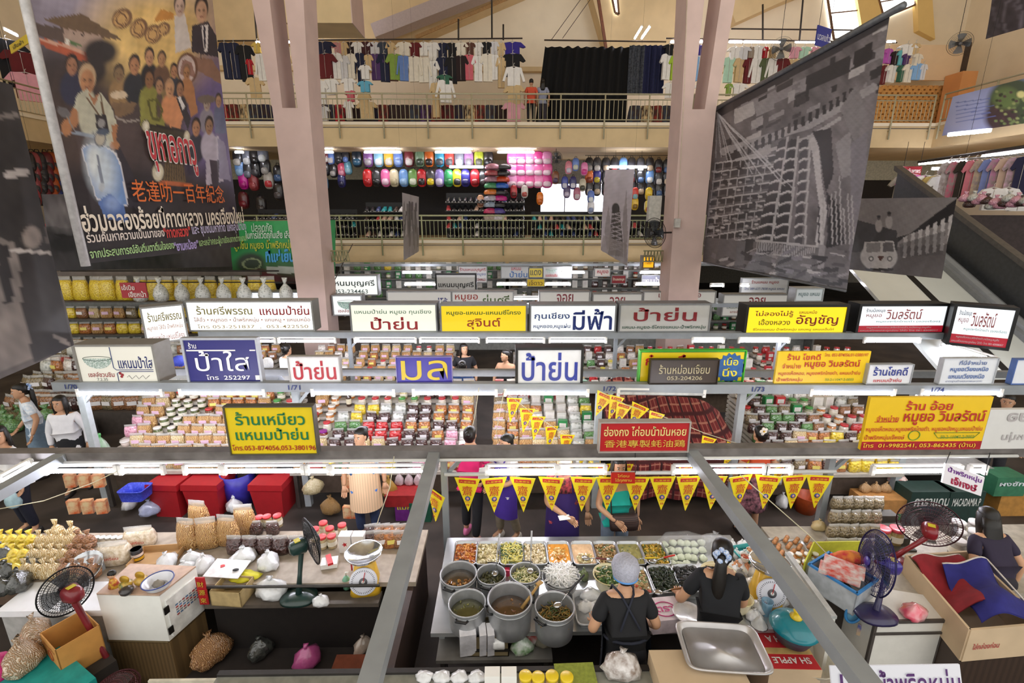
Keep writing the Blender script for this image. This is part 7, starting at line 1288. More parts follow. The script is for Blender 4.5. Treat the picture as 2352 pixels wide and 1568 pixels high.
def person(label, x, y, rz, h=1.58, shirt=('f0f0f0', 'short'), lower=('pants', '20222a'), hair='bun', wr=None, el=None, lean=0, apron=None, z=0, turn=0, tilt=0, net=None, shoes='2a2624', skin=SKIN, belt=None, print_=None, sit=False, legs=(0, 0)):
    s = h/1.6; t = thing('person', label, 'person', (x, y, z), rz); V = Vector
    def ln(p): # lean the upper body forward about the pelvis
        p = V(p); d = p-V((0, 0, .92)); c, q = math.cos(lean), math.sin(lean); return (V((0, 0, .92))+V((d.x, d.y*c-d.z*q, d.z*c+d.y*q)))*s
    wr = wr or [(-.24, -.1, .84), (.24, -.1, .84)]; el = el or [(-.25, .03, 1.07), (.25, .03, 1.07)]
    J = {'pel': (V((0, 0, .92))*s, (.15*s, .105*s)), 'wai': (ln((0, 0, 1.05)), (.125*s, .095*s)), 'che': (ln((0, 0, 1.24)), (.145*s, .105*s)), 'nek': (ln((0, .005, 1.37)), .058*s), 'hed': (ln((0, -.01, 1.45)), .05*s)}
    for i, a in ((0, 'l'), (1, 'r')):
        k = -1 if i == 0 else 1; J['sh'+a] = (ln((k*.155, 0, 1.315)), .058*s); J['el'+a] = (ln(el[i]), .042*s); J['wr'+a] = (ln(wr[i]), .027*s)
        J['hi'+a] = (V((k*.085, 0, .84))*s, .088*s); J['kn'+a] = (V((k*.095, -.03+legs[i]*.5, .47))*s, .058*s); J['an'+a] = (V((k*.1, .02+legs[i], .09))*s, .038*s); J['to'+a] = (V((k*.115, -.11+legs[i], .035))*s, .032*s)
    E0 = [('pel', 'wai'), ('wai', 'che'), ('che', 'nek'), ('nek', 'hed')]
    for a in 'lr': E0 += [('che', 'sh'+a), ('sh'+a, 'el'+a), ('el'+a, 'wr'+a), ('pel', 'hi'+a), ('hi'+a, 'kn'+a), ('kn'+a, 'an'+a), ('an'+a, 'to'+a)]
    mb = MB(); vs, fs = skinmesh(J, E0, 'pel'); mb.add(vs, fs, skin, True)
    hc = J['hed'][0]+V((0, 0, .085*s)); HM = Matrix.Translation(hc) @ Matrix.Rotation(turn, 4, 'Z') @ Matrix.Rotation(tilt+lean*.5, 4, 'X')
    mb.X = HM
    mb.loft([(-.115*s, .03*s, .03*s, 0, -.045*s), (-.1*s, .052*s, .058*s, 0, -.03*s), (-.05*s, .068*s, .085*s, 0, -.01*s), (.0, .074*s, .094*s), (.05*s, .074*s, .096*s, 0, .004*s), (.09*s, .058*s, .076*s, 0, .008*s), (.112*s, .024*s, .03*s, 0, .01*s)], skin, 20)
    for k in (-1, 1):
        mb.ball((k*.03*s, -.083*s, .005*s), (.014*s, .008*s, .007*s), M('f0ece8', .3), 8, 5); mb.ball((k*.03*s, -.09*s, .005*s), (.007*s, .004*s, .007*s), HAIRC, 7, 4); mb.tube([(k*.016*s, -.092*s, .022*s), (k*.044*s, -.082*s, .024*s)], .004*s, HAIRC, 5); mb.ball((k*.075*s, .0, -.005*s), (.01*s, .02*s, .03*s), skin, 8, 5)
    mb.loft([(-.03*s, .014*s, .014*s, 0, -.098*s), (-.01*s, .01*s, .012*s, 0, -.094*s), (.02*s, .006*s, .006*s, 0, -.086*s)], skin, 8); mb.ball((0, -.086*s, -.055*s), (.02*s, .008*s, .008*s), M('a04a48', .4), 10, 5)
    mb.X = None
    for i, a in ((0, 'l'), (1, 'r')): # hands: palm, four fingers and a thumb
        w_, e_ = J['wr'+a][0], J['el'+a][0]; d = (w_-e_).normalized(); sd = d.cross(V((0, -1, 0)) if abs(d.y) < .9 else V((1, 0, 0))).normalized(); n = sd.cross(d)
        mb.add([w_+d*(q*s)+sd*(p*s)+n*(r*s) for q, p, r in ((0, -.024, -.013), (0, .024, -.013), (.085, .038, -.012), (.085, -.038, -.012), (0, -.024, .013), (0, .024, .013), (.085, .038, .012), (.085, -.038, .012))], [(0, 1, 2, 3), (7, 6, 5, 4), (0, 4, 5, 1), (1, 5, 6, 2), (2, 6, 7, 3), (3, 7, 4, 0)], skin, True)
        for f, L in zip((-.03, -.01, .01, .029), (.062, .075, .07, .055)): b = w_+d*.08*s+sd*f*s; mb.tube([b, b+d*L*.5*s+n*.006*s, b+d*L*.85*s+n*.022*s, b+d*L*s+n*.034*s], [.0095*s, .009*s, .008*s, .005*s], skin, 7)
        b = w_+d*.025*s-sd*.024*s; mb.tube([b, b+d*.03*s-sd*.022*s+n*.008*s, b+d*.06*s-sd*.028*s+n*.016*s], [.012*s, .0105*s, .007*s], skin, 7)
    mb.build('body', t)
    # shirt
    if shirt:
        g = .016*s; S = {k: (J[k][0], tuple(r+g for r in J[k][1]) if isinstance(J[k][1], tuple) else J[k][1]+g) for k in ('pel', 'wai', 'che')}; S['nk'] = (ln((0, .005, 1.335)), .066*s); S['hem'] = (V((0, 0, .8))*s, (.172*s, .13*s)); ed = [('hem', 'pel'), ('pel', 'wai'), ('wai', 'che'), ('che', 'nk')]
        for a in 'lr':
            S['sh'+a] = (J['sh'+a][0], .062*s+g*.5); ed.append(('che', 'sh'+a))
            if shirt[1] == 'none': S['sh'+a] = (J['sh'+a][0].lerp(J['che'][0], .15), .058*s)
            if shirt[1] == 'long': S['el'+a] = (J['el'+a][0], .055*s); S['wr'+a] = (J['wr'+a][0], .04*s); ed += [('sh'+a, 'el'+a), ('el'+a, 'wr'+a)]
            elif shirt[1] == 'short': S['ea'+a] = (J['sh'+a][0].lerp(J['el'+a][0], .72), .066*s); ed.append(('sh'+a, 'ea'+a))
        mb = MB(); vs, fs = skinmesh(S, ed, 'pel'); mb.add(vs, fs, M(shirt[0], .85, col2=print_, scale=26 if print_ else 8, amount=.06), True); mb.build('shirt', t)
    kind, col = lower[:2]; lm = M(col, .85, amount=.08, col2=lower[2] if len(lower) > 2 else None, scale=18)
    if kind == 'pants':
        S = {'pel': (V((0, 0, .94))*s, (.158*s, .115*s)), 'top': (V((0, 0, 1.02))*s, (.14*s, .108*s))}; ed = [('top', 'pel')]
        for a in 'lr':
            S['hi'+a] = (J['hi'+a][0], .1*s); S['kn'+a] = (J['kn'+a][0], .075*s); S['an'+a] = (J['an'+a][0]+V((0, 0, .03)), .06*s); ed += [('pel', 'hi'+a), ('hi'+a, 'kn'+a), ('kn'+a, 'an'+a)]
        mb = MB(); vs, fs = skinmesh(S, ed, 'pel'); mb.add(vs, fs, lm, True); mb.build('trousers', t)
    else:
        mb = MB(); mb.loft([(.42*s, .2*s, .17*s), (.5*s, .2*s, .165*s), (.75*s, .19*s, .15*s), (.9*s, .175*s, .13*s), (1.0*s, .145*s, .112*s)], lm, 24); mb.build('skirt', t)
    for a in 'lr':
        p, q = J['an'+a][0], J['to'+a][0]; mb = MB(); mb.loft([(0, .045*s, .12*s, 0, 0, 2.6), (.03*s, .048*s, .125*s, 0, 0, 2.5), (.06*s, .044*s, .09*s, 0, .03*s), (.085*s, .035*s, .045*s, 0, .065*s)], M(shoes, .5), 14); o = mb.build('shoe', t); o.location = (p.x, p.y-.05*s, 0)
    if apron:
        c, z0, z1 = apron[:3]; mb = MB()
        def ap(u, v):
            zz = (z1+(z0-z1)*v); w = (.45+.55*min(1, v*3)) if apron[3:] != ('full',) else 1; a = (u-.5)*PI*1.05*w; rx = .185+.03*v; ry = .15+.03*v; p = V((rx*math.sin(a), -ry*math.cos(a), zz)); return ln(p) if zz > .92 else p*s
        mb.sheet(ap, 18, 18, M(c, .8, kind='wave' if 'stripe' in label else 'noise', scale=10 if 'stripe' in label else 6, amount=.08)); mb.sheet(lambda u, v: ap(u, v)+V((0, .006, 0)), 18, 18, M(c, .8)); mb.build('apron', t)
        mb = MB()
        for k in (-1, 1): mb.tube([ln((k*.09, -.15, z1)), ln((k*.085, -.06, 1.39)), ln((k*.05, .075, 1.37)), ln((k*-.08, .135, 1.12))], .01*s, M(c, .8), 6)
        mb.tube([ln((.18*math.cos(PI*i/8), .145*math.sin(PI*i/8), 1.03)) for i in range(9)], .012*s, M(c, .8), 6); mb.build('apron_strap', t)
    # hair
    mb = MB(); mb.X = HM
    cap = [(-.03*s, .078*s, .062*s, 0, .045*s), (.02*s, .083*s, .084*s, 0, .026*s), (.06*s, .082*s, .096*s, 0, .012*s), (.095*s, .067*s, .084*s, 0, .011*s), (.122*s, .03*s, .036*s, 0, .012*s)]
    mb.loft(cap, HAIRC, 22)
    if hair in ('bun', 'pony'): mb.loft([(-.075*s, .052*s, .035*s, 0, .055*s), (-.03*s, .07*s, .05*s, 0, .052*s), (.02*s, .078*s, .065*s, 0, .04*s)], HAIRC, 16)
    if hair == 'bun': mb.ball((0, .105*s, .055*s), (.042*s, .036*s, .04*s), HAIRC, 12, 8)
    if hair == 'pony': mb.loft([(-.46*s, .02*s, .012*s, .01, .1*s), (-.38*s, .042*s, .026*s, .005, .105*s), (-.2*s, .055*s, .036*s, 0, .118*s), (-.05*s, .045*s, .036*s, 0, .122*s), (.035*s, .03*s, .03*s, 0, .105*s)], HAIRC, 16)
    if hair == 'long': mb.loft([(-.3*s, .09*s, .02*s, 0, .08*s), (-.2*s, .098*s, .035*s, 0, .07*s), (-.08*s, .092*s, .055*s, 0, .052*s), (.02*s, .086*s, .08*s, 0, .03*s)], HAIRC, 20); [mb.loft([(-.2*s, .015*s, .03*s, k*.083*s, -.01*s), (-.05*s, .014*s, .045*s, k*.083*s, -.005*s), (.05*s, .01*s, .05*s, k*.074*s, -.0), (.085*s, .01*s, .03*s, k*.05*s, 0)], HAIRC, 10) for k in (-1, 1)]
    mb.X = None; mb.build('hair', t)
    if hair == 'pony':
        mb = MB(); mb.X = HM; bl = M('7aa0d8', .7, col2='dfe6f4', scale=60); r = random.Random(3); [mb.ball((.05*s*math.cos(a), (.115+.02*math.sin(a*3))*s, (.03+.04*math.sin(a))*s), (.024*s, .022*s, .024*s), bl, 8, 6) for a in [PI*2*i/9 for i in range(9)]]; mb.X = None; mb.build('scrunchie', t)
    if net:
        mb = MB(); mb.X = HM; mb.loft([(-.05*s, .084*s, .078*s, 0, .03*s), (-.02*s, .1*s, .105*s, 0, .02*s), (.05*s, .112*s, .13*s, 0, .02*s), (.1*s, .095*s, .115*s, 0, .02*s), (.14*s, .05*s, .06*s, 0, .02*s), (.15*s, .01*s, .01*s, 0, .02*s)], M(net[0], .6, bump=.5, scale=70, amount=.1), 26); mb.tube([(.09*s*math.cos(2*PI*i/24), .025*s+.09*s*math.sin(2*PI*i/24), -.035*s) for i in range(24)], .01*s, M(net[1], .6), 6, True); mb.X = None; mb.build('hair_net', t)
    if belt: belt(t, ln, s)
    return t, ln, s
def px_(px, py, y): return at(px, py, y=y).x
B_ = PI
person('person in black shirt and grey hair net, seen from behind at the food trays', px_(1442, 1440, 3.1), 3.1, B_+.05, 1.6, ('15161a', 'short'), ('pants', '1a1b22'), 'bun', [(-.2, -.28, 1.0), (.2, -.28, 1.0)], [(-.27, -.02, 1.06), (.27, -.02, 1.06)], .3, ('1b2030', .5, 1.28), net=('b4b6c6', '5a9ae0'))
person('person in black blouse with long ponytail and blue scrunchie holding a plate', px_(1652, 1400, 3.3), 3.3, B_-.25, 1.62, ('14161b', 'short'), ('pants', '1a1b22'), 'pony', [(-.05, -.38, 1.0), (.28, -.3, .98)], [(-.22, -.12, 1.06), (.3, -.05, 1.05)], .26, turn=-.2)
def shbag(t, ln, s):
    mb = MB(); mb.loft([(-.1, .16, .05, 0, 0, 4), (0, .17, .06, 0, 0, 4), (.08, .15, .04, 0, 0, 4)], M('4a3430', .5, col2='2a1c1a', kind='wavez', scale=14), 18, M4=Matrix.Translation((.05, -.19, .88))); mb.tube([(.2, -.17, .94), (.19, -.05, 1.2), (.1, .08, 1.38), (-.1, -.1, 1.2), (-.1, -.19, .95)], .008, M('2a1c1a', .6), 6); mb.build('shoulder_bag', t)
person('person in turquoise sleeveless top with a brown bag, facing the food trays', px_(1413, 1180, 4.98), 4.98, .05, 1.56, ('1fb5a8', 'none'), ('pants', '8a9ab0'), 'long', [(-.06, -.24, .94), (.27, -.02, .82)], [(-.24, -.08, 1.04), (.27, .04, 1.06)], .03, belt=shbag)
person('person in dark flowered shirt and purple apron holding paper, behind the pennants', px_(1292, 1180, 5.02), 5.02, 0, 1.6, ('2a2026', 'short'), ('pants', '26262c'), 'bun', [(.02, -.27, .98), (.3, .0, .84)], [(-.2, -.1, 1.05), (.29, .05, 1.08)], .05, ('35206a', .35, 1.2), print_='d85a6a')
person('person in bright pink shirt and pink clogs, seen from behind under the front beam', px_(1082, 1110, 5.72), 5.72, B_-.2, 1.58, ('d8206a', 'short'), ('pants', '1a1a1e'), 'bun', [(-.2, -.26, .98), (.22, -.2, .9)], [(-.26, -.04, 1.06), (.26, .02, 1.06)], 0, shoes='e07aa8', legs=(.16, -.08))
person('person in purple apron and beige trousers handing over a paper sheet', px_(1164, 1120, 5.66), 5.66, -.9, 1.5, ('ece8e4', 'short'), ('pants', '9a8e78'), 'bun', [(-.12, -.3, 1.02), (.1, -.3, 1.0)], [(-.24, -.1, 1.06), (.24, -.1, 1.06)], 0, ('4a2f9a', .45, 1.25), shoes='cfcac2', legs=(-.06, .1))
person('person with striped peach apron over a blue collar and jeans, left aisle', px_(838, 1110, 5.72), 5.72, .15, 1.58, ('3a78c8', 'none'), ('pants', '2c3a5a'), 'bun', [(-.26, -.02, .84), (.26, -.02, .84)], [(-.25, .05, 1.08), (.25, .05, 1.08)], 0, ('ecc8a0', .5, 1.25), turn=-.5)
person('person in white sweater and black skirt walking in the left aisle', px_(152, 980, 6.95), 6.95, .25, 1.56, ('eeeef2', 'long'), ('skirt', '18181c'), 'long', [(-.24, -.02, .84), (.25, -.02, .84)], None, 0, turn=-.15, legs=(-.1, .14))
person('person in pale blue blouse and grey blue skirt leaning over the vegetable bags', px_(78, 960, 7.45), 7.45, -.7, 1.6, ('c8d8e8', 'short'), ('skirt', '6f8599'), 'pony', [(-.3, -.2, .85), (.26, -.1, .84)], None, .12, print_='f0f4f8', legs=(.1, -.1))
person('person with long black hair and dark navy trousers at the left edge', px_(32, 1080, 5.9), 5.9, -.4, 1.56, ('ecebea', 'long'), ('pants', '171a2a'), 'long', [(-.2, -.2, .95), (.24, -.05, .84)], None, .06, turn=.9)
person('person in blue hair net behind the dark blue sign', px_(412, 840, 8.85), 8.85, 0, 1.58, ('dfe4ea', 'short'), ('pants', '3a3a44'), 'bun', net=('4a5ad8', '4a5ad8'), tilt=.35)
person('person in white hair net between the blue sign and small red lettered sign', px_(614, 835, 8.75), 8.75, .3, 1.56, ('c8d0e0', 'short'), ('pants', '3a3a44'), 'bun', net=('eef0f2', 'e8eaee'), tilt=.3)
person('person in white T-shirt stocking the third row below the long lit sign', px_(660, 820, 9.7), 9.7, B_-.4, 1.6, ('f2f2f2', 'short'), ('pants', '3a3a44'), 'bun', [(-.2, -.3, 1.12), (.24, -.28, 1.16)], [(-.26, -.1, 1.15), (.26, -.1, 1.15)])
person('person with long hair in a black T-shirt behind the purple sign', px_(1066, 820, 9.75), 9.75, .1, 1.6, ('17171b', 'short'), ('pants', '26262c'), 'long', turn=.3)
person('person with white hairband and blue shirt seen from behind, purple sign', px_(1062, 850, 8.7), 8.7, B_, 1.54, ('3a5a9a', 'short'), ('pants', '26262c'), 'bun')
person('person in black sleeveless top looking left beside the black framed sign', px_(1162, 830, 9.3), 9.3, -.3, 1.58, ('1a1a1e', 'none'), ('pants', '26262c'), 'bun', turn=-.9)
person('person smiling at the right edge behind the pale sign back', px_(2312, 930, 6.75), 6.75, -.4, 1.58, ('4a4a50', 'short'), ('pants', '26262c'), 'bun', turn=-.5, print_='8a8a90')
def flower(t, ln, s):
    mb = MB(); c = ln((.04, .1, 1.63)); [mb.ball(c+Vector((.035*math.cos(a), .01, .035*math.sin(a))), (.024, .012, .024), M('f4ece0', .6), 8, 5) for a in [2*PI*i/5 for i in range(5)]]; mb.ball(c+Vector((0, .015, 0)), .012, M('e8b83a', .6), 8, 5); mb.build('hair_flower', t)
person('person with a white flower in the hair and patterned skirt, from behind', px_(1738, 1060, 5.75), 5.75, B_+.1, 1.55, ('d8542c', 'short'), ('skirt', '2a2028', 'b87a8a'), 'bun', belt=flower)
person('person with dark hair bent over the bags at the right edge stall', px_(2322, 1240, 3.85), 3.85, B_, 1.5, ('2a2238', 'short'), ('pants', '26222c'), 'long', lean=.5)
person('person in orange shirt with dark hair looking into the upper gallery shop', px_(1220, 230, 21.9), 21.9, B_, 1.72, ('d8583c', 'short'), ('pants', '1c1c20'), 'short', z=7.78)
person('person in grey shirt with long black hair before the black curtain', px_(1246, 230, 22.0), 22.0, B_, 1.74, ('9aa0b8', 'short'), ('pants', '3a3640'), 'long', z=7.78)
person('person whose dark head shows above the truck banner by the escalator', 11.15, 11.9, 0, 1.65, ('3a3a40', 'short'), ('pants', '26262c'), 'short', z=at(1994, 440, y=11.9).z-1.63) if False else None
# paper sheets people hold
p = at(1112, 1086, y=5.35); mb = MB(); mb.box((0, 0, 0), (.14, .01, .22), WHITE, .3, .4); write(mb, 'กุนเชียง', M('c0303a', .5), (-.05, -.012, .03), (1, 0, 0), (0, .3, 1), 0, 0, .1, .04, .004, .02); tag(mb.build('paper_sheet', None, p), 'white price sheet held between the pink shirt and purple apron', 'paper')
p = at(1296, 1188, y=4.72); mb = MB(); mb.box((0, 0, 0), (.13, .07, .004), WHITE, .2, .2); tag(mb.build('paper_sheet', None, p), 'small white paper held by the person in the purple apron', 'paper')
# shopping bags held at the left aisle
p = at(190, 935, y=7.0); mb = blob(.26, .12, .34, M('eeeef0', .3, coat=.6, col2='3ab04a', scale=4), 3); tag(mb.build('shopping_bag', None, (p.x+.1, 7.05, .55)), 'white and green shopping bag behind the white sweater', 'bag')
p = at(135, 1020, y=6.9); mb = blob(.2, .12, .26, PLAS, 4); tag(mb.build('shopping_bag', None, (p.x, 6.85, .5)), 'clear shopping bag beside the white sweater', 'bag')
p = at(32, 1128, y=5.8); mb = blob(.2, .12, .28, M('b8d8e0', .3, coat=.6, bump=.3), 6); tag(mb.build('shopping_bag', None, (p.x, 5.75, .5)), 'pale blue shopping bag held at the left edge', 'bag')
# ---------------------------------------------------------------- stalls at the left and right front
def fan(label, c, to, r, col, base=None, bcol=None, cage='2a2a2e', tall=True):
    """desk fan: head centre c, blowing towards direction to"""
    c = Vector(c); d = Vector(to).normalized(); t = thing('electric_fan', label, 'fan', c); q = d.to_track_quat('Z', 'Y').to_matrix().to_4x4(); m = M(cage, .35, metal=.4); mb = MB(); mb.X = q
    for k in range(1, 8): rr_ = r*k/7; [mb.tube([(rr_*math.cos(2*PI*i/36), rr_*math.sin(2*PI*i/36), sg*.07*(1-(k/7)**2)*(1 if sg > 0 else .6)) for i in range(36)], .0022 if k < 7 else .007, m, 4, True) for sg in (1, -1)]
    for i in range(56):
        a = 2*PI*i/56
        for sg in (1, -1): mb.tube([(r*f*math.cos(a), r*f*math.sin(a), sg*.07*(1-f*f)*(1 if sg > 0 else .6)) for f in (.12, .5, .8, 1)], .0016, m, 4)
    mb.lathe([(.001, .085), (r*.14, .08), (r*.15, .07)], M(col, .4, coat=.3), n=16); mb.build('cage', t)
    mb = MB(); mb.X = q
    for i in range(4):
        a0 = PI/2*i; mb.sheet(lambda u, v: (r*(.12+.72*v)*math.cos(a0+(u-.5)*1.15*(1-.2*v)), r*(.12+.72*v)*math.sin(a0+(u-.5)*1.15*(1-.2*v)), .02*(u-.5)*2), 6, 5, M('3a4046', .25, coat=.6, trans=.12))
    mb.build('blades', t)
    mb = MB(); mb.X = q; mb.loft([(-.2, .035, .04, 0, 0, 3), (-.18, .055, .06, 0, 0, 3), (-.07, .07, .075, 0, 0, 3), (-.03, .05, .05, 0, 0, 2)], M(col, .35, coat=.4), 18); mb.box((0, .072, -.12), (.06, .006, .05), M('d8c83a', .5)); mb.build('motor_housing', t)
    if base is not None:
        b = Vector(base)-c; h = -d*.1; mb = MB(); mb.tube([h, h+Vector((0, 0, -.08)), (b+h)/2+Vector((0, 0, -.02)), b+Vector((0, 0, .04))], [.028, .026, .022, .03], M(bcol or col, .35, coat=.4), 10); mb.build('neck', t)
        mb = MB(); mb.loft([(0, .17, .13, 0, 0, 2.6), (.025, .165, .125, 0, 0, 2.6), (.05, .07, .07)], M(bcol or col, .35, coat=.4), 26, M4=Matrix.Translation(b)); mb.build('stand_base', t)
    return t
CZ = .82
# left stall: counters
t = thing('market_counter', 'long counter of the left front stall facing the aisle', 'counter'); a, b = at(-60, 1262, z=CZ), at(935, 1250, z=CZ); c = at(935, 1345, z=CZ)
mb = MB(); mb.span((a.x-.6, 3.95, CZ-.05), (-.88, 4.75, CZ), M('a89a88', .5)); mb.build('counter_top', t); mb = MB(); mb.span((a.x-.5, 4.6, 0), (-.95, 4.66, CZ-.05), M('6a5444', .6)); mb.build('front_board', t); mb = MB(); mb.span((-.98, 2.9, 0), (-.9, 4.66, CZ-.05), M('3b2a22', .6)); mb.build('end_board', t)
t = thing('white_counter', 'white topped counter at the left edge of the picture', 'counter'); a = at(205, 1402, z=CZ); mb = MB(); mb.span((-4.6, a.y, CZ-.06), (a.x+.12, 4.0, CZ+.002), M('eef0f2', .3, coat=.3, amount=.02)); mb.build('counter_top', t); mb = MB(); mb.span((-4.6, a.y+.03, 0), (a.x+.08, a.y+.08, CZ-.06), M('b8b8b4', .5)); mb.build('counter_body', t)
t = thing('dark_shelf', 'low dark wooden shelf unit behind the green fan', 'shelf'); SZ = .72; a, b = at(468, 1390, z=SZ), at(868, 1388, z=SZ)
mb = MB(); mb.span((a.x, a.y, SZ-.04), (b.x, 3.95, SZ), M('5a5148', .6)); mb.build('shelf_top', t); mb = MB(); mb.span((a.x, a.y+.12, 0), (b.x, a.y+.16, SZ-.04), M('1c1614', .7)); mb.build('front_panel', t); mb = MB(); mb.span((a.x, a.y-.28, .02), (b.x, a.y+.12, .08), M('2a2320', .7)); mb.build('bottom_board', t)
rod(at(474, 1348, z=.9), at(872, 1344, z=.9), .014, 'dark steel pipe along the shelf behind the green fan', M('4a4744', .4, metal=.5))
# rows of filled bags at the left
for i in range(30):
    c_, r_ = i % 10, i//10; px, py = 8+c_*22+r_*5, 1248+r_*34; k = 'YNBB'[min(3, (c_+r_)//4)]; p = at(px, py, z=CZ+.05)
    place('ltied'+k, mk_tied(k, .065, .22), (p.x, p.y, CZ), R.random(), '%s tied pouch, %s from left in the %s row on the left counter' % ({'Y': 'yellow', 'N': 'beige', 'B': 'brown'}[k], ORD[c_+1], ORD[r_+1]), 'tied pouches on the left counter', 'bag')
for i, (px, py) in enumerate(((132, 1200), (168, 1204))): p = at(px, py+22, z=CZ+.1); dup(_P['ltiedN'], (p.x, p.y, CZ), 0, '%s beige pouch standing behind the tied pouch rows' % ('left', 'right')[i], scale=1.2)
DKB = M('2a2c2a', .25, coat=1, bump=.6, col2='4a4c48', scale=20)
for i, (px, py, s_) in enumerate(((10, 1290, .26), (22, 1330, .24), (48, 1350, .24), (8, 1360, .2), (70, 1310, .18))): bag(px, py, CZ, s_, s_*.8, s_*.8, DKB, 'dark bag of dried seaweed on the left counter, %s of five' % ORD[i+1], i)
for i in range(5): p = at(222+i*13.5, 1236, z=CZ+.05); place('jarL', mk_jar('b8b0a0', 'f2f2f0', .032, .07), (p.x, p.y, CZ), 0, 'small jar with white lid, %s in the row left of the puffed rice' % ORD[i+1], 'small white lidded jars on the left counter', 'jar')
PUF = M('ece0cc', .25, coat=1, bump=.6, col2='d0bc9c', scale=30)
for i, (px, py, w) in enumerate(((268, 1288, .3), (325, 1252, .3))): p = at(px, py, z=CZ); mb = MB(); bagmesh(mb, w, .2, .24, PUF); write(mb, 'ข้าวเกรียบ', M('c8503a', .5), (0, -.118, .1), (1, 0, 0), (0, .1, 1), -.1, 0, .1, .035, .004, .015); tag(mb.build('puffed_snack_bag', None, (p.x, p.y, CZ), .15), '%s big clear bag of white puffed snacks with red print' % ('front', 'rear')[i], 'bag')
def can(): mb = MB(); mb.lathe([(.05, 0), (.052, .004), (.052, .13), (.05, .134)], M('22222a', .3, coat=.6), n=24); mb.loft([(.06, .053, .053), (.09, .053, .053)], M('e8d8d0', .4), 24, False); mb.loft([(.02, .053, .053), (.05, .053, .053)], M('d8a81c', .4), 24, False); mb.lathe([(.048, .134), (.046, .13)], ALU, n=24); return mb.build('food_can')
p = at(318, 1285, z=CZ); place('can', can, (p.x, p.y, CZ), 0, 'black and yellow food can before the open brown box', None, 'can')
open_box(362, 1285, CZ, .42, .3, .07, CARD, 'shallow open brown cardboard box behind the white cabinet', .1)
for i, (px, py) in enumerate(((437, 1256), (482, 1254), (528, 1248), (462, 1212), (566, 1222))): p = at(px, py, z=CZ); place('bigP', mk_bag('P', .22, .15, .36), (p.x, p.y, CZ), R.uniform(-.2, .2), 'large clear bag of pork rind rings, %s' % ('leftmost in front', 'middle in front', 'rightmost in front', 'at the back left', 'at the back right')[i], 'large rind bags', 'bag')
for i, px in enumerate((543, 578, 613, 648, 684)): p = at(px, 1268, z=CZ); place('bigD', mk_bag('D', .17, .12, .21), (p.x, p.y, CZ), R.uniform(-.1, .1), 'dark purple brown bag, %s from the left in the row before the jars' % ORD[i+1], 'dark bags', 'bag')
for i, px in enumerate((552, 590, 628)): p = at(px, 1225, z=CZ); dup(_P['bigD'], (p.x, p.y, CZ), .1, 'dark bag behind the dark row, %s of three' % ORD[i+1], scale=.8)
for i, (px, py) in enumerate(((598, 1212), (616, 1210), (640, 1208), (726, 1240), (745, 1225), (760, 1238), (742, 1258), (764, 1256), (788, 1230))): p = at(px, py, z=CZ); place('jarR', mk_jar('c8b48a', 'd8383c', .05, .15), (p.x, p.y, CZ), 0, 'pale jar with red topped lid, %s from the left on the left stall' % ORD[i+1], 'red lidded jars', 'jar')
for i, px in enumerate((797, 827)):
    p = at(px, 1262, z=CZ); mb = MB(); mb.span((-.062, -.05, 0), (.062, .05, .2), M('ecebe8', .35, coat=.5, amount=.02)); mb.prism([(.03*math.cos(PI*k/5)*(1 if k % 2 else .45), .1+.03*math.sin(PI*k/5)*(1 if k % 2 else .45)) for k in range(10)], M('c8282c', .5), .003, (0, -.052, 0)); tag(mb.build('white_carton', None, (p.x, p.y, CZ)), '%s white wrapped carton with a red star on the left stall' % ('left', 'right')[i], 'carton')
for i in range(8): p = at(858+(i % 4)*22, 1238+(i//4)*16, z=CZ); item('DBOB'[i % 4], (p.x, p.y, CZ), .2, 'at the right end of left stall', '%s from left, %s row' % (ORD[i % 4+1], ORD[i//4+1]), 'snacks at the counter end')
# plastic bags, bowl, scale, fans
for px, py, w, n in ((385, 1285, .24, 'white bag with red print behind the white cabinet'), (425, 1300, .2, 'white bag behind the cabinet edge'), (470, 1290, .24, 'white bag left of the sheet of card'), (440, 1275, .2, 'pale bag between rind bags and cabinet'), (560, 1275, .26, 'white knotted bag before the dark bags'), (618, 1285, .26, 'white knotted bag left of the green fan'), (625, 1350, .3, 'large white plastic bag on the dark shelf'), (738, 1372, .16, 'pinkish plastic bag right of the green fan base'), (745, 1318, .1, 'small grey bag beside the soap bottle')):
    z_ = CZ if py < 1305 else SZ; bag(px, py+14, z_, w, w*.75, w*.6, PLAS, n, px)
p = at(195, 1300, z=.95); mb = MB(); mb.lathe([(.06, 0), (.15, .02), (.175, .06), (.17, .06), (.145, .025), (.0, .012)], M('c8ccd0', .15, metal=.9), n=36, caps=False, M4=Matrix.Rotation(.5, 4, 'X')); tag(mb.build('steel_bowl', None, (p.x, p.y, .9)), 'shiny steel bowl tilted on plastic boxes, left stall', 'bowl')
mb = MB(); mb.box((0, 0, .05), (.16, .14, .1), M('d0d8e0', .2, trans=.35)); tag(mb.build('clear_box', None, (p.x, p.y+.05, CZ)), 'clear plastic box under the tilted steel bowl', 'box')
scale(842, 1350, SZ, .12, 'yellow dial scale with a steel pan at the end of the left stall')
p = at(795, 1330, z=SZ+.1); t = thing('soap_bottle', 'green pump bottle beside the dial scale on left stall', 'bottle', (p.x, p.y, SZ)); mb = MB(); mb.lathe([(.035, 0), (.038, .1), (.015, .14)], M('7fc0a0', .3, coat=.5), n=16); mb.build('bottle_body', t); mb = MB(); mb.tube([(0, 0, .14), (0, 0, .18), (.03, 0, .18)], .008, WHITE, 6); mb.build('pump', t)
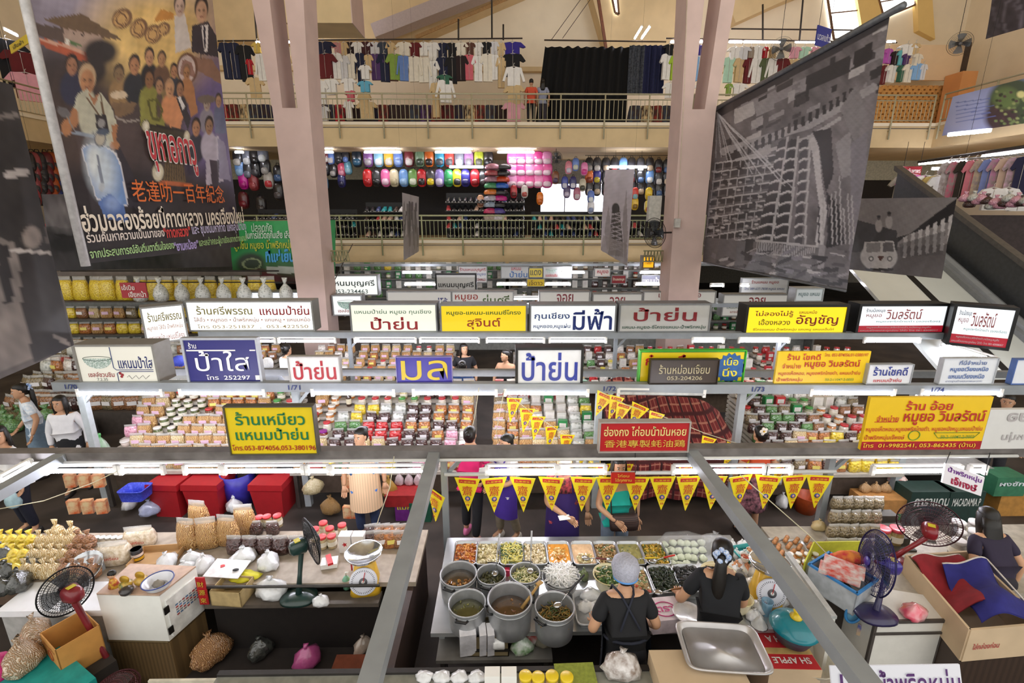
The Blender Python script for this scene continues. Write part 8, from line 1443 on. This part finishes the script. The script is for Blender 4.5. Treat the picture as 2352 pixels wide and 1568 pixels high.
p = at(808, 1262, z=CZ+.2); t = thing('red_ladle', 'red plastic ladle standing beside the steel pan', 'ladle', (p.x, p.y-.05, CZ)); mb = MB(); mb.lathe([(.03, 0), (.045, .03), (.042, .03), (.028, .004)], M('d0262a', .4), (0, 0, .17), 18, False); mb.build('scoop', t); mb = MB(); mb.tube([(0, 0, 0), (0, 0, .17)], .008, M('d0262a', .4), 6); mb.build('handle', t)
p = at(757, 1290, z=CZ+.04); mb = MB(); mb.box((0, 0, .03), (.16, .12, .05), WHITE, .2); mb.box((.0, 0, .065), (.05, .15, .025), M('d0262a', .4), .5); tag(mb.build('white_tray', None, (p.x, p.y, CZ)), 'white basket with a red stapler near the green fan', 'basket')
g = at(714, 1242, z=1.2); fan('dark green electric fan on the dark shelf of the left stall', g, (.75, .6, .05), .23, '1f3a36', at(687, 1372, z=SZ), '1f3a36')
g = at(152, 1357, z=1.12); fan('dark fan with maroon motor at the left edge stall', g, (-.9, .42, -.12), .2, '7a1c26', at(300, 1610, z=.03), '7a1c26')
# sheet of card on boxes and hanging red strip
open_box(538, 1372, SZ, .3, .22, .16, M('b8a070', .8), 'cardboard box with yellow cloth left of the large white bag', -.1)
p = at(522, 1305, z=SZ+.18); mb = MB(); mb.box((0, 0, 0), (.36, .22, .006), M('f0efee', .4), -.1, .12); mb.loft([(.004, .03, .02), (.006, .03, .02)], BLACK, 16, M4=Matrix.Translation((.1, -.03, .004))); mb.box((-.06, .03, .006), (.04, .04, .004), M('c8282c', .5), .5); tag(mb.build('white_card', None, (p.x, p.y, SZ+.18)), 'white card with a round hole lying on the boxes', 'card')
p = at(534, 1318, z=SZ+.16); mb = blob(.3, .16, .06, M('d8d02c', .6, bump=.4), 31, knot=False); tag(mb.build('yellow_bag', None, (p.x+.1, p.y+.02, SZ+.1)), 'crumpled yellow plastic under the white card', 'bag')
p = at(470, 1388, z=.72); q = at(457, 1324, z=1.0); mb = MB(); w = .085; h = .3; mb.span((-w/2, 0, 0), (w/2, .012, h), M('b01c22', .4)); [write(mb, ch, M('d8b83a', .5), (0, -.003, h-.1-.09*i), (1, 0, 0), (0, 0, 1), -.03, 0, .03, .06, .003, .02) for i, ch in enumerate('財源來')]; tag(mb.build('red_plaque', None, (p.x, p.y, p.z)), 'vertical red plaque with gold characters right of the white cabinet', 'plaque')
# white cabinet on a brown chest
WZ, W0 = 1.0, .5; P4 = [at(*q_, z=WZ) for q_ in ((222, 1365), (366, 1368), (450, 1302), (300, 1296))]; U = (P4[1]-P4[0]); V2 = P4[2]-P4[1]
def quadbox(P, z0, z1, mat):
    mb = MB(); vs = [(p.x, p.y, z0) for p in P]+[(p.x, p.y, z1) for p in P]; mb.add(vs, [(3, 2, 1, 0), (4, 5, 6, 7), (0, 1, 5, 4), (1, 2, 6, 5), (2, 3, 7, 6), (3, 0, 4, 7)], mat); return mb
t = thing('white_cabinet', 'white painted box cabinet with ornaments on top, left front', 'cabinet'); mb = quadbox(P4, W0, WZ, M('eeeee8', .4, amount=.02)); mb.build('body', t)
mb = quadbox([p+Vector((0, 0, 0)) for p in P4], WZ-.004, WZ+.012, M('c8a890', .5)); mb.build('top_board', t)
Ux, Vx = U.normalized(), V2.normalized(); N2 = Vx.cross(Vector((0, 0, 1))); mb = MB(); mb.prism([(.03, .03), (V2.length-.03, .03), (V2.length-.03, .42), (.03, .42)], M('f2f2ee', .4), .02, P4[1]+N2*.02+Vector((0, 0, W0-WZ)), Vx, (0, 0, 1))
for r_ in range(5): [mb.prism([(.1+i*.035, .2+r_*.026), (.125+i*.035, .2+r_*.026), (.125+i*.035, .215+r_*.026), (.1+i*.035, .215+r_*.026)], M(['a84a4a', '5a7aa0', '8a8a8a'][(i+r_) % 3], .6), .002, P4[1]+N2*.024+Vector((0, 0, W0-WZ)), Vx, (0, 0, 1)) for i in range(7)]
mb.build('door', t); mb = MB(); [mb.prism([(-.005, z_), (.04, z_), (.04, z_+.07), (-.005, z_+.07)], M('2a2826', .4, metal=.5), .01, P4[1]+N2*.03+Vector((0, 0, W0-WZ)), Vx, (0, 0, 1)) for z_ in (.08, .3)]; mb.build('hinge', t)
P5 = [p+(Ux*-.02) for p in P4]; t = thing('wooden_chest', 'brown wooden chest with plank front under the white cabinet', 'chest'); mb = quadbox(P4, 0, W0-.02, M('6a5434', .6, kind='wave', scale=9, amount=.14)); mb.build('body', t); mb = quadbox(P5, W0-.03, W0-.001, M('7a6a4c', .5)); mb.build('lid', t)
for px, py, k, n in ((262, 1345, 0, 'dark haired doll'), (290, 1348, 1, 'green and gold ornament'), (325, 1338, 2, 'gold shell shaped ornament'), (292, 1362, 3, 'small dark bowl')):
    p = at(px, py, z=WZ+.02); mb = MB()
    if k == 0: mb.loft([(0, .05, .04), (.06, .03, .03), (.09, .02, .02)], M('d8b03a', .4, col2='a8282c', scale=40), 14); mb.ball((0, 0, .12), .03, SKIN); mb.ball((0, .008, .135), (.036, .034, .032), HAIRC)
    else: mb.lathe([(.03, 0), (.05, .02), (.055, .05), (.02, .07)], M(['', '5a6a3a', 'b8923a', '3a3636'][k], .4, coat=.5, col2='d8b04a' if k < 3 else None, scale=30), n=18); k < 3 and mb.ball((0, 0, .09), (.045, .015, .04), M('c8a03a', .35, metal=.5), 12, 8)
    tag(mb.build('cabinet_ornament', None, (p.x, p.y, WZ+.012)), n+' on the white cabinet', 'ornament')
c_, r_ = basin(362, 1332, WZ+.09, 30, .075, 'e4e6ee', 'blue patterned porcelain bowl on the white cabinet', None, '', '3a4a8a'); mb = blob(.1, .07, .07, M('8a8274', .6), 5, knot=False); tag(mb.build('bundle', None, (c_.x, c_.y, WZ+.025)), 'grey bundle lying in the porcelain bowl', 'bundle')
t = open_box(180, 1512, .5, .34, .3, .32, M('c88f48', .7, amount=.05), 'open orange brown carton with red print at the lower left', -.55); mb = MB(); m = M('b0502c', .6); mb.tube([(.05*math.cos(PI*i/8), -.153, .18+.05*math.sin(PI*i/8)) for i in range(16)], .003, m, 4, True); write(mb, 'ขนมจีน', m, (0, -.151, .25), (1, 0, 0), (0, 0, 1), -.12, 0, .12, .03, .002, .012); write(mb, 'เชียงใหม่', m, (0, -.151, .05), (1, 0, 0), (0, 0, 1), -.13, 0, .13, .04, .002, .012); mb.build('printed_face', t)
mb = MB(); p = at(180, 1532, z=.5); mb.span((-.22, -.18, 0), (.2, .2, .499), M('2e2824', .7)); tag(mb.build('dark_stool', None, (p.x, p.y, 0), -.55), 'dark box under the orange brown carton', 'box')
NZ2 = .62; p = at(100, 1568, z=NZ2); t = thing('teal_crate', 'teal lidded plastic crate at the lower left corner', 'crate', (p.x, p.y, 0), -.5); mb = MB(); mb.span((-.3, -.2, 0), (.3, .2, NZ2-.08), M('9ab0b4', .4)); mb.build('crate_body', t); mb = MB(); mb.span((-.32, -.22, NZ2-.08), (.32, .22, NZ2), M('1f9a94', .4)); mb.build('lid', t)
RING = M('b08a64', .25, coat=1, bump=.7, col2='d8c4ac', scale=24, kind='strands')
for px, py, n in ((58, 1535, 'left'), (90, 1480, 'right')): bag(px, py, NZ2, .26, .22, .28, RING, '%s clear bag of brown ring snacks on the teal crate' % n, px, name='ring_snack_bag')
p = at(2, 1500, z=.8); mb = blob(.3, .3, .3, M('e03a8a', .5, bump=.5, scale=30), 3, knot=False); tag(mb.build('pink_basket', None, (p.x-.1, p.y, .5)), 'bright pink basket at the lower left edge', 'basket'); mb = MB(); mb.span((-.2, -.2, 0), (.2, .2, .5), DARK); tag(mb.build('dark_stool', None, (p.x-.1, p.y, 0)), 'dark box under the pink basket', 'box')
for px, py, w, m_, n in ((488, 1510, .36, M('c89a6a', .25, coat=1, bump=.6, col2='8a5a34', kind='strands', scale=24), 'large clear bag of pale rind strips on the floor'), (708, 1522, .26, M('c85a9a', .3, coat=.8, bump=.4), 'round pink bag on the low shelf'), (600, 1500, .24, DKB, 'dark bag in the shade of the low shelf'), (835, 1490, .2, M('b8a89a', .2, coat=1, bump=.6), 'clear bag lying on the reddish box')): bag(px, py, .1, w, w*.8, w*.75, m_, n, 1.0)
p = at(815, 1525, z=.12); mb = MB(); mb.span((-.2, -.12, 0), (.18, .14, .14), M('8a4a34', .6)); tag(mb.build('reddish_box', None, (p.x, p.y-.05, 0)), 'reddish wooden box under the clear bag, lower left centre', 'box')
p = at(262, 1592, z=.7); fan('fan with red rim seen from above at the bottom edge', (p.x, p.y, .7), (0, -.3, 1), .17, '3a3a3a', None, None, '5a2a2e')
mb = MB(); p = at(490, 1562, z=.82); mb.span((-.5, 0, 0), (.22, .02, .82), M('d4cdb8', .6)); mb.span((-.06, -.004, .6), (.06, 0, .8), M('d8c8bc', .5)); mb.loft([(0, .032, .042), (.004, .032, .042)], M('c8a48c', .5), 16, M4=Matrix.Translation((0, -.008, .72)) @ Matrix.Rotation(PI/2, 4, 'X')); mb.loft([(0, .036, .02), (.004, .036, .02)], HAIRC, 16, M4=Matrix.Translation((0, -.01, .76)) @ Matrix.Rotation(PI/2, 4, 'X')); mb.span((-.2, -.003, .7), (-.12, 0, .78), M('a8844c', .6)); tag(mb.build('poster_board', None, (p.x, p.y, 0)), 'cream board with a taped portrait poster at the bottom edge', 'board')
# goods and bins under and before the numbered stalls
for i, (px, w) in enumerate(((392, .46), (476, .52), (624, .48))):
    p = at(px, 1186, z=0); t = thing('red_cooler', 'red lidded plastic cooler in the aisle, %s of three' % ORD[i+1], 'cooler', (p.x, p.y+.18, 0), R.uniform(-.08, .08)); rd = M('a81c24', .45, amount=.05); mb = MB(); mb.box((0, 0, .22), (w*.8, .38, .44), rd, top=1.2); mb.build('cooler_body', t); mb = MB(); mb.box((0, 0, .5), (w*1.04, .48, .09), rd, top=.97); mb.build('lid', t)
def misc(px, py, z, f, label, cat, rz=0): p = at(px, py, z=z); o = f(); o.location = (p.x, p.y, z); o.rotation_euler.z = rz; return tag(o, label, cat)
def bx(name, w, d, h, mat, txt=None, tc='f0f0f0'):
    def f():
        mb = MB(); mb.span((-w/2, -d/2, 0), (w/2, d/2, h), mat)
        if txt: write(mb, txt, M(tc, .5), (0, -d/2, 0), (1, 0, 0), (0, 0, 1), -w*.4, h*.55, w*.4, h*.8, .004, .02)
        return mb.build(name)
    return f
misc(556, 1150, .05, lambda: (lambda m_: (m_.lathe([(.2, 0), (.24, .5), (.22, .5), (.19, .02)], M('3a34a8', .4), n=24), m_.build('blue_barrel'))[1])(MB()), 'blue plastic barrel between the red coolers', 'barrel')
misc(315, 1142, .42, lambda: (lambda m_: (tray_mesh(m_, .34, .26, .16, M('3a4ac8', .4, col2='5a6ae0', kind='cell', scale=40)), m_.build('blue_basket'))[1])(MB()), 'blue plastic basket hung left of the red coolers', 'basket')
for px, py, w, m_, n in ((300, 1165, .24, PLAS, 'clear bag under the blue basket'), (346, 1180, .26, M('b8c0e0', .2, coat=1, bump=.5), 'pale blue bag left of the red coolers'), (540, 1172, .26, PLAS, 'white bag between the red coolers'), (720, 1130, .28, M('c8bc9a', .3, coat=.8, bump=.4, col2='a89a70', scale=60), 'round clear bag of seeds under the purple sign stall'), (760, 1175, .3, M('a8824c', .3, coat=.9, bump=.6, kind='strands', scale=30), 'hanging bag of brown noodles under the purple sign stall'), (1760, 1120, .2, PLAS, 'clear bag on the floor right of the pennants'), (1795, 1160, .24, PLAS, 'clear bag beside the orange bucket'), (2060, 1110, .24, M('c84a4a', .3, coat=.8, bump=.5, col2='e8d8d0'), 'red packet bundle before the dark green sacks')): bag(px, py, .08 if py > 1140 else .4, w, w*.7, w*.8, m_, n, px)
for i in range(6): p = at(172+(i % 3)*32, 1138+(i//3)*30, z=.35); place('nood', bx('noodle_pack', .13, .07, .2, M('d8602c', .35, coat=.6, col2='e8d0a0', scale=9)), (p.x, p.y, .5-.21*(i//3)), .2, 'orange noodle pack, %s from left in the %s hanging row' % (ORD[i % 3+1], ('upper', 'lower')[i//3]), 'orange noodle packs', 'pack')
for i in range(6): p = at(790+(i % 2)*14, 1075+(i//2)*38, z=.5); dup(_P['nood'], (p.x, p.y+.1, .62-.22*(i//2)), -.1, 'orange noodle pack left of the striped apron, %s row, %s' % (ORD[i//2+1], ('left', 'right')[i % 2]), scale=.9)
for i, px in enumerate((918, 940, 962)): bag(px, 1112, .42, .13, .1, .18, M('d0bcc0', .2, coat=1, bump=.4), 'tied clear bag under the purple sign stall edge, %s of three' % ORD[i+1])
misc(930, 1150, .24, bx('red_basket', .5, .3, .18, M('a82a2c', .5)), 'red basket right of the striped apron', 'basket')
misc(938, 1190, .0, bx('detergent_pack', .34, .12, .34, M('7a2a8a', .3, coat=.6), 'แม็กซี่', 'e8e02c'), 'purple packet with yellow Thai lettering on the aisle floor', 'pack'); misc(968, 1192, .0, bx('green_packet', .3, .14, .3, M('1f5a44', .4)), 'dark green packet behind the purple packet', 'pack')
for i, (px, py, lab) in enumerate(((860, 1120, 'brown hanging bundle right of the striped apron'),)): bag(px+35, py+20, .3, .22, .14, .3, M('b08a3c', .5, bump=.4), lab)
misc(1848, 1172, 0, lambda: (lambda m_: (m_.lathe([(.13, 0), (.17, .26), (.175, .27), (.16, .26), (.12, .02)], M('d8602c', .4), n=24), m_.build('orange_bucket'))[1])(MB()), 'orange bucket on the aisle floor under the last pennants', 'bucket')
misc(2010, 1165, .12, bx('noodle_carton', .6, .32, .22, M('c08a4c', .7)), 'brown carton of noodle bags left of the dark sacks', 'carton'); [bag(1985+i*24, 1128, .34, .16, .12, .14, M('c8a070', .3, coat=.8, bump=.5, kind='strands', scale=30), 'noodle bag in the brown carton, %s of three' % ORD[i+1]) for i in range(3)]
misc(2010, 1178, 0, bx('green_crate', .62, .34, .12, M('3aa84a', .5)), 'green crate under the brown noodle carton', 'crate')
misc(2108, 1186, 0, bx('dark_green_sack', .62, .3, .5, M('1d3a34', .6), 'คาราแดน', 'e4e8e4'), 'left dark green sack with white lettering, right aisle', 'sack'); misc(2185, 1186, 0, bx('dark_green_sack', .5, .3, .5, M('1d3a34', .6), 'MACADAMIA P', 'e4e8e4'), 'right dark green sack with white lettering, right aisle', 'sack'); misc(2150, 1176, .02, bx('detergent_pack', .2, .08, .4, M('6a2a8a', .3, coat=.6), 'แม็กซี่', 'e8e02c'), 'purple packet standing between the dark green sacks', 'pack')
misc(2302, 1168, 0, bx('brown_carton', .56, .36, .34, M('b8843c', .7)), 'brown carton on the floor at the right edge', 'carton'); misc(2292, 1126, .345, bx('powder_box', .44, .3, .3, M('3a7a5a', .5), 'ผงซัก', 'e8f0f8'), 'green and white box on the brown carton, right edge', 'box')
for i in range(10): p = at(1740+(i % 5)*22, 1082+(i//5)*22, z=.55); item('BOKS'[i % 4], (p.x, p.y, .5), .2, 'on the low shelf right of pennants', '%s from left, %s row' % (ORD[i % 5+1], ORD[i//5+1]), 'low shelf goods')
# ---- right stall
RZ = .82
t = thing('white_partition', 'row of white boards dividing the food stall from the right stall', 'partition'); a, b = at(1808, 1272, z=1.0), at(1915, 1420, z=1.0)
mb = MB(); mb.bar((a.x, a.y, .55), (b.x, b.y, .55), .03, .9, M('dcdcd6', .5, amount=.03)); mb.build('board', t); mb = MB(); mb.bar((a.x, a.y, 1.01), (b.x, b.y, 1.01), .05, .03, M('b8bab8', .5)); mb.build('top_trim', t)
t = thing('market_counter', 'counter with boxes and fans in the right front stall', 'counter'); mb = MB(); mb.span((2.92, 3.72, RZ-.05), (6.3, 4.75, RZ), M('b0a898', .5)); mb.build('counter_top', t); mb = MB(); mb.span((2.95, 4.64, 0), (6.3, 4.7, RZ-.05), M('5a4a40', .6)); mb.build('front_board', t); mb = MB(); mb.span((3.0, 3.76, 0), (6.3, 3.8, RZ-.05), M('3a322c', .6)); mb.build('back_board', t)
t = thing('white_cabinet', 'white cabinet with dark edges under the purple fan', 'cabinet'); P6 = [at(*q_, z=.86) for q_ in ((2012, 1428), (2172, 1425), (2150, 1370), (1900, 1345))]; P6[3] = P6[0]+(P6[2]-P6[1])+Vector((-.1, .2, 0)); mb = quadbox(P6, .0, .86, M('dcdad2', .45, amount=.03)); mb.build('body', t)
mb = MB(); [mb.bar((P6[i].x, P6[i].y, .86), (P6[j].x, P6[j].y, .86), .02, .03, M('4a4440', .5)) for i, j in ((0, 1), (1, 2), (3, 0))]; [mb.bar((P6[i].x, P6[i].y, 0), (P6[i].x, P6[i].y, .86), .025, .025, M('4a4440', .5)) for i in (0, 1)]; mb.bar((P6[0].x, P6[0].y-.01, .74), (P6[1].x, P6[1].y-.01, .74), .012, .02, M('4a4440', .5)); mb.build('edge_trim', t)
g = at(2012, 1292, z=1.2); fan('purple electric fan standing on the white cabinet', g, (-.97, .22, .12), .29, '3a3090', at(2010, 1412, z=.87), '2a2450', 'a0a0c0' if False else '3a3470')
g = at(2133, 1203, z=1.22); fan('large fan with maroon motor seen from behind, right stall', g, (.55, .8, .1), .26, '8a1c26', at(2045, 1290, z=RZ), '8a1c26', '5a3038')
t = open_box(1925, 1362, RZ, .34, .42, .24, M('c8ced4', .3, trans=.15), 'clear plastic bin with blue rim and newspapers', .5, name='plastic_bin'); mb = MB(); [mb.box(c_, s_, M('3a8ad0', .4)) for c_, s_ in (((0, -.21, .24), (.36, .02, .02)), ((0, .21, .24), (.36, .02, .02)), ((-.17, 0, .24), (.02, .42, .02)), ((.17, 0, .24), (.02, .42, .02)))]; mb.build('rim', t)
for i in range(2): p = at(1928+i*8, 1318-i*6, z=RZ+.25); mb = MB(); mb.box((0, 0, .02+i*.04), (.16, .32, .04), M('d0ccc8', .6, col2='c84a3a', scale=14), .9); tag(mb.build('newspaper', None, (p.x, p.y, RZ+.24)), '%s folded newspaper on the clear plastic bin' % ('lower', 'upper')[i], 'newspaper')
p = at(1950, 1276, z=RZ+.3); mb = blob(.34, .16, .1, M('b82a34', .8, col2='d8843a', scale=16), 12, knot=False); tag(mb.build('striped_cloth', None, (p.x, p.y, RZ+.25)), 'red and orange striped cloth heap behind the purple fan', 'cloth')
a, b = at(1868, 1250, z=1.0), at(1960, 1248, z=1.0); mb = MB(); mb.bar((a.x, a.y, .93), (b.x+.1, b.y, .93), .012, .2, M('c8c83a', .5)); mb.bar((a.x, a.y, .93), at(1845, 1310, z=.95), .012, .2, M('c8c83a', .5)); tag(mb.build('yellow_board', None, (0, 0, 0)), 'yellow green board standing behind the small white lidded jars', 'board')
# trays and jars at the left end of the right stall
p = at(1812, 1262, z=RZ+.02); mb = MB(); tray_mesh(mb, .44, .36, .05, ALU); tag(mb.build('metal_tray', None, (p.x, p.y, RZ-.03), -.1), 'aluminium tray of brown fried rolls beside the diagonal beam', 'tray')
for i in range(16):
    p = at(1782+(i % 4)*24+(i//4)*7, 1236+(i//4)*15, z=RZ+.05); place('roll', lambda: (lambda m_: (m_.tube([(-.06, 0, .02), (-.05, 0, .022), (.05, 0, .022), (.06, 0, .02)], [.012, .022, .022, .012], M('c08a58', .5, col2='a06a3c', scale=30), 10), m_.build('fried_roll'))[1])(MB()), (p.x, p.y, RZ+.0+.02*(i % 2)), .8+R.uniform(-.2, .2), 'brown fried roll, %s from left, %s row in the tray' % (ORD[i % 4+1], ORD[i//4+1]), 'fried rolls', 'pastry')
for i in range(9): p = at(1816+(i % 4)*19-(i//4)*4, 1272+(i//4)*18, z=RZ+.09); place('jarH', mk_jar('b8782c', 'f2f0ee', .032, .1), (p.x, p.y, RZ), 0, 'small honey jar with white lid, %s from left, %s row' % (ORD[i % 4+1], ORD[i//4+1]), 'small honey jars', 'jar')
bag(1862, 1312, RZ, .18, .14, .14, PLAS, 'crumpled clear bag in front of the yellow green board', 1); bag(1880, 1215, RZ, .16, .12, .12, M('d8c08a', .3, coat=.8, bump=.4), 'cream bag at the foot of the right steel post')
for i in range(20): p = at(1915+(i % 5)*23-(i//5)*2, 1190+(i//5)*20, z=RZ+.1); place('herb', mk_bag('K', .13, .1, .16), (p.x, p.y, RZ+.02+.07*(3-i//5)), R.uniform(-.2, .2), 'dark herb bag, %s from left, %s row of the stack' % (ORD[i % 5+1], ORD[i//5+1]), 'dark herb bags', 'bag')
mb = MB(); a = at(1990, 1205, z=RZ); [mb.span((a.x-.42, 4.3+q_*.1, RZ), (a.x+.2, 4.72, RZ+.02+.07*q_), M('4a463e', .7)) for q_ in range(4)]; tag(mb.build('step_shelf'), 'dark stepped shelf under the herb bags', 'shelf')
for i, px in enumerate((2022, 2052)): p = at(px, 1248, z=RZ); place('jarB', mk_jar('a8905a', 'd84a58', .075, .2), (p.x, p.y, RZ), 0, '%s of two big jars with pinkish lids by the maroon fan' % ('left', 'right')[i], 'big pink lidded jars', 'jar')
for i in range(9): p = at(2198+(i % 3)*38, 1218+(i//3)*22, z=RZ+.08); place('tubC', mk_jar('b8b4ac', 'e4e2e0', .07, .2), (p.x, p.y, RZ), 0, 'clear lidded jar, %s from left, %s row right of the maroon fan' % (ORD[i % 3+1], ORD[i//3+1]), 'clear lidded jars', 'jar')
misc(2258, 1262, RZ, bx('red_sign_box', .16, .1, .2, M('c01c24', .4)), 'red box in front of the clear lidded jars', 'box')
# big carton with red and blue cloths
KZ = 1.02; P7 = [at(*q_, z=KZ) for q_ in ((2228, 1445), (2400, 1430), (2330, 1300), (2082, 1275))]; P7[2] = P7[1]+(P7[3]-P7[0]); t = thing('large_carton', 'long pale cardboard carton with red and blue cloths, right', 'carton'); mb = MB()
for i in range(4): a, b = P7[i], P7[(i+1) % 4]; mb.bar((a.x, a.y, KZ-.16), (b.x, b.y, KZ-.16), .02, .32, CARDP)
mb.add([(p.x, p.y, KZ-.3) for p in P7], [(0, 1, 2, 3)], CARDP); mb.build('carton_body', t)
U7 = (P7[1]-P7[0]).normalized(); mb = MB(); write(mb, 'ใส่กล่องก่อน', M('b84a4a', .6), (P7[0].x, P7[0].y, KZ-.2), U7, (0, 0, 1), .06, 0, .3, .06, .014, .012); mb.build('red_writing', t)
def drape(P, z, col, lab, f0, f1, sd):
    def fn(u, v):
        f = f0+(f1-f0)*u; a = P[0].lerp(P[1], v); b = P[3].lerp(P[2], v); p = b.lerp(a, f); return (p.x, p.y, z+.05*math.sin(u*7+sd)+.04*math.sin(v*6+u*4+sd)-.12*(2*v-1)**2*.5)
    mb = MB(); mb.sheet(fn, 24, 20, M(col, .95, amount=.1, scale=12)); mb.sheet(lambda u, v: Vector(fn(u, v))-Vector((0, 0, .012)), 24, 20, M(col, .95)); mb.tube([fn(0, j/12) for j in range(13)]+[fn(1, 1)], .008, M('d8d0c8', .8), 5); tag(mb.build('folded_cloth'), lab, 'cloth')
drape([P7[0], P7[0].lerp(P7[1], .75), P7[3].lerp(P7[2], .75), P7[3]], KZ+.02, '8a1f28', 'dark red cloth draped in the long carton', .08, .8, 1)
drape([P7[0].lerp(P7[1], .2), P7[1], P7[2], P7[3].lerp(P7[2], .35)], KZ+.07, '2a2a78', 'blue cloth with pale border lying over the red cloth', .25, .95, 2.4)
t = thing('dark_cabinet', 'dark brown wooden cabinet at the lower right corner', 'cabinet'); mb = quadbox(P7, 0, KZ-.33, M('3a2a20', .5, kind='wave', scale=5, amount=.12)); mb.build('body', t)
p = at(2100, 1400, z=.92); mb = blob(.24, .17, .12, M('e0b0b4', .2, coat=1, bump=.5, col2='e0506a', scale=7), 8, knot=False); tag(mb.build('plastic_bag', None, (p.x, p.y, .86), .3), 'pinkish plastic bag in a shallow basket beside the purple fan', 'bag')
p = at(1956, 1402, z=.8); t = thing('hand_mirror', 'blue framed hand mirror basket hung on the cabinet side', 'mirror', (p.x, p.y-.02, p.z)); mb = MB(); mb.tube([(.075*math.cos(2*PI*i/24), -.01, .1*math.sin(2*PI*i/24)) for i in range(24)], .012, M('3a8ac8', .4), 7, True); mb.build('rim', t); mb = MB(); mb.loft([(0, .075, .1), (.006, .075, .1)], M('6aa8c8', .2, coat=.5), 24, M4=Matrix.Rotation(PI/2, 4, 'X')); mb.build('disc', t)
p = at(1984, 1450, z=.62); mb = MB(); mb.box((0, 0, 0), (.1, .006, .12), M('c8b090', .5, col2='4a5aa0', scale=12), -.6); tag(mb.build('picture_sticker', None, p), 'small picture stuck on the side of the white cabinet', 'picture')
misc(1938, 1375, .86, lambda: (lambda m_: (m_.lathe([(.035, 0), (.04, .12), (.036, .12)], M('d8682c', .4), n=16), m_.build('orange_cup'))[1])(MB()), 'orange plastic cup behind the blue mirror', 'cup')
# wall fan on the right pillar, switch box, cables
g = at(1503, 535, y=11.4); fan('dark wall fan on the left side of the right pillar', g, (-.85, -.5, -.1), .34, '2a2a2c', None, None, '2a2624')
rod(g+Vector((.1, .1, 0)), (3.98, 11.7, g.z), .02, 'bracket of the wall fan on the right pillar', DARK, 'fan_bracket', 'bracket')
p = at(1556, 512, y=11.5); misc(1562, 512, 3.9, bx('switch_box', .12, .1, .2, M('c8c4bc', .5)), 'small grey switch box on the right pillar', 'box').location = (p.x, 11.52, p.z-.1)
p = at(1540, 480, y=12.3); o = bx('meter_cabinet', .3, .2, .62, M('c0bfb6', .5))(); o.location = (p.x-.35, 12.5, p.z-.3); tag(o, 'grey metal cabinet behind the right pillar', 'cabinet')
string(((1578, 0), (1572, 200), (1562, 400), (1558, 500)), 11.56, 'black cable running down the right pillar')
for px, py, n in ((1278, 362, 'small spotlight fan above the bright opening'), (1795, 112, 'round fan over the clothes right of the pillar'), (2205, 100, 'dark fan high at the upper right')): g = at(px, py, y=21.6); rod(g+Vector((0, .12, 0)), (g.x, g.y+.12, 16 if px > 1700 else 6.86), .01, 'rod holding the '+n, DARK, 'hanger_rod', 'rod'); fan(n, g, (-.5, -1, -.2), .42 if px > 1700 else .25, '6a6a6c', None, None, '4a4a4a')
